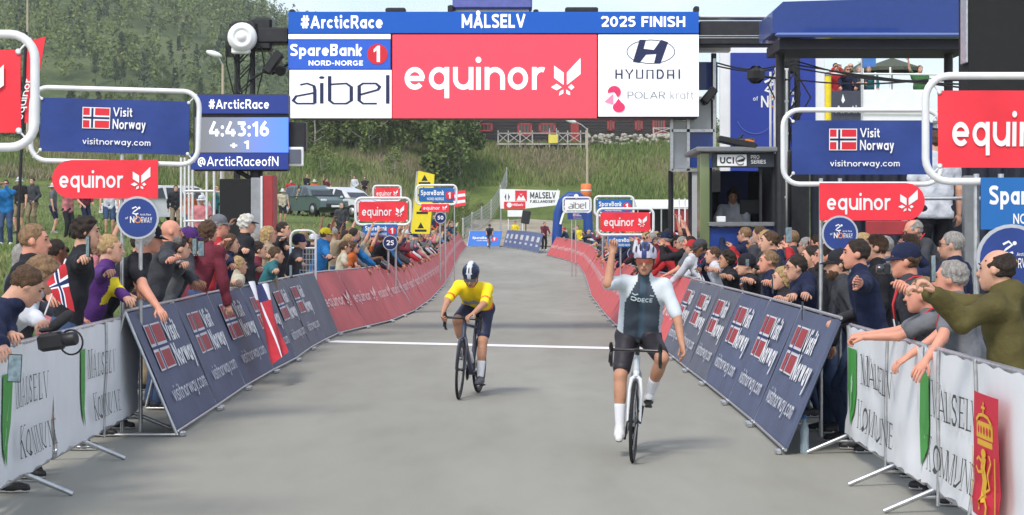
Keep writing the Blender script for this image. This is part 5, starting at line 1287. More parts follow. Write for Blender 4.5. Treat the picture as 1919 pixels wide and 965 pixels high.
p.text(PTH, 'POLAR', w * .29, h * .22, w * .37, h * .085, -.006); p.text(mat('grey_print', (.45, .45, .47), .5, var=0), 'kraft', w * .71, h * .215, w * .23, h * .10, -.008)
face('white_panel', 1121, 1310, 65, 219, LEDW, p)
# fittings on top of the gantry
for a, b, hh, nm in ((722, 760, 9, 'floodlight'), (839, 850, 14, 'clamp'), (1060, 1122, 10, 'floodlight'), (1000, 1010, 6, 'clamp'), (1302, 1312, 12, 'clamp'), (541, 552, 6, 'clamp')):
    MB().box(((sx(a) + sx(b)) / 2, .2, gz1 + hh / 2 / F * GY), (sx(b) - sx(a), .25, hh / F * GY), bev=.02).build(nm, BLACKMETAL, gt)
bx0, bx1 = sx(848), sx(998)
MB().box(((bx0 + bx1) / 2, .4, sz(-12)), (bx1 - bx0, .6, sz(-40) - sz(14)), bev=.03).build('top_box', mat('dusty_blue_box', srgb(96, 104, 170), .5), gt)
MB().box(((bx0 + bx1) / 2, .4, sz(17)), (bx1 - bx0 - .1, .4, .05)).build('top_box_rail', WHITE, gt)
# side beams that carry the gantry
def beam(name, x0, x1, yt, yb, m=BLACKMETAL, dy=.3):
    a, b = sx(x0), sx(x1); MB().box(((a + b) / 2, dy, (sz(yt) + sz(yb)) / 2), (b - a, .45, sz(yt) - sz(yb)), bev=.03).build(name, m, gt)
beam('left_beam', 480, 541, 50, 80); beam('right_beam', 1310, 1478, 38, 84); beam('beam_rail', 1310, 1450, 28, 32, WHITEPIPE)
mb = MB()
for y in (66, 70): mb.box(((sx(1310) + sx(1470)) / 2, .07, sz(y)), (sx(1470) - sx(1310), .02, .012))
mb.build('beam_trim', STEEL, gt)
# left mast with its pale winch drum
ms = MB()
mx0 = sx(455)
for dx in (-.13, .13):
    for dy in (.15, .45): ms.tube([V3(mx0 + dx, dy, 0), V3(mx0 + dx, dy, sz(70))], .028, 6)
for i in range(18):
    z = i * .27; 
    for dy in (.15, .45): ms.tube([V3(mx0 - .13, dy, z), V3(mx0 + .13, dy, z + .27)], .012, 5)
ms.build('left_mast', BLACKMETAL, gt)
wd = MB(); MX = Matrix.Rotation(R(90), 3, 'X'); r = 27 / F * GY
wd.lathe([(r, .0), (r * 1.02, .1), (r * .95, .16), (r * .8, .17), (r * .74, .20), (r * .55, .20), (r * .50, .18), (r * .34, .18), (r * .30, .21), (.001, .22)], 24, (mx0, .05, sz(70)), MX)
wd.box((mx0 - r * .1, .0, sz(70) - r * .9), (r * 1.3, .12, r * .5), bev=.02); wd.build('winch_drum', WHITE, gt)
hd = MB(); hd.box((mx0, .3, sz(65)), (r * 2.0, .5, r * 2.0), bev=.05).box((mx0 + .3, .3, sz(62)), (.35, .4, .55), bev=.04).box((mx0 - .25, .25, sz(90)), (.12, .2, .25)); hd.build('winch_head', BLACK, gt)
cb = MB()
for dx, b in ((-.28, .0), (-.22, .1), (.22, -.1), (.30, .05)): cb.tube([V3(mx0 + dx, .1, sz(85)), V3(mx0 + dx + b, .1, sz(120)), V3(mx0 + dx * .6 + b, .15, sz(175)), V3(mx0 + dx * .5, .15, 1.2)], .012, 5)
cb.tube([V3(mx0 + .1, .1, sz(150)), V3(mx0 + .35, .0, sz(135)), V3(mx0 + .5, .05, sz(138)), V3(mx0 + .75, .1, sz(120))], .02, 6)
cb.build('hanging_cables', RUBBER, gt)
fl = MB(); fl.box((mx0 + .52, -.05, sz(118)), (.16, .22, .42), Matrix.Rotation(R(35), 3, 'Y'), bev=.03).lathe([(.07, 0), (.10, .02), (.09, .05)], 12, (mx0 + .65, -.1, sz(132)), Matrix.Rotation(R(120), 3, 'X')).tube([V3(mx0 + .52, .05, sz(118)), V3(mx0 + .40, .2, sz(85))], .02, 6)
fl.build('stage_lamp', BLACK, gt)
# right mast
rm = MB(); rx = sx(1488)
for dx in (-.09, .09):
    for dy in (.1, .35): rm.tube([V3(rx + dx, dy, 0), V3(rx + dx, dy, sz(85))], .035, 6)
for i in range(20): rm.tube([V3(rx - .09, .1, i * .25), V3(rx + .09, .1, i * .25 + .25)], .014, 5)
rm.box((rx, .2, sz(105)), (.22, .25, .55), bev=.03); rm.build('right_mast', BLACKMETAL, gt)

# ------------------------------------------------------------------ race clock left of the road
ct = thing('race_clock', 'race clock board showing 4:43:16 on the left of the gantry', 'clock', (P(450, 0, 31).x, 31, 0))
CYd = 31.0; cx0 = P(450, 0, CYd).x; cxx = lambda px: P(px, 0, CYd).x - cx0; cz = lambda py: P(0, py, CYd).z
MB().box(((cxx(362) + cxx(541)) / 2, .16, (cz(176) + cz(320)) / 2), (cxx(541) - cxx(362), .28, cz(176) - cz(320)), bev=.02).build('cabinet', BLACKMETAL, ct)
CN = mat('clock_navy', srgb(34, 54, 128), .5, var=.03, emit=.15)
def cpanel(name, x0, x1, y0, y1, m, pr=None):
    a, b, c, d = cxx(x0), cxx(x1), cz(y1), cz(y0)
    o = MB().box(((a + b) / 2, -.0, (c + d) / 2), (b - a, .05, d - c), bev=.004).build(name, m, ct)
    if pr: pr(b - a, d - c).build('lettering', lambda u, v, w: V3(a + u, -.025 - w, c + v), o, .004)
lcd = mat('clock_screen', (.18, .19, .21), .25, var=0)
_n, _l = lcd.node_tree.nodes, lcd.node_tree.links        # the screen shows a grey to blue gradient picture
g1 = _n.new('ShaderNodeTexCoord'); g2 = _n.new('ShaderNodeSeparateXYZ'); g3 = _n.new('ShaderNodeValToRGB'); g4 = _n.new('ShaderNodeMapRange')
g4.inputs['From Min'].default_value = cxx(362); g4.inputs['From Max'].default_value = cxx(541)
g3.color_ramp.elements[0].color = (.12, .12, .12, 1); g3.color_ramp.elements[1].color = (.07, .18, .75, 1); e = g3.color_ramp.elements.new(.45); e.color = (.14, .16, .22, 1)
_l.new(g1.outputs['Object'], g2.inputs[0]); _l.new(g2.outputs[0], g4.inputs['Value']); _l.new(g4.outputs[0], g3.inputs[0])
_l.new(g3.outputs[0], _n['Principled BSDF'].inputs['Base Color']); _l.new(g3.outputs[0], _n['Principled BSDF'].inputs['Emission Color']); _n['Principled BSDF'].inputs['Emission Strength'].default_value = .6
cpanel('top_strip', 370, 541, 178, 213, CN, lambda w, h: Print().text(PLW, '#ArcticRace', w * .13, h * .26, w * .66, h * .50, .015))
cpanel('screen', 366, 541, 220, 286, lcd, lambda w, h: Print().text(PLW, '4:43:16', w * .155, h * .46, w * .64, h * .42, .03).text(PLW, '+ 1', w * .38, h * .10, w * .20, h * .24, .03))
cpanel('bottom_strip', 358, 541, 287, 318, CN, lambda w, h: Print().text(PLW, '@ArcticRaceofN', w * .07, h * .22, w * .83, h * .58, .01))
MB().tube([V3(cxx(478), .2, 0), V3(cxx(478), .2, cz(318))], .10, 8).tube([V3(cxx(440), .2, cz(318)), V3(cxx(478), .2, cz(340))], .04, 6).build('pole', BLACKMETAL, ct)
side = MB(); side.box((cxx(555), .3, cz(255)), (.28, .3, cz(225) - cz(280)), bev=.02); side.build('speaker_box', BLACK, ct)
MB().box((cxx(552), .1, cz(293)), (.27, .1, .30), bev=.01).build('small_frame', WHITE, ct)
MB().box((cxx(552), .04, cz(293)), (.20, .03, .22)).build('small_frame_screen', GREYBLUE2, ct)
# black equipment case with a red side, under the clock
bx = thing('equipment_case', 'tall black equipment case with red and grey side panels under the race clock', 'case', (P(455, 0, 30.6).x, 30.6, 0)); o0 = P(455, 0, 30.6).x
ex_ = lambda px: P(px, 0, 30.6).x - o0; ez = lambda py: P(0, py, 30.6).z
MB().box(((ex_(412) + ex_(470)) / 2, .3, (ez(335) + .2) / 2), (ex_(470) - ex_(412), .6, ez(335) - .2), bev=.01).build('black_front', mat('matt_black_board', (.012, .012, .013), .8), bx)
sd_ = MB().box(((ex_(470) + ex_(490)) / 2 + .005, .3, (ez(333) + .2) / 2), (ex_(490) - ex_(470), .62, ez(333) - .2), bev=.008).build('grey_side', mat('grey_board', (.28, .29, .31), .5), bx)
Print().text(PBLACK, '8', .03, .35, .09, .30, 0).build('lettering', lambda u, v, w: V3(ex_(473) + u, -.012 - w, 1.0 + v), sd_)
MB().box(((ex_(492) + ex_(512)) / 2, .3, (ez(328) + .2) / 2), (ex_(512) - ex_(492), .6, ez(328) - .2), bev=.008).build('red_side', mat('dark_red_board', (.33, .035, .04), .5), bx)
MB().tube([V3(ex_(491), -.01, .2), V3(ex_(491), -.01, ez(330))], .02, 6).build('pale_post', WHITEPIPE, bx)
# scaffold rails left of the case
sc_ = thing('tube_scaffold', 'white tubular scaffold frame on the grass left of the black case', 'scaffold', (P(375, 0, 33).x, 33, ground(P(375, 0, 33).x, 33)))
o0 = P(375, 0, 33).x; gz_ = ground(o0, 33); sx2 = lambda px: P(px, 0, 33).x - o0; sz2 = lambda py: P(0, py, 33).z - gz_
for x, y0 in ((340, 295), (347, 295), (388, 318), (402, 318)):
    for dy in (0, .8): MB().tube([V3(sx2(x), dy, 0), V3(sx2(x), dy, sz2(y0))], .022, 6).build('upright', WHITEPIPE, sc_)
for y in (358, 414): MB().tube([V3(sx2(345), 0, sz2(y)), V3(sx2(402), 0, sz2(y))], .022, 6).tube([V3(sx2(345), 0, sz2(y)), V3(sx2(400), .8, sz2(y))], .018, 6).build('rail', WHITEPIPE, sc_)
# ------------------------------------------------------------------ ground, road, grass
GRASSM = ramp_mat('grass_ground', [(.30, (.07, .10, .025)), (.45, (.11, .155, .035)), (.58, (.155, .20, .05)), (.72, (.21, .21, .085))], scale=.22, bump=.6, bscale=2.5, dist=.15,
                  second=(3.0, [(.35, (.55, .55, .5)), (.7, (1, 1, 1))], .6))
HILLM = ramp_mat('hillside_scrub', [(.3, (.045, .065, .022)), (.45, (.075, .105, .032)), (.58, (.115, .145, .048)), (.74, (.17, .175, .08))], scale=.035, bump=.8, bscale=.4, dist=1.0,
                 second=(.5, [(.35, (.5, .55, .5)), (.7, (1, 1, 1))], .7))
ROADM = ramp_mat('road_surface', [(.28, (.225, .216, .182)), (.42, (.275, .266, .228)), (.55, (.305, .296, .257)), (.72, (.365, .355, .315))], scale=.30, rough=.85, bump=.25, bscale=90, dist=.004,
                 second=(2.2, [(.34, (.80, .79, .76)), (.5, (.95, .95, .95)), (.66, (1, 1, 1))], .42), stretch=(1, .22, 1))
DIRTM = ramp_mat('dirt_track', [(.3, (.24, .20, .15)), (.55, (.34, .30, .23)), (.75, (.42, .38, .31))], scale=.5, bump=.6, bscale=5, dist=.08)
roadL = lambda y: profile([(0, -9), (18, -7.5), (26, -5.6), (60, -4.6), (137, -5.5)], y)
roadR = lambda y: profile([(0, 11), (40, 9), (60, 6.5), (137, 5.5)], y)
ys = [-30, -15, -5, 0, 4, 8, 12] + [14 + 1.5 * i for i in range(112)]
y = ys[-1]
while y < 1500: y *= 1.032; ys.append(y)
xs_n = 130
V = []; Fq = []; MI = []
for yy in ys:
    wd = 30 + abs(yy) * .55
    for i in range(xs_n + 1):
        s_ = i / xs_n * 2 - 1; xx = wd * (abs(s_) ** 1.5) * (1 if s_ > 0 else -1)
        z = ground(xx, yy)
        if roadL(yy) - .9 < xx < roadR(yy) + .9 and yy < 138: z -= .10
        else: z += .05 * hnoise(xx * 3, yy * 3) * (1 if yy > 20 and (xx < -6.5 or xx > 8) else 0)
        V.append((xx, yy, z))
for j in range(len(ys) - 1):
    for i in range(xs_n): q = j * (xs_n + 1) + i; Fq.append((q, q + 1, q + xs_n + 2, q + xs_n + 1)); MI.append(1 if ys[j] > 188 else 0)
tag(link_mesh('ground', np_mesh('ground', V, Fq, [GRASSM, HILLM], MI)), None, None, kind='structure')
def strip(name, edges, m, off, kind='structure'):
    """edges: list of (y, x_left, x_right)"""
    vs = []; fs = []; n = 10
    for y, a, b in edges:
        for i in range(n + 1): x = lerp(a, b, i / n); vs.append((x, y, road_z(y) + off))
    for j in range(len(edges) - 1):
        for i in range(n): q = j * (n + 1) + i; fs.append((q, q + 1, q + n + 2, q + n + 1))
    o = MB().add(vs, fs, 0, True).build(name, m); o['kind'] = kind; return o
ed = []
yy = -20
while yy < 137:
    ed.append((yy, roadL(yy), roadR(yy))); yy += 2 if yy < 60 else 1.5
strip('road', ed, ROADM, .0)
# white finish line
fa, fb = G(618, 640), G(1262, 655.5)
ln = MB(); d = (fb - fa); d.z = 0; nrm = V3(-d.y, d.x, 0).normalized() * .26
ln.add([fa - nrm + V3(0, 0, .004), fb - nrm + V3(0, 0, .004), fb + nrm + V3(0, 0, .004), fa + nrm + V3(0, 0, .004)], [(0, 1, 2, 3)])
ln.build('finish_line', mat('road_paint_white', (.86, .86, .85), .6, var=.04, scale=12))['kind'] = 'structure'
# dirt track running on up the hill
vs = []; fs = []; k = 0
pts = [(136.5, -3.6, 4.0), (140, -3.6, 3.6), (144, -3.4, 3.8), (147, -3.0, 3.6), (150, -2.6, 3.2)]
for y, a, b in pts:
    for i in range(9): x = lerp(a, b, i / 8) + .25 * math.sin(y * 1.7 + i); vs.append((x, y, ground(x, y) + .06 + .05 * math.sin(x * 2 + y)))
for j in range(len(pts) - 1):
    for i in range(8): q = j * 9 + i; fs.append((q, q + 1, q + 10, q + 9))
MB().add(vs, fs, 0, True).build('dirt_track', DIRTM)['kind'] = 'structure'
# tufts of grass: countless, so one object per stretch of ground
def tufts(name, N, fn, hlo, hhi, mats, wd=.03, seed=3):
    r = np.random.RandomState(seed); P_ = fn(r, N); n = len(P_); a = r.uniform(0, 6.28, n); h = r.uniform(hlo, hhi, n); w = wd * r.uniform(.6, 1.6, n)
    dx, dy = np.cos(a) * w, np.sin(a) * w; lx, ly = r.normal(0, .25, n) * h, r.normal(0, .25, n) * h
    V = np.stack([np.stack([P_[:, 0] - dx, P_[:, 1] - dy, P_[:, 2]], 1), np.stack([P_[:, 0] + dx, P_[:, 1] + dy, P_[:, 2]], 1), np.stack([P_[:, 0] + lx, P_[:, 1] + ly, P_[:, 2] + h], 1)], 1).reshape(-1, 3)
    Fq = np.arange(n * 3).reshape(-1, 3); mi = (np.sin(P_[:, 0] * .5) + np.cos(P_[:, 1] * .37 + P_[:, 0] * .2) + r.normal(0, .8, n)); mi = np.clip(((mi + 2) / 4 * len(mats)).astype(int), 0, len(mats) - 1)
    o = link_mesh(name, np_mesh(name, V, Fq, mats, mi, False)); o['kind'] = 'stuff'; return o
GM = [mat('grass_blade_a', (.10, .155, .035), .7, var=.3, scale=2), mat('grass_blade_b', (.15, .20, .05), .7, var=.3, scale=2), mat('grass_blade_c', (.20, .215, .08), .7, var=.3, scale=2), mat('grass_blade_d', (.23, .19, .12), .7, var=.3, scale=2)]
gz = np.vectorize(ground)
def slope(r, N):
    x = r.uniform(-46, 26, N); y = r.uniform(139, 176, N); keep = ~((x > -3.4) & (x < 6.2) & (y < 160)); x, y = x[keep], y[keep]; return np.stack([x, y, gz(x, y)], 1)
tufts('hill_grass', 90000, slope, .2, .8, GM, .045, 3)
def leftfield(r, N):
    y = r.uniform(20, 139, N); x = -r.uniform(6.5, 8 + y * .27, N); return np.stack([x, y, gz(x, y)], 1)
tufts('field_grass', 42000, leftfield, .05, .20, GM[:3], .022, 4)
def rightfield(r, N):
    y = r.uniform(62, 139, N); x = r.uniform(7.5, 9 + y * .13, N); return np.stack([x, y, gz(x, y)], 1)
tufts('verge_grass', 12000, rightfield, .06, .22, GM[:3], .022, 5)

# ------------------------------------------------------------------ trees
LEAF = [mat('birch_leaf_dark', (.070, .108, .026), .7, var=.35, scale=1.5), mat('birch_leaf_mid', (.105, .155, .036), .7, var=.35, scale=1.5), mat('birch_leaf_pale', (.165, .205, .058), .7, var=.3, scale=1.5), mat('spruce_leaf', (.035, .055, .024), .7, var=.35, scale=1.5)]
BARK = mat('birch_bark', (.36, .34, .30), .8, var=.45, scale=8, bump=.4, bscale=20); BARKD = mat('dark_bark', (.10, .08, .06), .85, var=.4, scale=8)
def crown_mesh(name, h, r, N, lm, seed, leaf=.16, base=.03, conic=False):
    g = np.random.RandomState(seed); nb = 16
    az = g.uniform(0, 6.28, nb); bz = g.uniform(base + .08, .95, nb) * h; br = r * np.clip(np.sin(np.pi * (bz / h - base * .6) / (1.0 - base * .3)), .15, 1) * g.uniform(.35, .95, nb)
    if conic: br = r * (1.02 - bz / h) * g.uniform(.5, 1, nb)
    C = np.stack([np.cos(az) * br, np.sin(az) * br, bz], 1); sz_ = r * g.uniform(.28, .5, nb)
    k = g.randint(0, nb, N); d = g.normal(0, 1, (N, 3)); d /= np.linalg.norm(d, axis=1)[:, None]; d *= (g.uniform(0.25, 1, N) ** .5)[:, None]
    P_ = C[k] + d * sz_[k][:, None] * np.array([1, 1, 1.1])
    a = g.normal(0, 1, (N, 3)); a /= np.linalg.norm(a, axis=1)[:, None]; b = np.cross(a, g.normal(0, 1, (N, 3))); b /= np.linalg.norm(b, axis=1)[:, None]
    L = leaf * g.uniform(.6, 1.4, N)[:, None]
    V = np.stack([P_ - a * L * .5, P_ + b * L * .45, P_ + a * L * .6, P_ - b * L * .45], 1).reshape(-1, 3)
    return V, np.arange(N * 4).reshape(-1, 4), (g.uniform(0, 1, N) + .25 * np.sin(k * 2.1))
TREES = []
def tree_variant(i, h, r, N, lm, conic=False, leaf=.17):
    V, Q, k = crown_mesh('crown', h, r, N, lm, 50 + i, leaf, conic=conic)
    cm = np_mesh('crown', V, Q, lm, np.clip((k * len(lm)).astype(int), 0, len(lm) - 1), False)
    tr = MB(); g = random.Random(i); top = V3(g.uniform(-.2, .2), g.uniform(-.2, .2), h * .86)
    mid = V3(g.uniform(-.15, .15), g.uniform(-.15, .15), h * .4)
    tr.tube([V3(0, 0, -.4), V3(0, 0, .1), mid, top], [.018 * h, .015 * h, .010 * h, .003 * h], 7)
    for j in range(7):
        z = h * g.uniform(.2, .8); a = g.uniform(0, 6.28); q = r * g.uniform(.5, .95); s0 = mid.lerp(top, max(0, (z / h - .4) / .46)) if z > .4 * h else V3(0, 0, .1).lerp(mid, z / h / .4)
        tr.tube([s0, s0 + V3(math.cos(a) * q * .5, math.sin(a) * q * .5, h * .07), s0 + V3(math.cos(a) * q, math.sin(a) * q, h * .16)], [.006 * h, .004 * h, .0015 * h], 5)
    TREES.append((cm, tr.mesh('trunk', BARK if not conic else BARKD)))
for i in range(5): tree_variant(i, 5.0 + .6 * (i % 3), 1.5 + .25 * (i % 2), 3200, [LEAF[0], LEAF[1], LEAF[1], LEAF[2]] if i % 2 else [LEAF[0], LEAF[0], LEAF[1], LEAF[2]])
tree_variant(5, 8.0, 1.5, 1600, [LEAF[3], LEAF[3], LEAF[0]], True, .2)
tree_variant(6, 3.2, 1.6, 1100, [LEAF[1], LEAF[2], LEAF[2]], False, .15)
def place_tree(i, x, y, s, label, group='trees on the slope', name='birch_tree', cat='tree'):
    cm, tm = TREES[i]
    t = thing(name, label, cat, (x, y, ground(x, y) - .05), RNG.uniform(0, 6.28), group); t.scale = (s * RNG.uniform(.9, 1.1), s * RNG.uniform(.9, 1.1), s)
    link_mesh('crown', cm, t); link_mesh('trunk', tm, t)
# behind the crowd, under the gantry: (px, distance, variant, size)
near = [(568, 170, 0, 1.25), (590, 160, 1, 1.0), (612, 168, 2, 1.35), (640, 172, 3, 1.3), (668, 166, 4, 1.3), (690, 160, 1, 1.2), (712, 170, 0, 1.45), (735, 174, 2, 1.3), (758, 164, 3, 1.25), (780, 172, 1, 1.35),
        (815, 165, 4, 1.45), (838, 158, 0, 1.55), (862, 162, 2, 1.35), (878, 172, 1, .9), (600, 148, 6, .8), (740, 150, 6, .7), (800, 150, 6, .6), (868, 146, 6, .6), (660, 146, 6, .55), (900, 150, 6, .45)] + [(560 + 17 * i + (i * 7) % 11, 176 + (i * 5) % 9, (i * 3) % 5, 1.0 + .06 * ((i * 4) % 7)) for i in range(19)] + [(556 + 26 * i, 166 + (i * 7) % 12, 6, .95) for i in range(13)]
for k, (px, d, v, s) in enumerate(near):
    nb = 'low willow bush' if v == 6 else ('tall', 'slender', 'broad', 'leaning', 'full')[v] + ' birch tree'
    wp = 'behind the clock side box' if px < 600 else 'above the green car' if px < 650 else 'above the small red sign' if px < 720 else 'left of the yellow feather banner' if px < 790 else 'above the blue bank sign' if px < 850 else 'at the left end of the lodge'
    place_tree(v, (px - CX) / F * d, d, s, f"{'larger' if s > 1.3 else 'smaller'} {nb} {wp}", group='birches and bushes below the gantry')
r_ = random.Random(11); cnt = 0
for k in range(210):
    px = r_.uniform(-120, 556); d = 178 + 300 * r_.random() ** 1.6
    if px > 560 and d < 215: continue
    x = (px - CX) / F * d; v = r_.choice([0, 1, 2, 3, 4, 4, 2, 5, 6])
    s = r_.uniform(.45, .85)
    py = HY - (ground(x, d) - EYE) * F / d
    wh = 'above the far left sign' if px < 80 else 'above the left navy sign' if px < 230 else 'between sign and street lamp' if px < 400 else 'behind the winch mast' if px < 480 else 'between mast and gantry' if px < 545 else 'hidden behind the gantry face'
    hh = 'on the lower slope' if d < 225 else 'halfway up the slope' if d < 330 else 'high on the slope'
    lb = f"{'stocky' if s < .58 else 'middling' if s < .72 else 'tall'} {'dark spruce' if v == 5 else 'round bush' if v == 6 else ('straight', 'slender', 'broad', 'leaning', 'full')[v] + ' birch'} {hh} {wh}"
    place_tree(v, x, d, s, lb, group='spruces on the hillside' if v == 5 else 'bushes on the hillside' if v == 6 else 'birches on the hillside', name='spruce_tree' if v == 5 else 'bush' if v == 6 else 'birch_tree')
# the far wood: thousands of trees that read as one mass
def far_wood():
    g = np.random.RandomState(5); n = 5200; Vs = []; Qs = []; Ms = []; base = 0
    d = 330 + 480 * g.random_sample(n) ** .8; px = g.uniform(-250, 1500, n)
    x = (px - CX) / F * d; z = gz(x, d); dens = np.sin(x * .045 + 1) * np.cos(d * .031) + g.normal(0, .5, n); keep = dens > -.55; x, d, z = x[keep], d[keep], z[keep]; n = len(x)
    K = 75; h = g.uniform(3.5, 8.5, n); con = g.random_sample(n) < .2
    u = g.uniform(.1, 1, (n, K)); rr = np.where(con[:, None], (1.05 - u) * .26, np.sin(np.pi * np.clip(u, .05, .97)) * .30) * h[:, None]; a = g.uniform(0, 6.28, (n, K)); rr *= g.uniform(.15, 1, (n, K))
    P_ = np.stack([x[:, None] + np.cos(a) * rr, d[:, None] + np.sin(a) * rr, z[:, None] + u * h[:, None]], 2).reshape(-1, 3); N = len(P_)
    a_ = g.normal(0, 1, (N, 3)); a_ /= np.linalg.norm(a_, axis=1)[:, None]; b_ = np.cross(a_, g.normal(0, 1, (N, 3))); b_ /= np.linalg.norm(b_, axis=1)[:, None]; L = g.uniform(.20, .48, N)[:, None]
    V = np.stack([P_ - a_ * L, P_ + b_ * L, P_ + a_ * L * 1.1], 1).reshape(-1, 3)
    mi = np.where(np.repeat(con, K), 3, np.clip((g.uniform(0, 3, N) + np.repeat(np.sin(x * .05), K)).astype(int), 0, 2))
    o = link_mesh('far_wood', np_mesh('far_wood', V, np.arange(N * 3).reshape(-1, 3), LEAF, mi, False)); o['kind'] = 'stuff'
far_wood()

# ------------------------------------------------------------------ lodge on the terrace
LY = 176.0; lx = lambda px, Y=LY: (px - CX) / F * Y; lz = lambda py, Y=LY: EYE - (py - HY) / F * Y
base_z = lz(266)
lodge = thing('timber_lodge', 'dark timber lodge with red window frames above the green slope', 'building', (lx(880), LY, base_z))
ox = lx(880); WD = mat('dark_timber', (.035, .030, .030), .75, var=.3, scale=3, bump=.4, bscale=8, stretch=(.3, 1, 6)); RW = mat('red_window_paint', (.34, .045, .04), .6, var=.15); GR_ = mat('grey_deck_timber', (.42, .40, .37), .8, var=.25, scale=5)
L_ = lx(1262) - ox; WH = 3.2
MB().box((L_ / 2, 4, WH / 2), (L_, 8, WH)).build('wall', WD, lodge)
pl = MB().box((.3, .3, .04), (.1, .1, .1)).mesh('plank', WD)
for i in range(11):
    o = link_mesh('plank', MB().box((0, 0, 0), (L_ + .1, .05, .25), bev=.015).mesh('plank', WD) if i == 0 else pl0, lodge)
    if i == 0: pl0 = o.data
    o.location = (L_ / 2, -.03, .16 + i * .28)
# gable roof
rm_ = MB(); Hr = 2.1
for sgn in (1,):
    rm_.prism([(-.8, 0), (8.8, 0), (4, Hr)], lambda u, v, w: V3(w, u, WH + v), -.6, L_ + .6)
rm_.build('roof', mat('turf_roof', (.12, .13, .07), .9, var=.4, scale=1.2, bump=.8, bscale=4), lodge)
MB().box((L_ / 2, -.75, WH - .02), (L_ + 1.2, .12, .22)).build('eaves_board', GR_, lodge)
for a, b, t_, bt, nm in ((893, 922, 232, 245, 'window'), (972, 996, 232, 253, 'window'), (1012, 1040, 232, 247, 'window'), (1072, 1083, 228, 266, 'door'), (1140, 1150, 226, 243, 'window'), (1192, 1203, 226, 243, 'window'), (1225, 1245, 224, 250, 'window')):
    x0, x1, z0, z1 = lx(a) - ox, lx(b) - ox, max(.05, lz(bt) - base_z), min(WH - .15, lz(t_) - base_z)
    f = MB(); t = .09
    for (cx_, cz_, w_, h_) in (((x0 + x1) / 2, z0, x1 - x0, t), ((x0 + x1) / 2, z1, x1 - x0, t), (x0, (z0 + z1) / 2, t, z1 - z0), (x1, (z0 + z1) / 2, t, z1 - z0)): f.box((cx_, -.09, cz_), (w_ + t, .08, h_ + t * .5))
    o = f.build(nm, RW, lodge)
    MB().box(((x0 + x1) / 2, -.07, (z0 + z1) / 2), (x1 - x0, .03, z1 - z0)).build('pane' if nm == 'window' else 'door_leaf', GLASS if nm == 'window' else RW, o)
    k = 4 if b - a > 15 else 2
    for i in range(1, k): MB().box((x0 + (x1 - x0) * i / k, -.095, (z0 + z1) / 2), (.06, .05, z1 - z0)).build('glazing_bar', RW, o)
# terrace deck with railing
deck = thing('timber_terrace', 'pale timber terrace with crossed railings in front of the lodge', 'terrace', (lx(932, 172), 172.6, lz(272, 172)))
dx = lambda px: lx(px, 172) - lx(932, 172)
MB().box((dx(1100) / 2, 0, .07), (dx(1100), 2.2, .14)).build('deck_floor', GR_, deck)
for i, px in enumerate((934, 953, 975, 998, 1030, 1046, 1064, 1088, 1098)): MB().box((dx(px), -1.1, .3), (.10, .10, 1.9)).build('railing_post', GR_, deck)
MB().box((dx(1015), -1.1, 1.02), (dx(1098) - dx(934), .10, .08)).build('top_rail', GR_, deck)
for a, b in ((934, 953), (953, 975), (975, 998), (1030, 1046), (1046, 1064), (1064, 1088)):
    for s_ in (1, -1):
        z0, z1 = (.2, .98) if s_ > 0 else (.98, .2); MB().tube([V3(dx(a), -1.12, z0), V3(dx(b), -1.12, z1)], .04, 4).build('railing_brace', GR_, deck)
ys_ = thing('yellow_board', 'small yellow notice board on the terrace railing', 'sign', (lx(1037, 171), 171.0, lz(270, 171)))
MB().box((0, 0, .45), (.8, .06, .75), bev=.01).build('board', mat('yellow_board_paint', (.72, .62, .10), .6), ys_)
MB().box((-.3, .06, .7), (.06, .06, 1.4)).box((.3, .06, .7), (.06, .06, 1.4)).build('board_posts', GR_, ys_)
bal = thing('timber_balcony', 'short balcony with crossed white braces at the right end of the lodge', 'balcony', (lx(1225, 173), 173.5, lz(258, 173)))
bw = lx(1256, 173) - lx(1222, 173)
MB().box((bw / 2, 0, -.05), (bw + 1.2, 1.2, .12)).build('floor', GR_, bal)
for x in (0, bw): MB().box((x, -.5, .1), (.1, .1, 1.6)).build('post', GR_, bal)
for z in (.35, .85): MB().box((bw / 2, -.5, z), (bw, .07, .07)).build('rail', GR_, bal)
for s_ in (1, -1): MB().tube([V3(0, -.52, .35 if s_ > 0 else .85), V3(bw, -.52, .85 if s_ > 0 else .35)], .035, 4).build('brace', GR_, bal)
wall = MB()
for i in range(150):
    a = lx(1100, 173) + (lx(1258, 173) - lx(1100, 173)) * RNG.random(); z = lz(RNG.uniform(254, 272), 173); wall.ell((a, 172.4 + RNG.uniform(-.3, .3), z), (RNG.uniform(.12, .3), .2, RNG.uniform(.1, .22)), rz(RNG.uniform(0, 3)), 7, 4)
o = wall.build('stone_terrace_wall', mat('pale_field_stone', (.36, .34, .28), .85, var=.3, scale=3)); tag(o, 'rough pale stone bank supporting the lodge on the right', 'wall'); o['kind'] = 'structure'

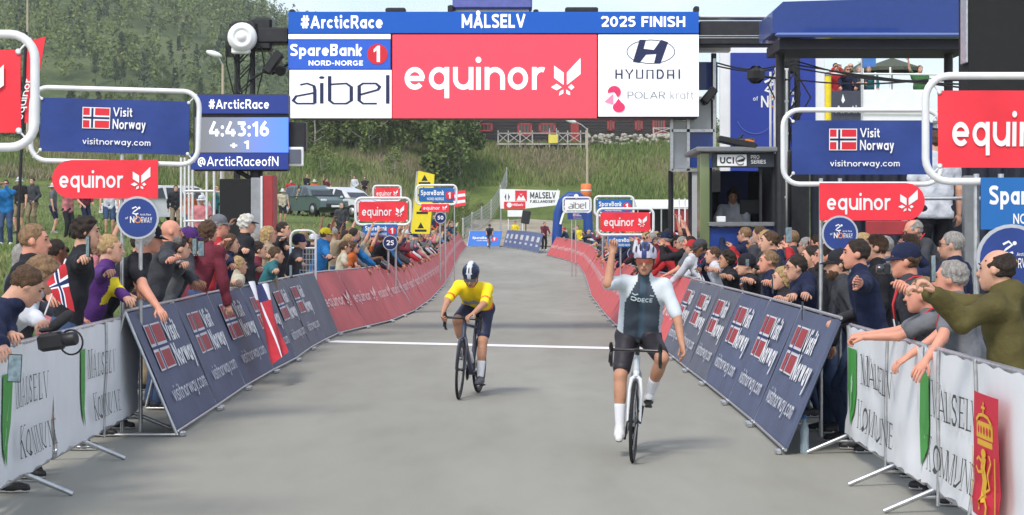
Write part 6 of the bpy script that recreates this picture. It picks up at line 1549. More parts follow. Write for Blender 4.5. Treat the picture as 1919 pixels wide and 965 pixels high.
# ------------------------------------------------------------------ street lamps, fence, small things on the slope
def street_lamp(px, top, bot, Y, label, arm=-.8):
    x = lx(px, Y); gz0_ = lz(bot, Y); h = lz(top, Y) - gz0_; gg = ground(x, Y)
    t = thing('street_lamp', label, 'lamp', (x, Y, gg), 0, 'street lamps'); h = lz(top, Y) - gg
    MB().tube([V3(0, 0, -.2), V3(0, 0, h * .5), V3(0, 0, h)], [.13, .10, .07], 8).build('post', mat('lamp_post_timber', (.42, .36, .26), .7), t)
    MB().tube([V3(0, 0, h - .1), V3(arm * .4, -.1, h + .25), V3(arm * .8, -.15, h + .45)], .045, 6).build('arm', STEEL, t)
    MB().ell((arm * 1.15, -.2, h + .55), (.48, .2, .17), Matrix.Rotation(R(18) * (1 if arm < 0 else -1), 3, 'Y'), 10, 6).build('lamp_head', WHITE, t)
street_lamp(1101, 240, 370, 150, 'street lamp with white head on the slope below the lodge', -1.1)
street_lamp(418, 120, 300, 110, 'street lamp with white head left of the gantry mast', -.4)
street_lamp(52, -10, 300, 150, 'thin pale lamp post at the top left in front of the woods', -.5)
oc = thing('orange_marker', 'orange padding round the foot of the slope lamp post', 'padding', (lx(1099, 149), 149.2, lz(369, 149)))
MB().lathe([(.36, 0), (.42, .05), (.40, .95), (.32, 1.0)], 12).build('pad', mat('orange_foam', (.75, .20, .06), .7), oc)
MB().lathe([(.425, .45), (.425, .55)], 12).build('pad_strap', WHITE, oc)
fe = thing('wire_fence', 'low grey wire fence running up beside the dirt track', 'fence', (lx(870, 140), 140, ground(lx(870, 140), 140)))
pp_ = [(868, 140), (885, 143), (903, 146), (921, 150), (938, 155), (950, 160)]; prev = None
fp = [V3(lx(a, d), d, ground(lx(a, d), d)) - Vector(fe.location) for a, d in pp_]
for a in fp: MB().box(a + V3(0, 0, .75), (.10, .10, 1.7)).build('fence_post', GR_, fe)
mb = MB()
for a, b in zip(fp, fp[1:]):
    for z in (.2, .45, .7, .95, 1.2, 1.45): mb.tube([a + V3(0, 0, z), b + V3(0, 0, z)], .018, 4)
    for i in range(10): q = a.lerp(b, i / 10); mb.tube([q + V3(0, 0, .1), q + V3(0, 0, 1.5)], .015, 4)
mb.build('wire_mesh', STEEL, fe)
# Målselv banner over the far end of the road
mt_ = thing('event_banner', 'white Målselv banner on posts behind the far end of the road', 'banner', (lx(937, 140), 140, ground(lx(937, 140), 140)))
g0 = mt_.location.z; mx = lambda px: lx(px, 140) - lx(937, 140); mz = lambda py: lz(py, 140) - g0
for px in (939, 1046): MB().tube([V3(mx(px), .1, -1), V3(mx(px), .1, mz(354))], .06, 6).build('post', STEEL, mt_)
bo = MB().prism([(mx(938), mz(391)), (mx(984), mz(391)), (mx(1046), mz(384)), (mx(1050), mz(357)), (mx(937), mz(354))][::1], lambda u, v, w: V3(u, -w, v), 0, .05).build('banner_sheet', WHITE, mt_)
p = Print(); p.poly(PBLACK, [(mx(946), mz(369)), (mx(949), mz(362)), (mx(949), mz(376))]); p.poly(PBLACK, [(mx(953), mz(362)), (mx(956), mz(369)), (mx(953), mz(376))])
p.rect(PRED, mx(966), mz(377), mx(988) - mx(966), mz(357) - mz(377)); p.poly(PWHITE, [(mx(968), mz(376)), (mx(973), mz(366)), (mx(977), mz(371)), (mx(981), mz(366)), (mx(986), mz(376))]); p.poly(PWHITE, [(mx(974), mz(362)), (mx(977), mz(366)), (mx(980), mz(362)), (mx(977), mz(364))])
p.text(PBLACK, 'MALSELV', mx(994), mz(372), mx(1042) - mx(994), mz(360) - mz(372), .035); p.text(PBLACK, 'FJELLANDSBY', mx(994), mz(380), mx(1041) - mx(994), mz(375) - mz(380), .03)
p.rect(PRED, mx(945), mz(391), mx(985) - mx(945), mz(378) - mz(391)); p.disc(PWHITE, mx(955), mz(384), .18); p.text(PWHITE, 'Målselv', mx(961), mz(386), mx(981) - mx(961), mz(381) - mz(386), .02)
p.build('lettering', lambda u, v, w: V3(u, -.05 - w, v), bo, .006)
wb_ = thing('white_board', 'white board standing under the far Målselv banner', 'sign', (lx(953, 138), 138, ground(0, 138) - .0)); g0 = wb_.location.z
MB().box((0.5, 0, lz(400, 138) - g0), (1.1, .05, .45), bev=.01).build('board', WHITE, wb_)
MB().box((0, 0, .9), (.05, .05, 1.8)).box((1.0, 0, .9), (.05, .05, 1.8)).build('legs', WHITEPIPE, wb_)
sp = thing('loudspeaker', 'black loudspeaker on a stand behind the grey blue far hoardings', 'loudspeaker', (lx(986, 128), 128, road_z(128))); g0 = sp.location.z
MB().box((0, 0, lz(407, 128) - g0), (.55, .4, .85), Matrix.Rotation(.15, 3, 'Y'), bev=.04).build('cabinet', BLACK, sp)
MB().tube([V3(0, 0, 0), V3(0, 0, lz(418, 128) - g0)], .04, 6).tube([V3(-.4, 0, 0), V3(0, 0, .7)], .025, 5).tube([V3(.4, 0, 0), V3(0, 0, .7)], .025, 5).build('tripod', BLACK, sp)
# blue inflatable arch
ar = thing('inflatable_arch', 'dark blue inflatable arch with white script behind the far bend', 'arch', (lx(1070, 118), 118, road_z(118))); g0 = ar.location.z; axx = lambda px: lx(px, 118) - lx(1070, 118); az_ = lambda py: lz(py, 118) - g0
mb = MB(); mb.tube([V3(axx(1043), 0, -.1), V3(axx(1046), 0, az_(400)), V3(axx(1054), 0, az_(378)), V3(axx(1068), 0, az_(367)), V3(axx(1084), 0, az_(368)), V3(axx(1098), 0, az_(380)), V3(axx(1102), 0, az_(400)), V3(axx(1104), 0, -.1)], [.32, .28, .28, .28, .28, .28, .28, .32], 14)
AB = mat('inflatable_blue', srgb(22, 66, 140), .45, var=.1); tube_o = mb.build('tube', AB, ar)
Print().line(PWHITE, [(axx(1050), az_(420)), (axx(1055), az_(402)), (axx(1062), az_(392)), (axx(1058), az_(386))], .12).disc(PWHITE, axx(1080), az_(368), .14).build('emblem', lambda u, v, w: V3(u, -.42 - w, v), tube_o)
# yellow feather banners
def feather(px0, top, px1, bot, Y, label):
    gx = lx(px1, Y); gg = ground(gx, Y); t = thing('feather_banner', label, 'banner', (gx, Y, gg)); q = lambda px, py: (lx(px, Y) - gx, lz(py, Y) - gg)
    a, b = q(px0, top), q(px1, bot); w = .30 * Y / 62
    poly = [(b[0] - w, b[1]), (b[0] + w, b[1]), (a[0] + w, a[1]), (a[0] - w * .7, a[1] + .12)]
    s_ = MB().prism(poly, lambda u, v, w_: V3(u, -w_, v), 0, .02).build('sail', mat('yellow_sail', (.80, .66, .03), .6, var=.05), t)
    MB().tube([V3(b[0] - w, .02, -.2), V3(b[0] - w, .02, b[1]), V3(a[0] - w * .8, .02, a[1] + .1)], .03, 6).build('pole', STEEL, t)
    p = Print()
    for k in (.12, .42, .72, .92):
        cx_, cy_ = lerp(b[0], a[0], k), lerp(b[1], a[1], k); p.poly(PBLACK, [(cx_ - .10, cy_ - .05), (cx_ + .10, cy_ - .05), (cx_, cy_ + .14)]); p.rect(PBLACK, cx_ - .18, cy_ - .16, .36, .07)
    p.build('emblem', lambda u, v, w_: V3(u, -.02 - w_, v), s_)
feather(797, 327, 788, 438, 62, 'yellow feather banner with small black marks beside the blue bank sign')
rf = thing('red_flag', 'tall tilted red flag behind the far left sign', 'flag', (P(40, 0, 30).x, 30, ground(P(40, 0, 30).x, 30))); g0 = rf.location.z
q = lambda px, py: (P(px, 0, 30).x - rf.location.x, P(0, py, 30).z - g0)
fs_ = MB().prism([q(38, 230), q(58, 230), q(86, 68), q(66, 74), q(50, 70)], lambda u, v, w: V3(u, -w + .03 * math.sin(v * 5), v), 0, .02).build('sail', EQRED, rf)
_a = q(50, 200); Print().text(PWHITE, 'equinor', 0, 0, .62, .14, .02).build('lettering', lambda u, v, w: V3(_a[0] - .02 - v + u * .22, -.04 - w, _a[1] - .2 + u), fs_)
MB().tube([V3(q(40, 0)[0] - .1, 0, 0), V3(*[q(62, 60)[0] - .1, 0, q(62, 60)[1]])], .025, 6).build('pole', BLACK, rf)
fg = thing('striped_flag', 'red and white striped flag waving behind the blue bank sign', 'flag', (lx(852, 72), 72, ground(lx(852, 72), 72))); g0 = fg.location.z
a, b = lx(852, 72) - lx(852, 72), lx(873, 72) - lx(852, 72); z0, z1 = lz(388, 72) - g0, lz(359, 72) - g0
mb = MB(); n = 5
for i in range(n): mb.prism([(a, lerp(z0, z1, i / n)), (b, lerp(z0, z1, i / n) + .06), (b - .02, lerp(z0, z1, (i + 1) / n) + .05), (a, lerp(z0, z1, (i + 1) / n))], lambda u, v, w: V3(u, -w + .05 * math.sin(u * 9), v), 0, .015, i % 2)
mb.build('flag_cloth', [EQRED, PWHITE], fg); MB().tube([V3(0, .02, 0), V3(0, .02, z1 + .1)], .02, 5).build('pole', STEEL, fg)
# ------------------------------------------------------------------ structures right of the road
def frame_at(px, Y, z=None):
    x = P(px, 0, Y).x; g = ground(x, Y) if z is None else z
    return x, g, (lambda q: P(q, 0, Y).x - x), (lambda q: P(0, q, Y).z - g)
def slab(par, name, X, Z, x0, x1, y0, y1, m, d=.1, dy=0.0, bev=.008):
    a, b, c, e = X(x0), X(x1), Z(y1), Z(y0)
    return MB().box(((a + b) / 2, dy + d / 2, (c + e) / 2), (b - a, d, e - c), bev=bev).build(name, m, par)
BOXB = mat('deep_blue_panel', srgb(28, 58, 130), .35, var=.06, coat=.3); GREYP = mat('grey_metal_panel', (.20, .21, .22), .45, .3, var=.1); FROST = mat('frosted_pane', (.30, .33, .35), .15, var=.15, scale=1.5, spec=.6)
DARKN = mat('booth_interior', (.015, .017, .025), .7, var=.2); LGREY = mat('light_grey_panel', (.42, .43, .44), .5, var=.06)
# big blue box over the gantry's right mast
x, g, X, Z = frame_at(1640, 29.5, 0)
bt = thing('stage_canopy', 'long dark blue canopy box high above the right crowd', 'canopy', (x, 29.5, 0))
MB().prism([(X(1448), Z(62)), (X(1448), Z(22)), (X(1468), Z(3)), (X(1830), Z(-8)), (X(1830), Z(60))], lambda u, v, w: V3(u, -w, v), -1.6, 0).build('shell', BOXB, bt)
slab(bt, 'edge_bar', X, Z, 1452, 1830, 62, 70, mat('pale_blue_edge', srgb(96, 116, 176), .35, var=.03), .12, -.10, .03)  # highlight along the lower edge, painted as a pale blue strip
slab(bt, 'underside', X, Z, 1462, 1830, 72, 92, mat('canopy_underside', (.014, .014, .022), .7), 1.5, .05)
for px in (1476, 1800): MB().tube([V3(X(px), .8, 0), V3(X(px), .8, Z(92))], .07, 8).build('support_leg', BLACKMETAL, bt)
# LED screen seen edge-on at the top right
x, g, X, Z = frame_at(1870, 23, 0)
le = thing('led_screen', 'huge black back of a screen cut off by the top right corner', 'screen', (x, 23, 0))
slab(le, 'cabinet', X, Z, 1815, 2080, -160, 172, mat('matt_black_board', (.012, .012, .013), .8), .5)
slab(le, 'edge_rail', X, Z, 1810, 1814, -160, 118, STEEL, .3, -.03)
slab(le, 'lower_truss', X, Z, 1806, 2080, 173, 186, BLACKMETAL, .5, .03)
for px in (1840, 2040): MB().tube([V3(X(px), .3, 0), V3(X(px), .3, Z(186))], .09, 8).build('support_leg', BLACKMETAL, le)
# race backdrop panel
x, g, X, Z = frame_at(1448, 37, 0)
rb = thing('race_backdrop', 'tall blue race backdrop with white border behind the judges booth', 'backdrop', (x, 37, 0))
slab(rb, 'white_border', X, Z, 1350, 1546, 84, 325, WHITE, .12)
bp_ = slab(rb, 'blue_sheet', X, Z, 1369, 1528, 99, 323, mat('backdrop_blue', srgb(42, 62, 150), .5, var=.05), .05, -.04)
p = Print(); kx = X(1528) - X(1369); p.put(em_race(), X(1450), Z(190), kx * .36); p.ring(mat('soft_blue_print', srgb(90, 108, 180), .5, var=0), X(1415), Z(215), .36, .36, .012, 20, 200, 340)
p.build('emblem', lambda u, v, w: V3(u, -.045 - w, v), bp_, .006)
MB().tube([V3(X(1352), .3, 0), V3(X(1352), .1, Z(320))], .05, 6).tube([V3(X(1544), .3, 0), V3(X(1544), .1, Z(320))], .05, 6).build('props', STEEL, rb)
# glazed left wing of the judges' stand
x, g, X, Z = frame_at(1300, 33.5, 0)
wg = thing('glazed_stand', 'grey glazed stand with blue panel between gantry and judges booth', 'stand', (x, 33.5, 0))
slab(wg, 'pane', X, Z, 1259, 1290, 226, 316, FROST, .06); slab(wg, 'pane', X, Z, 1291, 1336, 186, 243, FROST, .06); slab(wg, 'blue_panel', X, Z, 1291, 1338, 247, 314, BOXB, .08); slab(wg, 'blue_panel', X, Z, 1312, 1350, 112, 165, BOXB, .08, .4)
m = MB()
for px, a, b in ((1259, 222, 320), (1290, 222, 320), (1339, 110, 330)): m.box((X(px), 0, (Z(a) + Z(b)) / 2), (.05, .1, Z(a) - Z(b)))
for a, b, y in ((1259, 1339, 319), (1259, 1339, 245), (1290, 1339, 184)): m.box(((X(a) + X(b)) / 2, 0, Z(y)), (X(b) - X(a), .1, .05))
m.build('steel_frame', STEEL, wg)
slab(wg, 'lower_panel', X, Z, 1298, 1312, 320, 470, LGREY, .1); slab(wg, 'white_beam', X, Z, 1310, 1370, 86, 96, WHITE, .3)
for px in (1262, 1300): MB().tube([V3(X(px), .5, 0), V3(X(px), .5, Z(318))], .05, 6).build('support_leg', BLACKMETAL, wg)
mm = MB(); mm.box((X(1328), -.1, Z(180)), (.30, .3, .14), Matrix.Rotation(R(-50), 3, 'Y'), bev=.02).tube([V3(X(1338), 0, Z(100)), V3(X(1338), 0, Z(250))], .05, 6).tube([V3(X(1318), -.1, Z(196)), V3(X(1338), 0, Z(165))], .03, 6); mm.build('lamp_bracket', BLACK, wg)
# judges' booth
x, g, X, Z = frame_at(1390, 30.5, 0)
jb = thing('judges_booth', 'dark blue judges booth with UCI sign and open window right of the gantry', 'booth', (x, 30.5, 0))
slab(jb, 'roof', X, Z, 1303, 1456, 276, 286, GREYP, 2.2, -.25, .02); slab(jb, 'fascia', X, Z, 1334, 1450, 287, 314, mat('booth_fascia', (.035, .04, .055), .4), .08, -.1)
uc = slab(jb, 'sign_plate', X, Z, 1343, 1398, 290, 312, WHITE, .03, -.14)
p = Print(); p.text(PBLACK, 'UCI', X(1348), Z(307), X(1374) - X(1348), Z(295) - Z(307), .04); p.poly(PBLACK, [(X(1378), Z(302)), (X(1396), Z(296)), (X(1392), Z(303)), (X(1382), Z(304))]); p.ring(PBLACK, X(1386), Z(301), .075, .075, .012, 16, 20, 320)
p.build('lettering', lambda u, v, w: V3(u, -.14 - w, v), uc, .006)
Print().text(PWHITE, 'PRO', X(1406), Z(298), X(1422) - X(1406), Z(291) - Z(298), .02).text(PWHITE, 'SERIES', X(1406), Z(307), X(1434) - X(1406), Z(300) - Z(307), .02).build('lettering', lambda u, v, w: V3(u, -.105 - w, v), jb, .006)
slab(jb, 'green_glass_column', X, Z, 1312, 1330, 287, 466, mat('reflecting_glass', (.16, .20, .10), .12, var=.5, scale=1.4, stretch=(1, 1, .3), spec=.7), .5, -.05)
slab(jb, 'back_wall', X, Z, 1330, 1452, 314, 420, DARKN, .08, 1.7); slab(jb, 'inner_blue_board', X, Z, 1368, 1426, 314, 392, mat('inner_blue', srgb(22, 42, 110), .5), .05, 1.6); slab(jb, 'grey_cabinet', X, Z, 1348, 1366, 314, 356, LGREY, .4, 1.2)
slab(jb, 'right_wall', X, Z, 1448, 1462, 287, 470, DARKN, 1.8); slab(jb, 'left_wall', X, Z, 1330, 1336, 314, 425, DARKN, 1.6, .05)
slab(jb, 'counter', X, Z, 1328, 1450, 416, 424, GREYP, .5, -.12); slab(jb, 'front_panel', X, Z, 1328, 1452, 425, 560, BOXB, .1, -.02)
slab(jb, 'monitor', X, Z, 1400, 1440, 372, 400, BLACK, .05, .9, .01)
slab(jb, 'paper_stack', X, Z, 1345, 1362, 405, 416, WHITE, .2, .1)
slab(jb, 'window_post', X, Z, 1424, 1429, 314, 416, BLACKMETAL, .06)
MB().box((X(1380), -.1, Z(268)), (.6, .3, .10), Matrix.Rotation(.2, 3, 'Y'), bev=.02).tube([V3(X(1360), 0, Z(264)), V3(X(1412), -.1, Z(262))], .03, 6).tube([V3(X(1375), 0, Z(274)), V3(X(1392), 0, Z(252))], .02, 5).build('roof_gear', BLACK, jb)
MB().tube([V3(X(1395), -.1, Z(264)), V3(X(1412), -.1, Z(266))], .03, 6).build('orange_cable', mat('orange_cable', (.55, .16, .03), .5), jb)
J = skeleton(lean=.35, hands=((-.2, .45, 1.15), (.15, .45, 1.2)), head=(.5, .35, 0))
person('judge with dark hair in a white shirt sitting in the booth window', (x + X(1396), 31.7, .72), R(150), J, SKINS[2], cloth('white', (.55, .57, .62)), cloth('black', (.02, .02, .025)), ('long', 'dark'))
# mast lines and cables
cb = thing('cable_bundle', 'sagging black cables strung from the gantry mast to the big screen', 'cables', (P(1488, 0, 31).x, 31, P(0, 120, 31).z))
o0 = cb.location.copy(); m = MB()
for y0, y1, sag in ((115, 150, 14), (128, 158, 6), (122, 165, 2), (150, 140, 10)):
    a, b = P(1495, y0, 31) - o0, P(1812, y1, 23.2) - o0
    m.tube([a.lerp(b, i / 10) - V3(0, 0, sag / 120 * math.sin(math.pi * i / 10)) for i in range(11)], .012, 5)
for y0, y1, sag in ((118, 112, 16), (124, 120, 12)):
    a, b = P(1345, y0, 33) - o0, P(1490, y1, 32.8) - o0; m.tube([a.lerp(b, i / 8) - V3(0, 0, sag / 120 * math.sin(math.pi * i / 8)) for i in range(9)], .014, 5)
for k in range(5):
    a = P(1470 + 5 * k, 100 + 8 * k, 32.7) - o0; b = P(1462 + 9 * k, 300, 32.2) - o0; m.tube([a, a.lerp(b, .3) + V3(.12 * (k - 2), 0, 0), a.lerp(b, .7) - V3(.06 * (k - 2), 0, 0), b], .015, 5)
m.build('cables', RUBBER, cb)
st = thing('scaffold_tower', 'slim white scaffold tower beside the black gantry mast', 'scaffold', (P(1468, 0, 32).x, 32, 0)); _, _, X, Z = frame_at(1468, 32, 0)
for px in (1455, 1463, 1475):
    for dy in (0, .7): MB().tube([V3(X(px), dy, 0), V3(X(px), dy, Z(128))], .022, 6).build('upright', WHITEPIPE, st)
for y in (130, 190, 250, 310, 370): MB().tube([V3(X(1453), 0, Z(y)), V3(X(1478), 0, Z(y))], .02, 6).tube([V3(X(1453), 0, Z(y)), V3(X(1475), .7, Z(y) + .2)], .016, 6).build('ledger', WHITEPIPE, st)
MB().box((X(1414), -.2, Z(142)), (.28, .25, .28), bev=.08).tube([V3(X(1414), -.1, Z(142)), V3(X(1480), 0, Z(150))], .02, 5).build('microphone_boom', BLACK, st)
MB().box((X(1490), -.4, Z(370)), (.32, .3, Z(285) - Z(460)), bev=.03).build('dark_cladding', BLACKMETAL, st)
# viewing deck with parapets, umbrellas and people
VY = 56; x, g, X, Z = frame_at(1650, VY, 0)
vd = thing('viewing_deck', 'raised viewing deck with white and dark parapets under the umbrellas', 'deck', (x, VY, 0))
slab(vd, 'white_parapet', X, Z, 1619, 1742, 168, 226, WHITE, .12); dp = slab(vd, 'dark_parapet', X, Z, 1556, 1617, 170, 226, mat('dark_parapet_sheet', (.05, .055, .08), .6), .12)
Print().text(PGREYW, 'Arctic', X(1566), Z(212), .75, .22, .02).poly(PWHITE, [(X(1577), Z(188)), (X(1580), Z(176)), (X(1584), Z(188)), (X(1580), Z(194))]).build('lettering', lambda u, v, w: V3(u, -w, v), dp, .008)
slab(vd, 'floor', X, Z, 1540, 1760, 226, 232, GREYP, 4.0)
for px in (1545, 1618, 1690, 1755):
    for dy in (.2, 3.7): MB().tube([V3(X(px), dy, 0), V3(X(px), dy, Z(232))], .08, 6).build('support_leg', STEEL, vd)
slab(vd, 'rail_post', X, Z, 1614, 1619, 128, 230, WHITE, .08, -.02); slab(vd, 'rail_post', X, Z, 1641, 1644, 135, 168, WHITE, .08, .1); slab(vd, 'rail_post', X, Z, 1669, 1672, 125, 168, WHITE, .08, .1)
MB().tube([V3(X(1500), -.1, Z(138)), V3(X(1760), -.1, Z(140))], .03, 5).tube([V3(X(1560), -.1, Z(207)), V3(X(1760), -.1, Z(209))], .03, 5).build('handrail', WHITEPIPE, vd)
yp = thing('yellow_post', 'bright yellow post standing left of the viewing deck', 'post', (P(1552, 0, 50).x, 50, 0)); MB().tube([V3(0, 0, 0), V3(0, 0, P(0, 142, 50).z)], .085, 10).build('shaft', mat('yellow_paint', (.78, .60, .02), .4), yp); MB().lathe([(.10, 0), (.10, .06), (.03, .10)], 10, (0, 0, P(0, 142, 50).z)).build('cap', GREYP, yp)
UM = mat('umbrella_cloth', (.075, .085, .06), .8, var=.1)
for px, top, wpx, Yu, lb in ((1672, 108, 58, 58, 'wide dark green umbrella on the viewing deck'), (1612, 118, 34, 59, 'smaller dark green umbrella left of the wide one'), (1574, 124, 26, 60, 'leftmost dark green umbrella above the deck crowd')):
    t = thing('parasol', lb, 'umbrella', (P(px, 0, Yu).x, Yu, P(0, 230, Yu).z), 0, 'umbrellas on the viewing deck'); zt = P(0, top, Yu).z - t.location.z; r = wpx / F * Yu
    m = MB(); n = 8; vs = [V3(0, 0, zt)] + [V3(r * math.cos(i * math.pi / 4 + .2), r * math.sin(i * math.pi / 4 + .2), zt - .32 - .1 * (i % 2) * 0) for i in range(8)]
    m.add(vs, [(0, 1 + i, 1 + (i + 1) % 8) for i in range(8)]); m.add([v - V3(0, 0, .02) for v in vs], [(0, 1 + (i + 1) % 8, 1 + i) for i in range(8)])
    for i in range(8): a, b = vs[1 + i], vs[1 + (i + 1) % 8]; m.add([a, b, b - V3(0, 0, .10), a - V3(0, 0, .10)], [(0, 1, 2, 3)])
    m.build('umbrella_cloth', UM, t); MB().tube([V3(0, 0, 0), V3(0, 0, zt + .06)], .03, 6).lathe([(.05, 0), (.07, .05), (.02, .12)], 8, (0, 0, zt)).build('pole', WHITEPIPE, t)
bf_ = thing('blue_flag', 'narrow blue flag hanging below the canopy beside the umbrellas', 'flag', (P(1628, 0, 45).x, 45, 0)); _, _, X, Z = frame_at(1628, 45, 0)
MB().prism([(X(1617), Z(126)), (X(1642), Z(124)), (X(1643), Z(80)), (X(1616), Z(80))], lambda u, v, w: V3(u, -w + .04 * math.sin(u * 14), v), 0, .015).build('flag_cloth', mat('sky_blue_cloth', srgb(70, 120, 190), .6), bf_)
MB().tube([V3(X(1616), .03, 0), V3(X(1616), .03, Z(78))], .025, 6).build('pole', STEEL, bf_)
# dark stage with drape behind the right crowd
x, g, X, Z = frame_at(1700, 20.5, 0)
sg = thing('stage_platform', 'black draped stage platform behind the right crowd', 'stage', (x, 20.5, 0))
DR = mat('black_drape', (.020, .024, .040), .85, var=.25, scale=3)
m = MB(); n = 60; vs = []
for i in range(n + 1):
    u = lerp(X(1500), X(2050), i / n); w = .05 * math.sin(i * 1.7) + .03 * math.sin(i * .6)
    vs += [V3(u, w, .0), V3(u, w, 1.0)]
m.add(vs, [(2 * i, 2 * i + 2, 2 * i + 3, 2 * i + 1) for i in range(n)], 0, True); m.build('drape', DR, sg)
MB().box(((X(1500) + X(2050)) / 2, 1.4, .98), (X(2050) - X(1500), 2.8, .06)).build('deck', GREYP, sg)
m = MB(); vs = []
for i in range(n + 1):
    u = lerp(X(1590), X(2050), i / n); w = 2.6 + .08 * math.sin(i * 1.3) + .04 * math.sin(i * .5); vs += [V3(u, w, 1.0), V3(u, w, 2.95)]
m.add(vs, [(2 * i, 2 * i + 2, 2 * i + 3, 2 * i + 1) for i in range(n)], 0, True); m.build('back_drape', DR, sg)
m = MB()
for px in (1590, 1700, 1812, 1835, 1950, 2040): m.tube([V3(X(px), .1, 1.0), V3(X(px), .1, 2.1)], .024, 6)
for z in (1.55, 2.08): m.tube([V3(X(1590), .1, z), V3(X(2040), .1, z)], .022, 6)
m.build('guard_rail', STEEL, sg)
slab(sg, 'red_board', X, Z, 1622, 1705, 414, 440, mat('dark_red_board', (.33, .035, .04), .5), .05, -.06)
slab(sg, 'grey_pillar', X, Z, 1800, 1822, 330, 560, GREYP, .12, -.2)
J = skeleton(H=1.80, lean=.03, hands=(None, (.30, .02, .86)), head=(0, 0, 0))
person('man in a loose white shirt standing on the stage behind the large red sign', (x + X(1772), 20.1 + .9, 1.0), R(15), J, SKINS[0], cloth('white', (.55, .57, .62)), cloth('black', (.02, .02, .025)), ('short', 'brown'), sleeve='short')
# awning tent behind the right crowd
x, g, X, Z = frame_at(1232, 84)
aw = thing('awning_tent', 'long white awning tent with dark open front behind the right crowd', 'tent', (x, 84, g))
m = MB(); m.prism([(0, Z(391)), (0, Z(386)), (1.4, Z(373)), (2.6, Z(386)), (2.6, Z(391))], lambda u, v, w: V3(w, u, v), X(1194), X(1330)); m.build('white_roof', WHITE, aw)
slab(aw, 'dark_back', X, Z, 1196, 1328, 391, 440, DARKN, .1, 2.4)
m = MB()
for px in (1196, 1240, 1284, 1326):
    for dy in (.05, 2.5): m.tube([V3(X(px), dy, 0), V3(X(px), dy, Z(388))], .035, 6)
m.build('tent_poles', STEEL, aw)
x, g, X, Z = frame_at(1280, 48, 0)
rs = thing('red_striped_stand', 'red board with white spots and pale posts left of the judges booth', 'board', (x, 48, 0))
slab(rs, 'red_board', X, Z, 1262, 1294, 392, 432, mat('dark_red_board', (.33, .035, .04), .5), .06); m = MB()
for px in (1262, 1273, 1284, 1295): m.tube([V3(X(px), -.05, 0), V3(X(px), -.05, Z(372))], .025, 6)
m.tube([V3(X(1262), -.05, Z(388)), V3(X(1310), -.05, Z(388))], .025, 6).build('pale_posts', WHITEPIPE, rs)
# ------------------------------------------------------------------ parked cars on the left slope
def car(label, loc, rotz, paint, kind='suv'):
    t = thing('parked_car', label, 'car', loc, rotz, 'cars parked on the left slope'); H_ = 1.62 if kind == 'suv' else 1.46; W = .90
    low = [(-2.15, .42), (-2.22, .70), (-2.1, .98), (-1.2, 1.04), (1.0, 1.06), (1.75, .98), (2.15, .80), (2.2, .45), (1.9, .28), (-1.9, .28)]
    sec = [(-.0, 1.0), (.9, 1.0), (1.0, .93)]
    m = MB(); k = len(low); vs = []
    for sx_, ins in ((-1, .06), (-1, 0), (1, 0), (1, .06)):
        for y, z in low: vs.append(V3(sx_ * (W - ins), y * (1 - .02 * (ins > 0)), .28 + (z - .28) * (1 - .04 * (ins > 0))))
    fs = [tuple(range(k)), tuple(reversed(range(3 * k, 4 * k)))]
    for a in range(3):
        for i in range(k): j = (i + 1) % k; fs.append((a * k + i, (a + 1) * k + i, (a + 1) * k + j, a * k + j))
    m.add(vs, fs)
    roof = [(-2.0, 1.0), (-1.85, H_ - .12), (-1.5, H_), (.1, H_), (.75, H_ - .22), (1.15, 1.04)] if kind == 'suv' else [(-1.9, 1.0), (-1.35, H_ - .1), (-.9, H_), (.1, H_), (.6, H_ - .14), (1.3, 1.02)]
    vs = [V3(s_ * (W - .06 - (z - 1.0) * .28), y, z) for s_ in (-1, 1) for y, z in roof]; q = len(roof)
    m.add(vs, [tuple(reversed(range(q))), tuple(range(q, 2 * q))] + [(i, i + 1, q + i + 1, q + i) for i in range(q - 1)])
    m.build('body', paint, t)
    g = MB()
    for s_ in (-1, 1):
        def gl(y, z): return V3(s_ * (W - .052 - (z - 1.0) * .28), y, z)
        for a, b in ((-1.8, -1.0), (-.92, -.1), (-.02, .85)):
            zt = H_ - .10; g.add([gl(a, 1.06), gl(b, 1.06), gl(min(b, .5) if b > .5 else b, zt - (.08 if b > .5 else 0)), gl(a + .08, zt)], [(0, 1, 2, 3) if s_ > 0 else (3, 2, 1, 0)])
    for (y0, z0), (y1, z1), d in ((roof[-1], roof[-2], .012), (roof[0], roof[1], -.012)):
        w0, w1 = W - .14 - (z0 - 1) * .28, W - .14 - (z1 - 1) * .28; a = [V3(-w0, y0 + d, z0 + .04), V3(w0, y0 + d, z0 + .04), V3(w1, y1 + d, z1 - .02), V3(-w1, y1 + d, z1 - .02)]; g.add(a, [(0, 1, 2, 3)])
    g.build('windows', GLASS, t)
    for s_ in (-1, 1):
        for y in (-1.35, 1.38):
            w = MB().lathe([(.0, .09), (.20, .10), (.22, .08), (.33, .10), (.34, -.08), (.30, -.1)], 20, (s_ * (W - .08), y, .34), Matrix.Rotation(R(90) * s_, 3, 'Y')).build('wheel', RUBBER, t)
            MB().lathe([(.0, .115), (.19, .105), (.20, .09)], 10, (s_ * (W - .08), y, .34), Matrix.Rotation(R(90) * s_, 3, 'Y')).build('rim', STEEL, w)
        MB().box((s_ * .66, 2.13, .80), (.36, .10, .13), bev=.03).build('headlight', mat('headlight_glass', (.6, .62, .65), .1, var=0), t)
        MB().box((s_ * .72, -2.17, .86), (.26, .08, .2), bev=.02).build('tail_light', PRED, t)
        MB().box((s_ * (W + .08), .75, 1.08), (.18, .1, .12), bev=.03).build('wing_mirror', paint, t)
    MB().box((0, 2.19, .52), (1.1, .06, .22), bev=.02).build('grille', BLACK, t); MB().box((0, 2.225, .5), (.5, .02, .11)).build('number_plate', WHITE, t)
    return t
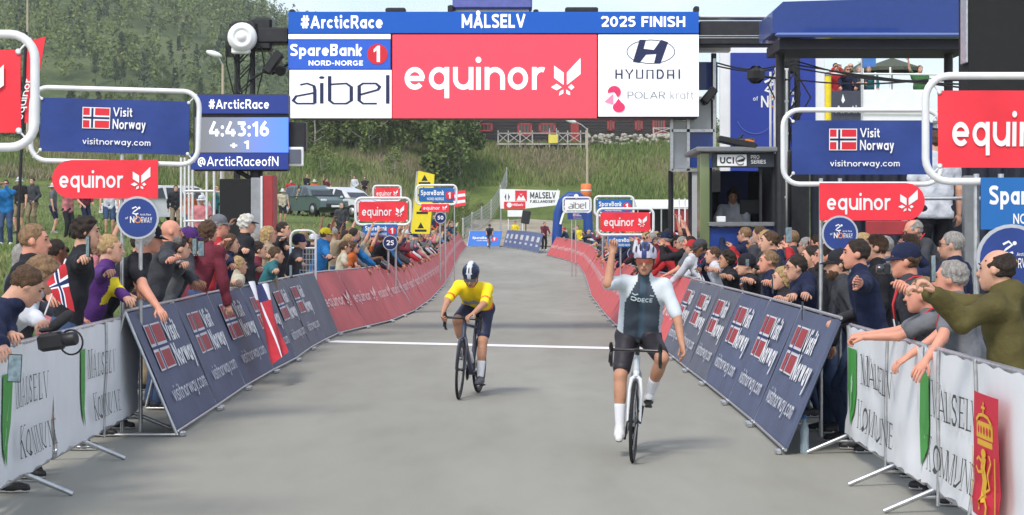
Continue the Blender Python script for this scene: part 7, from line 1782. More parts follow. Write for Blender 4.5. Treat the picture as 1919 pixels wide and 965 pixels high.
GCAR = mat('green_grey_car_paint', (.085, .13, .125), .3, .3, var=.03, coat=.6); WCAR = mat('white_car_paint', (.62, .63, .65), .3, var=.03, coat=.6)
def park(label, px, Y, rot, paint, kind): x = P(px, 0, Y).x; car(label, (x, Y, ground(x, Y)), R(rot), paint, kind)
park('dark green parked car behind the left crowd near the blue jacket', 590, 104, 215, GCAR, 'suv')
park('white parked car just right of the dark green one', 645, 104, 232, WCAR, 'suv')
park('white parked car partly hidden by the left Visit Norway sign', 292, 84, 130, WCAR, 'suv')
# ------------------------------------------------------------------ people
PAL = {'navy': (.016, .022, .055), 'black': (.016, .016, .018), 'charcoal': (.05, .052, .06), 'grey': (.14, .145, .16), 'white': (.56, .57, .60), 'red': (.42, .028, .035), 'purple': (.085, .030, .16),
       'teal': (.03, .14, .16), 'blue': (.02, .16, .42), 'orange': (.50, .12, .03), 'olive': (.095, .080, .028), 'yellow': (.72, .58, .03), 'beige': (.36, .28, .19), 'pink': (.50, .18, .20), 'green': (.05, .14, .05), 'maroon': (.15, .025, .04), 'cream': (.50, .45, .34)}
CL = {k: cloth(k, v) for k, v in PAL.items()}
DEN = cloth('denim', (.045, .075, .15)); KHA = cloth('khaki', (.22, .17, .11))
SHOES = {'white': mat('white_trainer', (.66, .66, .64), .5), 'black': mat('black_shoe', (.02, .02, .022), .5), 'brown': mat('brown_boot', (.20, .075, .03), .6, var=.2), 'grey': mat('grey_trainer', (.22, .22, .23), .6)}
LANY = mat('red_ribbon', (.55, .03, .04), .6)
def fence_x(side, y):
    if side < 0: return profile([(9, 3.08), (17.3, 3.32), (17.4, 3.24), (33, 3.3), (34, 3.4), (39, 2.85), (60, 2.7)], y)
    return profile([(9, 2.6), (15.2, 2.62), (15.4, 2.55), (29, 2.66), (34, 2.5), (60, 2.8)], y)
def near(label, px, top, Y, face, lean=.2, bend=0.0, lh=None, rh=None, skin_i=0, topc='navy', bot=None, hair=('short', 'brown'), headrel=(0, 0, 0), zf=0.0, lan=False, hn=(None, None), lwidth=1.12, pn=None, **kw):
    a = R(face); H_ = 1.75; side = -1 if px < CX else 1; fixed = zf > 0
    # the feet stay behind the fence: step back (up to a tenth of the distance), then lean further over it
    for it in range(14):
        zt = EYE - (top - HY) / F * Y - zf; hx = (px - CX) / F * Y
        J = skeleton(H=H_, lean=lean, bend=bend, head=headrel, width=lwidth); H_ = max(1.30, min(1.98, H_ * zt / (J['skull'].z + .115)))
        o_ = rz(a) @ V3(J['skull'].x, J['skull'].y, 0); root = (hx - o_.x) * side
        if fixed or root >= fence_x(side, Y - o_.y) + .22: break
        if it < 8: Y *= 1.012
        else: lean += .07
    J = skeleton(H=H_, lean=lean, bend=bend, head=headrel, width=lwidth)
    off = rz(a) @ V3(J['skull'].x, J['skull'].y, 0); loc = V3(hx - off.x, Y - off.y, zf)
    inv = rz(-a); tl = lambda t: None if t is None else inv @ (P(*t) - loc)
    J = skeleton(H=H_, lean=lean, bend=bend, head=headrel, hands=(tl(lh), tl(rh)), hints=hn, width=lwidth)
    if pn: J['pnL'], J['pnR'] = pn
    b = person(label, loc, a, J, SKINS[skin_i], CL[topc], bot or DEN, hair, h=.0155, **kw)
    if lan: lanyard(b, J, LANY)
    return b, J
def held_phone(label, px, py, Y, face, tilt=0.0, group=None, wide=False):
    M = rz(R(face)) @ Matrix.Rotation(tilt, 3, 'Y') @ Matrix.Rotation(R(90) if wide else 0, 3, 'Y')
    return phone(label, P(px, py, Y), M, group)
# ---- left side, nearest first
near('man in navy jacket bending low over the barrier in the lower left corner', 52, 500, 11.2, -82, lean=.78, bend=.28, lh=(34, 690, 11.2), rh=(14, 730, 10.9), topc='navy', bot=CL['black'], hair=('short', 'brown'), headrel=(.1, .55, 0), smile=False, hood=False, curl=(1.0, 1.0))
held_phone('black phone held low over the barrier in the lower left corner', 28, 690, 10.95, 8, .05)
near('woman with long fair hair and white jacket holding a camera on the left', 84, 482, 12.4, -78, lean=.60, bend=.15, lh=(82, 655, 12.1), rh=(112, 650, 12.0), topc='white', hair=('long', 'sandy'), headrel=(0, .45, 0), curl=(1.1, 1.1), bot=KHA)
near('man with short sandy hair and dark jacket in profile at the left edge', 66, 420, 13.4, -88, lean=.22, lh=(120, 600, 13.2), topc='black', hair=('short', 'sandy'), headrel=(0, .05, 0), skin_i=1)
near('curly haired man in black jacket filming with a raised phone', 163, 408, 14.6, -82, lean=.22, lh=(158, 470, 14.5), rh=(170, 478, 14.3), topc='black', hair=('curly', 'dark'), headrel=(0, .05, 0), curl=(1.1, 1.1), hn=((0, 0, -1), (0, 0, -1)))
held_phone('phone held up by the curly haired man in black', 166, 462, 14.35, -60, .05)
def ytop(C): return np.where((C[:, 1] > .02) & (np.abs(C[:, 0]) < .16) & (C[:, 2] > 1.12) & (C[:, 2] < 1.34), 1, 0)
near('person in purple jacket with yellow vest raising a fist on the left', 208, 440, 15.4, -85, lean=.34, lh=(262, 592, 16.2), rh=(236, 505, 14.9), topc='purple', hair=('short', 'blond'), headrel=(0, 0, 0), curl=(.8, 1.4), topmats=[CL['purple'], CL['yellow']], topfn=ytop)
near('grey haired man in black cap and black t shirt leaning over the first hoarding', 283, 422, 16.6, -84, lean=.60, bend=.15, lh=(262, 590, 16.6), rh=(318, 620, 16.6), topc='black', sleeve='short', cap=('cap', CL['black'], CL['black']), hair=('bob', 'white'), headrel=(0, .15, 0), skin_i=1, bot=CL['black'], legs='shorts', curl=(.8, .5), hn=((0, -1, -.5), (0, -.4, 0)))
near('bald man in dark jacket holding both fists in front of his chest', 322, 412, 18.2, -80, lean=.34, lh=(352, 490, 17.9), rh=(338, 500, 17.4), topc='charcoal', hair=('bald', 'grey'), skin_i=1, curl=(1.5, 1.5), beard='grey')
near('man in purple cap with hand resting on the second hoarding', 356, 428, 19.4, -70, lean=.42, lh=(392, 552, 19.8), rh=(374, 558, 19.3), topc='charcoal', cap=('cap', CL['purple'], CL['purple']), hair=('short', 'dark'), skin_i=3, curl=(.6, .6))
near('brown haired woman seen from behind holding up a phone on the left', 392, 414, 19.9, -40, lean=.15, lh=(372, 475, 19.6), topc='maroon', hair=('bob', 'brown'))
held_phone('phone held up by the brown haired woman on the left', 378, 466, 19.5, -30)
near('man in bright red t shirt and grey cap stretching one arm to the right', 412, 404, 21.0, -78, lean=.25, rh=(484, 420, 20.3), lh=(452, 520, 21.2), topc='red', sleeve='short', cap=('cap', CL['grey'], CL['grey']), hair=('short', 'grey'), skin_i=1, curl=(.6, .25), hn=(None, (0, 0, -1)))
near('man with white curls and yellow fronted cap among the left crowd', 464, 403, 23.2, -70, lean=.15, lh=(480, 520, 23), topc='black', cap=('cap', CL['cream'], CL['black']), hair=('curly', 'white'))
near('child with white hood leaning on the third hoarding', 448, 480, 22.4, -60, lean=.3, lh=(470, 555, 22.2), rh=(440, 560, 22), topc='cream', hair=('short', 'blond'), hood=True)
near('fair haired woman in beige jacket behind the fourth hoarding', 505, 424, 26.5, -70, lean=.12, lh=(520, 500, 26.3), topc='beige', hair=('long', 'blond'))
near('shouting man in black jacket waving one raised hand', 532, 416, 27.4, -95, lean=.18, rh=(566, 402, 26.8), lh=(548, 478, 27.2), topc='black', hair=('short', 'dark'), curl=(.7, .2), smile=True, hn=(None, (1, 0, -1)))
near('young person in teal jacket filming with a phone behind the fourth hoarding', 518, 462, 25.2, -75, lean=.3, lh=(545, 518, 25.0), rh=(540, 524, 24.6), topc='teal', hair=('short', 'brown'), curl=(1, 1))
held_phone('phone held by the young person in teal', 546, 508, 24.8, -60)
near('man in bright blue jacket and yellow cap leaning on the last grey hoarding', 612, 428, 34.2, -75, lean=.30, lh=(622, 518, 33.6), rh=(632, 520, 33.2), topc='blue', cap=('cap', CL['yellow'], CL['yellow']), hair=('short', 'brown'), hood=True)
near('woman in cream sweater and sunglasses beside the man in blue', 648, 452, 36.0, -80, lean=.22, lh=(660, 530, 35.6), rh=(655, 528, 35.2), topc='cream', hair=('tail', 'brown'), glasses='sun')
near('woman in orange top and sunglasses at the first red hoarding', 664, 452, 38.0, -95, lean=.2, lh=(676, 520, 37.6), topc='orange', hair=('long', 'brown'), glasses='sun', sleeve='short')
# ---- right side
near('man in olive hoodie filming with a phone at the right edge', 1868, 468, 11.0, 62, lean=.16, lh=(1752, 548, 10.9), rh=(1738, 548, 11.5), topc='olive', hair=('balding', 'dark'), hood=True, loose=1.12, tt=.022, curl=(1.1, 1.1), hn=((0, -.2, -1), (0, -.2, -1)), lwidth=1.18)
held_phone('phone held up by the man in olive', 1748, 503, 11.15, 60, -.05)
near('grey haired man in grey t shirt with red lanyard beside the man in olive', 1782, 488, 12.2, 66, lean=.22, lh=(1728, 690, 12.0), rh=(1700, 670, 12.6), topc='grey', sleeve='short', hair=('short', 'grey'), skin_i=1, lan=True, loose=1.1, hn=((0, -1, -.4), (0, -1, -.4)))
near('man in dark cap and grey t shirt raising a compact camera', 1696, 458, 13.0, 84, lean=.18, lh=(1674, 530, 12.5), rh=(1668, 520, 12.9), topc='charcoal', sleeve='short', cap=('cap', CL['navy'], CL['navy']), hair=('short', 'brown'), skin_i=1, lan=True, curl=(1.1, 1.1), hn=((0, 0, -1), (0, 0, -1)), headrel=(0, .05, 0))
near('shaven man in grey t shirt resting his forearm on the right barrier', 1728, 520, 12.7, 80, lean=.42, lh=(1622, 632, 12.9), rh=(1616, 628, 13.3), topc='grey', sleeve='short', hair=('short', 'sandy'), skin_i=1, lan=True, curl=(1.2, 1.2), hn=((0, -.5, -1), (0, -.5, -1)))
near('dark haired man in navy jacket clapping behind the right barrier', 1604, 448, 14.6, 88, lean=.24, lh=(1606, 540, 14.3), rh=(1600, 530, 14.6), topc='navy', hair=('short', 'dark'), skin_i=1, curl=(.15, .15), hn=((0, -.4, -1), (0, -.4, -1)), pn=((1, 0, 0), (-1, 0, 0)))
near('man with brown hair in black jacket behind the clapping man', 1640, 440, 16.8, 85, lean=.1, topc='black', hair=('short', 'brown'))
near('bearded man with slicked dark hair in black fleece at the right hoardings', 1548, 458, 17.0, 92, lean=.2, lh=(1560, 640, 16.2), topc='black', hair=('short', 'dark'), beard='dark', skin_i=1, curl=(1, 1))
near('man in glasses and navy hooded jacket leaning over the first right hoarding', 1492, 478, 17.4, 98, lean=.34, bend=.05, lh=(1500, 602, 16.2), rh=(1476, 600, 17.0), topc='navy', hair=('short', 'dark'), glasses='clear', hood=True, headrel=(0, .12, 0), curl=(1.1, 1.1), hn=((0, -.6, -1), (0, -.6, -1)))
held_phone('white phone held over the first right hoarding', 1504, 582, 16.1, 80, .1)
near('reddish fair haired man in dark jacket filming between two taller men', 1440, 470, 19.2, 95, lean=.2, lh=(1432, 550, 18.9), rh=(1440, 560, 18.5), topc='navy', hair=('short', 'sandy'), skin_i=1, curl=(1.1, 1.1))
held_phone('black phone held by the fair haired man on the right', 1448, 535, 18.6, 80)
near('brown haired man looking over from the back row on the right', 1442, 433, 21.6, 92, lean=.06, topc='charcoal', hair=('short', 'brown'))
near('man with dark hair raising a white phone above the right crowd', 1520, 462, 20.2, 95, lean=.1, rh=(1474, 470, 19.6), topc='black', hair=('short', 'dark'), curl=(.5, 1.0), sleeve='short', hn=(None, (0, 0, -1)))
held_phone('white framed phone raised above the right crowd', 1478, 440, 19.5, 20)
near('person in black hood filming with both hands low over the third right hoarding', 1398, 478, 20.8, 92, lean=.25, lh=(1400, 520, 20.2), rh=(1388, 515, 20.6), topc='black', hair=('short', 'dark'), cap=('beanie', CL['black']), curl=(1.1, 1.1))
held_phone('phone held sideways over the third right hoarding', 1400, 492, 20.2, 70, wide=True)
near('man in dark jacket with red and white lanyard leaning over the fifth right hoarding', 1312, 450, 26.8, 98, lean=.36, bend=.1, lh=(1322, 535, 25.9), rh=(1300, 538, 26.6), topc='navy', hair=('short', 'dark'), skin_i=3, lan=True, headrel=(0, .3, 0), curl=(1, 1), cap=('cap', CL['charcoal'], CL['charcoal']))
near('dark suited man with pink face bending down from the stage', 1712, 420, 20.4, 95, lean=.5, bend=.25, zf=.62, topc='charcoal', hair=('balding', 'grey'), skin_i=1, lan=True, headrel=(0, .35, 0), lh=(1705, 560, 19.9))
near('man in dark fleece filming behind the fourth right hoarding', 1362, 470, 24.2, 96, lean=.2, lh=(1360, 530, 23.8), rh=(1352, 525, 24.2), topc='black', hair=('curly', 'dark'), skin_i=2, curl=(1, 1))
near('young man in grey hood filming behind the second left hoarding', 338, 445, 18.9, -75, lean=.3, lh=(362, 470, 18.6), rh=(370, 476, 18.3), topc='grey', hair=('short', 'dark'), hood=True, curl=(1, 1))
held_phone('phone held up by the young man in grey hood', 366, 462, 18.4, -50)
near('woman in teal scarf and navy coat behind the third left hoarding', 432, 438, 21.8, -75, lean=.3, lh=(450, 520, 21.6), rh=(458, 526, 21.2), topc='navy', hair=('long', 'brown'), curl=(.8, .8))
near('dark haired boy in maroon top behind the fifth left hoarding', 486, 452, 24.6, -80, lean=.3, lh=(506, 530, 24.2), rh=(500, 530, 24.0), topc='maroon', hair=('short', 'dark'))
near('man in charcoal jacket and beanie at the sixth left hoarding', 562, 440, 29.6, -80, lean=.3, lh=(575, 508, 29.2), rh=(570, 512, 29.0), topc='charcoal', hair=('short', 'dark'), cap=('beanie', CL['navy']))
near('blond woman in black jacket clapping behind the second right hoarding', 1466, 500, 18.3, 95, lean=.3, lh=(1452, 590, 17.7), rh=(1448, 584, 18.0), topc='black', hair=('long', 'blond'), curl=(.3, .3))
near('man in white t-shirt taking a picture behind the fourth right hoarding', 1336, 462, 25.2, 95, lean=.2, lh=(1330, 510, 24.8), rh=(1326, 508, 25.0), topc='white', sleeve='short', hair=('short', 'brown'), curl=(1, 1), hn=((0, 0, -1), (0, 0, -1)))
near('bearded man in black cap leaning behind the clapping man on the right', 1572, 470, 15.9, 90, lean=.3, lh=(1572, 600, 15.6), topc='charcoal', hair=('short', 'dark'), cap=('cap', CL['black'], CL['black']), beard='brown', curl=(1, 1))
# ---- things in hands
vc = thing('video_camera', 'black video camera with foam microphone held over the left barrier', 'camera', P(98, 640, 11.95)); vc.rotation_euler = (0, R(-8), R(-12))
MB().box((0, 0, 0), (.17, .09, .11), bev=.02).box((-.02, .0, .075), (.10, .05, .03), bev=.01).build('camera_body', BLACK, vc)
MB().lathe([(.038, 0), (.042, .01), (.042, .07), (.036, .08)], 14, (.08, 0, 0), Matrix.Rotation(R(90), 3, 'Y')).build('lens', BLACK, vc)
MB().lathe([(.001, -.09), (.022, -.085), (.033, -.06), (.033, .05), (.022, .08), (.001, .085)], 12, (.08, .0, .12), Matrix.Rotation(R(62), 3, 'Y')).tube([V3(0, 0, .08), V3(.04, 0, .10)], .008, 6).build('microphone', mat('foam_black', (.03, .03, .033), .95, bump=.5, bscale=150), vc)
MB().tube([V3(.10 + .075 * math.cos(i * math.pi / 10), .05, -.02 + .075 * math.sin(i * math.pi / 10)) for i in range(20)], .006, 6, closed=True).build('wrist_loop', BLACK, vc)
cc = thing('compact_camera', 'grey compact camera held up by the man in dark cap', 'camera', P(1662, 504, 12.6), R(84)); MB().box((0, 0, 0), (.12, .04, .075), bev=.01).build('camera_body', BLACK, cc)
MB().lathe([(.028, 0), (.03, .03), (.024, .045)], 14, (0, .02, 0), Matrix.Rotation(R(-90), 3, 'X')).build('lens', GLASS, cc); MB().box((0, -.022, 0), (.09, .004, .06)).build('screen', mat('phone_screen', (.10, .14, .16)), cc)
def norw_flag(label, corners, nx=16, ny=10, amp=.012, name='norwegian_flag', pole=None, pick=None):
    o0 = Vector(corners[0]); A, B, C, D = [Vector(c) - o0 for c in corners]; n = (B - A).cross(D - A).normalized()
    if n.y > 0: n = -n
    t = thing(name, label, 'flag', o0); mb = MB(); vs = []; fs = []; mi = []
    us = [0, .1, .2, .27, .33, .42, .48, .6, .7, .8, .9, 1.0]; vv = [0, .12, .25, .375, .44, .56, .625, .75, .88, 1.0]
    for v in vv:
        for u in us: p_ = A.lerp(B, u).lerp(D.lerp(C, u), v); vs.append(p_ + n * amp * math.sin(u * 9 + v * 4))
    k = len(us)
    for j in range(len(vv) - 1):
        for i in range(k - 1):
            uc, vc_ = (us[i] + us[i + 1]) / 2, (vv[j] + vv[j + 1]) / 2
            fs.append((j * k + i, j * k + i + 1, (j + 1) * k + i + 1, (j + 1) * k + i)); mi.append(pick(uc, vc_) if pick else 2 if (.33 < uc < .42 or .44 < vc_ < .56) else 1 if (.27 < uc < .48 or .375 < vc_ < .625) else 0)
    mb.add(vs, fs, 0, True); mb.m = mi; mb.build('flag_cloth', [mat('flag_red', (.50, .02, .03), .7), PWHITE, PNAVY], t)
    if pole: MB().tube([Vector(pole[0]) - o0, Vector(pole[1]) - o0], .006, 6).build('stick', WHITEPIPE, t)
    return t
norw_flag('small Norwegian flag on a stick held on the left side', [P(122, 490, 13.1), P(140, 585, 13.0), P(104, 560, 12.9), P(88, 528, 13.0)], pole=(P(124, 485, 13.1), P(84, 590, 13.0)))
hp = LP_[3]
def folded(us, vs_): return 0 if vs_ > .26 and not (.40 < us < .50) else 1 if vs_ > .26 else 2 if .3 < us < .7 or .1 < vs_ < .18 else 1
norw_flag('folded Norwegian flag, mostly red, hanging over the fourth blue grey hoarding', [P(466, 528, 23.2), P(502, 534, 24.0), P(540, 660, 22.5), P(512, 682, 21.8)], amp=.03, pick=folded)
wb = thing('water_bottle', 'clear plastic water bottle standing behind the first right hoarding', 'bottle', (P(1508, 0, 15.35).x, 15.35, 0)); MB().lathe([(.033, 0), (.036, .02), (.034, .12), (.036, .19), (.016, .25), (.014, .28)], 12).build('bottle_body', mat('clear_plastic', (.55, .68, .78), .1, var=0, trans=.6), wb); MB().lathe([(.016, .27), (.016, .30), (.001, .301)], 10).build('bottle_cap', SPBLUE, wb)
# small mesh gate at the end of the grey hoardings
mg = thing('mesh_gate', 'white tubular mesh gate beside the man in bright blue', 'gate', (P(572, 0, 33.5).x, 33.5, 0)); _, _, X, Z = frame_at(572, 33.5, 0)
MB().tube([V3(x_, 0, y_) for x_, y_ in round_rect(X(592) - X(545), Z(432), .12, 5, X(545), 0)], .02, 8, closed=True).tube([V3(X(545), 0, Z(465)), V3(X(592), 0, Z(465))], .018, 6).build('frame', WHITEPIPE, mg)
m = MB()
for i in range(1, 8): m.tube([V3(lerp(X(545), X(592), i / 8), 0, .02), V3(lerp(X(545), X(592), i / 8), 0, Z(466))], .005, 4)
for i in range(1, 16): m.tube([V3(X(545), 0, Z(466) * i / 16), V3(X(592), 0, Z(466) * i / 16)], .005, 4)
m.build('wire_mesh', STEEL, mg)
# ------------------------------------------------------------------ the crowd: shared bodies, own clothes
VAR = []
def variant(act, hair, capk=None, glasses=None, sleeve='long', legs='long', **sk):
    J = skeleton(**sk); ex = MB()
    for n in 'LR': fingers(ex, J, n, sk.get('_c', .6), 5)
    head_bits(ex, J, 1, 2, 3)
    ph = RNG.uniform(0, 6)
    VAR.append(dict(act=act, hair=hair, J=J, sleeve=sleeve, legs=legs, capk=capk, glasses=glasses,
        body=fmesh('person', fld_body(J), .026, [SKINS[0], HAIRS['brown'], IRIS, LIP], None, ex),
        top=fmesh('top', fld_top(J, sleeve=sleeve, ph=ph), .030, [CL['navy']]), legm=fmesh('legs', fld_legs(J, length=legs, ph=ph), .034, [DEN]),
        hairm=fmesh('hair', fld_hair(J, hair), .017, [HAIRS['brown']]), cap=cap_mb(J, capk).mesh('hat', [CL['red'], CL['red']]) if capk else None, gl=glasses_mb(J, True, True).mesh('sunglasses', [BLACK, GLASS]) if glasses else None))
variant('leaning forward', 'short', lean=.22, hands=((-.22, .48, 1.02), (.2, .48, 1.02)))
variant('leaning forward', 'long', lean=.18, hands=((-.2, .44, 1.04), (.22, .46, 1.04)), H=1.66, head=(.3, 0, 0), glasses='sun')
variant('clapping', 'short', lean=.12, hands=((-.04, .42, 1.25), (.04, .42, 1.27)), capk='cap', head=(-.3, 0, 0))
variant('clapping', 'bob', lean=.16, hands=((-.03, .40, 1.15), (.04, .40, 1.17)), H=1.66, sleeve='short')
variant('filming', 'short', lean=.06, hands=((-.08, .38, 1.58), (.08, .38, 1.58)), glasses='sun', head=(.15, 0, 0))
variant('waving one arm', 'tail', lean=.1, hands=((-.25, .40, 1.05), (.38, .22, 1.95)), H=1.68, sleeve='short', head=(.3, -.1, 0))
variant('reaching down', 'short', lean=.50, hands=((-.18, .72, .75), (.2, .70, .78)), capk='cap', head=(.1, -.2, 0))
variant('with folded arms', 'balding', lean=.02, hands=((.12, .24, 1.20), (-.12, .26, 1.16)), H=1.80, glasses='sun')
variant('with both arms up', 'short', lean=.05, hands=((-.36, .1, 1.92), (.36, .12, 1.92)), H=1.72, sleeve='short')
variant('standing quietly', 'long', lean=.04, H=1.64, capk='sunhat', head=(-.2, 0, 0), legs='shorts', sleeve='short')
variant('standing quietly', 'short', lean=.03, H=1.78, capk='bucket', legs='shorts', sleeve='short')
variant('standing quietly', 'short', lean=.05, H=1.76, head=(.3, 0, 0), hands=((-.2, .15, 1.0), (.26, .05, .92)))
def override(o, i, m):
    o.material_slots[i].link = 'OBJECT'; o.material_slots[i].material = m
TOPW = {'long': 'jacket', 'short': 't-shirt'}
HN = {'short': 'hair', 'long': 'long hair', 'bob': 'bobbed hair', 'tail': 'ponytail', 'balding': 'thinning hair'}
NP = [0]
def crowd_person(v, x, y, z, rot, topc, hairc, where, group, capc=None, skin_i=0, s=1.0):
    q = VAR[v]; NP[0] += 1
    b = link_mesh('person', q['body']); b.location = (x, y, z); b.rotation_euler = (0, 0, rot); b.scale = (s, s, s); override(b, 0, SKINS[skin_i]); override(b, 1, HAIRS[hairc])
    nm = 'jacket' if q['sleeve'] == 'long' else 't_shirt'; o = link_mesh(nm, q['top'], b); override(o, 0, CL[topc])
    o = link_mesh('trousers' if q['legs'] == 'long' else 'shorts', q['legm'], b); override(o, 0, RNG.choice([DEN, CL['black'], KHA, CL['navy']]))
    o = link_mesh('hair', q['hairm'], b); override(o, 0, HAIRS[hairc])
    if q['cap']: o = link_mesh('hat', q['cap'], b); override(o, 0, CL[capc or 'red']); override(o, 1, CL[capc or 'red'])
    if q['gl']: link_mesh('sunglasses', q['gl'], b)
    shoes(b, q['J'], SHOES[RNG.choice(list(SHOES))])
    if v == 4 and y < 62 and abs(x) < 6 and NP[0] % 2 == 0:
        hp_ = (rz(rot) @ (V3(0, .43, 1.60) * s)) + V3(x, y, z); phone('dark phone held up by a spectator ' + where, hp_, rz(rot + math.pi) , 'phones held up in the crowd')
    head = f"in {capc or 'red'} {'cap' if q['capk'] == 'cap' else 'sun hat'}" if q['cap'] else f"with {hairc} {HN[q['hair']]}"
    tag(b, f"{topc} {TOPW[q['sleeve']]} spectator {head} {q['act']} {where}", 'person', group)
    return b
R2_ = random.Random(23)
TC = ['navy', 'black', 'charcoal', 'red', 'white', 'beige', 'orange', 'teal', 'maroon', 'grey', 'pink', 'cream', 'green', 'navy', 'blue', 'red', 'black', 'charcoal', 'black', 'navy', 'grey']
def walk(pts, step):
    out = []; acc = 0.0
    for a, b in zip(pts, pts[1:]):
        L = (b - a).length; d = (b - a).normalized(); t = acc
        while t < L: out.append((a + d * t, d)); t += step
        acc = t - L
    return out
def fill(pts, step, off, side, acts, far_from, far_to, where, group, pz=.0):
    i = 0
    for p, d in walk(pts, step):
        if not (far_from <= p.y <= far_to): continue
        nrm = V3(-d.y, d.x, 0) * side
        o = off + R2_.uniform(-.12, .12); q = p + nrm * o + d * R2_.uniform(-.12, .12)
        v = R2_.choice(acts); z = ground(q.x, q.y) if off > 1.6 else road_z(q.y)
        face = math.atan2(nrm.y, nrm.x) + math.pi      # towards the road
        k = 1 - S((q.y - 30) / 60) * .5
        rot = face - math.pi / 2 + (R2_.uniform(.2, .75) * k * -1 if side > 0 else R2_.uniform(.2, .75) * k) * -1
        hd = min(int(math.hypot(q.x - pts[0].x, q.y - pts[0].y) / 2.5), 19)
        w = where.format(ORD[hd] if hd else 'first')
        crowd_person(v, q.x, q.y, z + pz + (.0 if off < 1 else .12 * (off - 1)), rot, R2_.choice(TC if side > 0 else ['navy', 'black', 'charcoal', 'black', 'navy', 'maroon', 'red', 'grey', 'white', 'charcoal']), R2_.choice(['dark', 'brown', 'sandy', 'blond', 'grey']), w, group, capc=R2_.choice(['red', 'white', 'navy', 'black', 'orange', 'beige']), skin_i=R2_.choice([0, 0, 1, 2, 1, 3]), s=R2_.uniform(.94, 1.05)); i += 1
front = [0, 0, 1, 1, 2, 3, 4, 4, 6, 6, 5]; back = [1, 3, 4, 4, 5, 8, 7, 8, 11, 9, 2]
fill(LRED, .62, .92, 1, front, 38.6, 76, 'at left red hoarding {}', 'front row behind the left red hoardings')
fill(LRED, .95, 1.45, 1, back, 38, 76, 'second row, left red hoarding {}', 'second row behind the left red hoardings')
fill(LRED, 1.9, 2.05, 1, back, 40, 80, 'third row, left red hoarding {}', 'third row behind the left red hoardings')
fill(LRED, 2.4, 1.0, 1, front, 76, 131, 'far up the left', 'spectators far up the left side')
fill(LRED, 4.2, 1.9, 1, back, 80, 131, 'far up left, in back', 'spectators far up the left side')
# seen from the road's right side the rows run the same way
fill(RRED, .95, .95, -1, front, 30, 72, 'at right red hoarding {}', 'front row behind the right red hoardings')
fill(RRED, 1.7, 1.6, -1, back, 32, 72, 'second row, right red hoarding {}', 'second row behind the right red hoardings')
fill(RRED, 3.4, 1.0, -1, front, 72, 112, 'far up the right', 'spectators far up the right side')
# second row on both sides near the finish
fill([V3(-3.15, 15, 0), V3(-3.15, 38, 0)], 1.3, 1.0, 1, [7, 11, 4, 1, 5, 3], 16, 36, 'behind left grey hoarding {}', 'back row behind the left grey hoardings')
fill([V3(2.45, 13.5, 0), V3(2.5, 33, 0)], 1.2, 1.05, -1, [4, 11, 4, 1, 3, 5], 15, 33, 'behind right grey hoarding {}', 'back row behind the right grey hoardings')
# people on the grass and by the cars
bgp = [(12, 440, 53, 'blue', 4, 'dark', 'at the far left edge of the grass'), (38, 385, 62, 'black', 10, 'brown', 'left of the far left sign post'), (62, 372, 66, 'charcoal', 11, 'dark', 'among the group on the left grass'), (100, 380, 64, 'grey', 9, 'blond', 'among the group on the left grass'), (128, 398, 60, 'pink', 5, 'brown', 'among the group on the left grass'),
       (205, 378, 66, 'white', 10, 'sandy', 'under the left Visit Norway sign'), (160, 372, 70, 'maroon', 11, 'dark', 'under the left Visit Norway sign'), (330, 372, 72, 'black', 11, 'dark', 'by the white scaffold frame'), (356, 392, 62, 'orange', 9, 'blond', 'by the white scaffold frame'), (378, 428, 52, 'pink', 10, 'brown', 'walking past the scaffold frame'), (404, 378, 68, 'teal', 7, 'dark', 'behind the black equipment case'),
       (470, 366, 84, 'white', 11, 'sandy', 'behind the black equipment case'), (530, 372, 92, 'cream', 9, 'blond', 'above the green car'), (545, 352, 110, 'red', 11, 'dark', 'above the green car'), (575, 350, 128, 'black', 7, 'dark', 'on the slope above the cars'), (611, 362, 124, 'maroon', 5, 'brown', 'on the slope above the cars'), (590, 366, 118, 'orange', 9, 'blond', 'on the slope above the cars'), (665, 382, 138, 'white', 11, 'dark', 'standing alone on the slope'), (684, 384, 136, 'black', 7, 'brown', 'beside the small red sign'),
       (640, 404, 84, 'charcoal', 11, 'grey', 'beside the white car'), (560, 372, 104, 'beige', 1, 'brown', 'above the green car'), (1020, 440, 121, 'maroon', 0, 'brown', 'right of the black loudspeaker')]
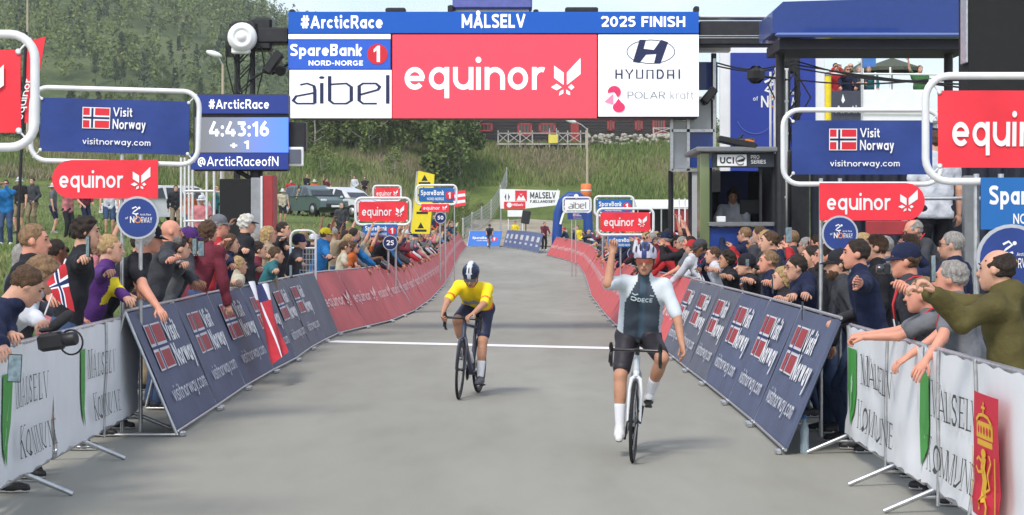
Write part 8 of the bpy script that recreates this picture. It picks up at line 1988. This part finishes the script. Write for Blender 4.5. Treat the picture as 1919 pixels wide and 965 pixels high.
for px, fy, Y, c, v, hc, w in bgp:
    x = (px - CX) / F * Y; crowd_person(v, x, Y, ground(x, Y), R2_.choice([R(180), R(200), R(150), R(-90), R(230)]), c, hc, w, 'people on the grass behind the left crowd' if px < 900 else None, capc='white')
for px, Y, lb in ((966, 131, 'marshal in yellow vest behind the grey blue far hoardings'), (1052, 108, 'marshal in yellow vest at the start of the right red hoardings')):
    x = (px - CX) / F * Y; b = crowd_person(11, x if px < 1000 else x + .9, Y, road_z(Y), R(150), 'yellow', 'dark', 'up the road', None); b['label'] = lb
g_ = P(0, 230, VY).z
for i, px in enumerate((1566, 1577, 1588, 1600, 1611, 1634, 1724)):
    crowd_person([4, 11, 1, 7, 3, 0, 5][i], P(px, 0, VY + .8).x, VY + .8 + (i % 2) * .5, g_, R(175), TC[(i * 5 + 3) % len(TC)], ['dark', 'brown', 'sandy', 'blond', 'grey'][i % 5], 'on the viewing deck', 'people on the viewing deck', capc='white')
print('PEOPLE', NP[0], sum(o.name.startswith('person') for o in bpy.data.objects))
# ------------------------------------------------------------------ thin air haze
hz = MB().box((0, 690, 58), (2600, 1480, 122)).build('haze', []); hz['kind'] = 'stuff'
hm = bpy.data.materials.new('air_haze'); hm.use_nodes = True; hn_ = hm.node_tree.nodes; hn_.remove(hn_['Principled BSDF'])
pv = hn_.new('ShaderNodeVolumePrincipled'); pv.inputs['Color'].default_value = (.95, .97, 1, 1); pv.inputs['Density'].default_value = .00028; pv.inputs['Anisotropy'].default_value = .2
hm.node_tree.links.new(pv.outputs[0], hn_['Material Output'].inputs['Volume']); hz.data.materials.clear(); hz.data.materials.append(hm)
# look-alikes with the same words are told apart by their order from the left
from collections import defaultdict
same = defaultdict(list)
for o in SC.objects:
    if o.get('label') and o.parent is None: same[o['label']].append(o)
for lb, os_ in same.items():
    if 1 < len(os_) <= 12 and len(lb.split()) <= 12:
        os_.sort(key=lambda o: o.location.x / o.location.y)
        for i, o in enumerate(os_): o['label'] = f'{lb}, {ORD[i]} from the left'
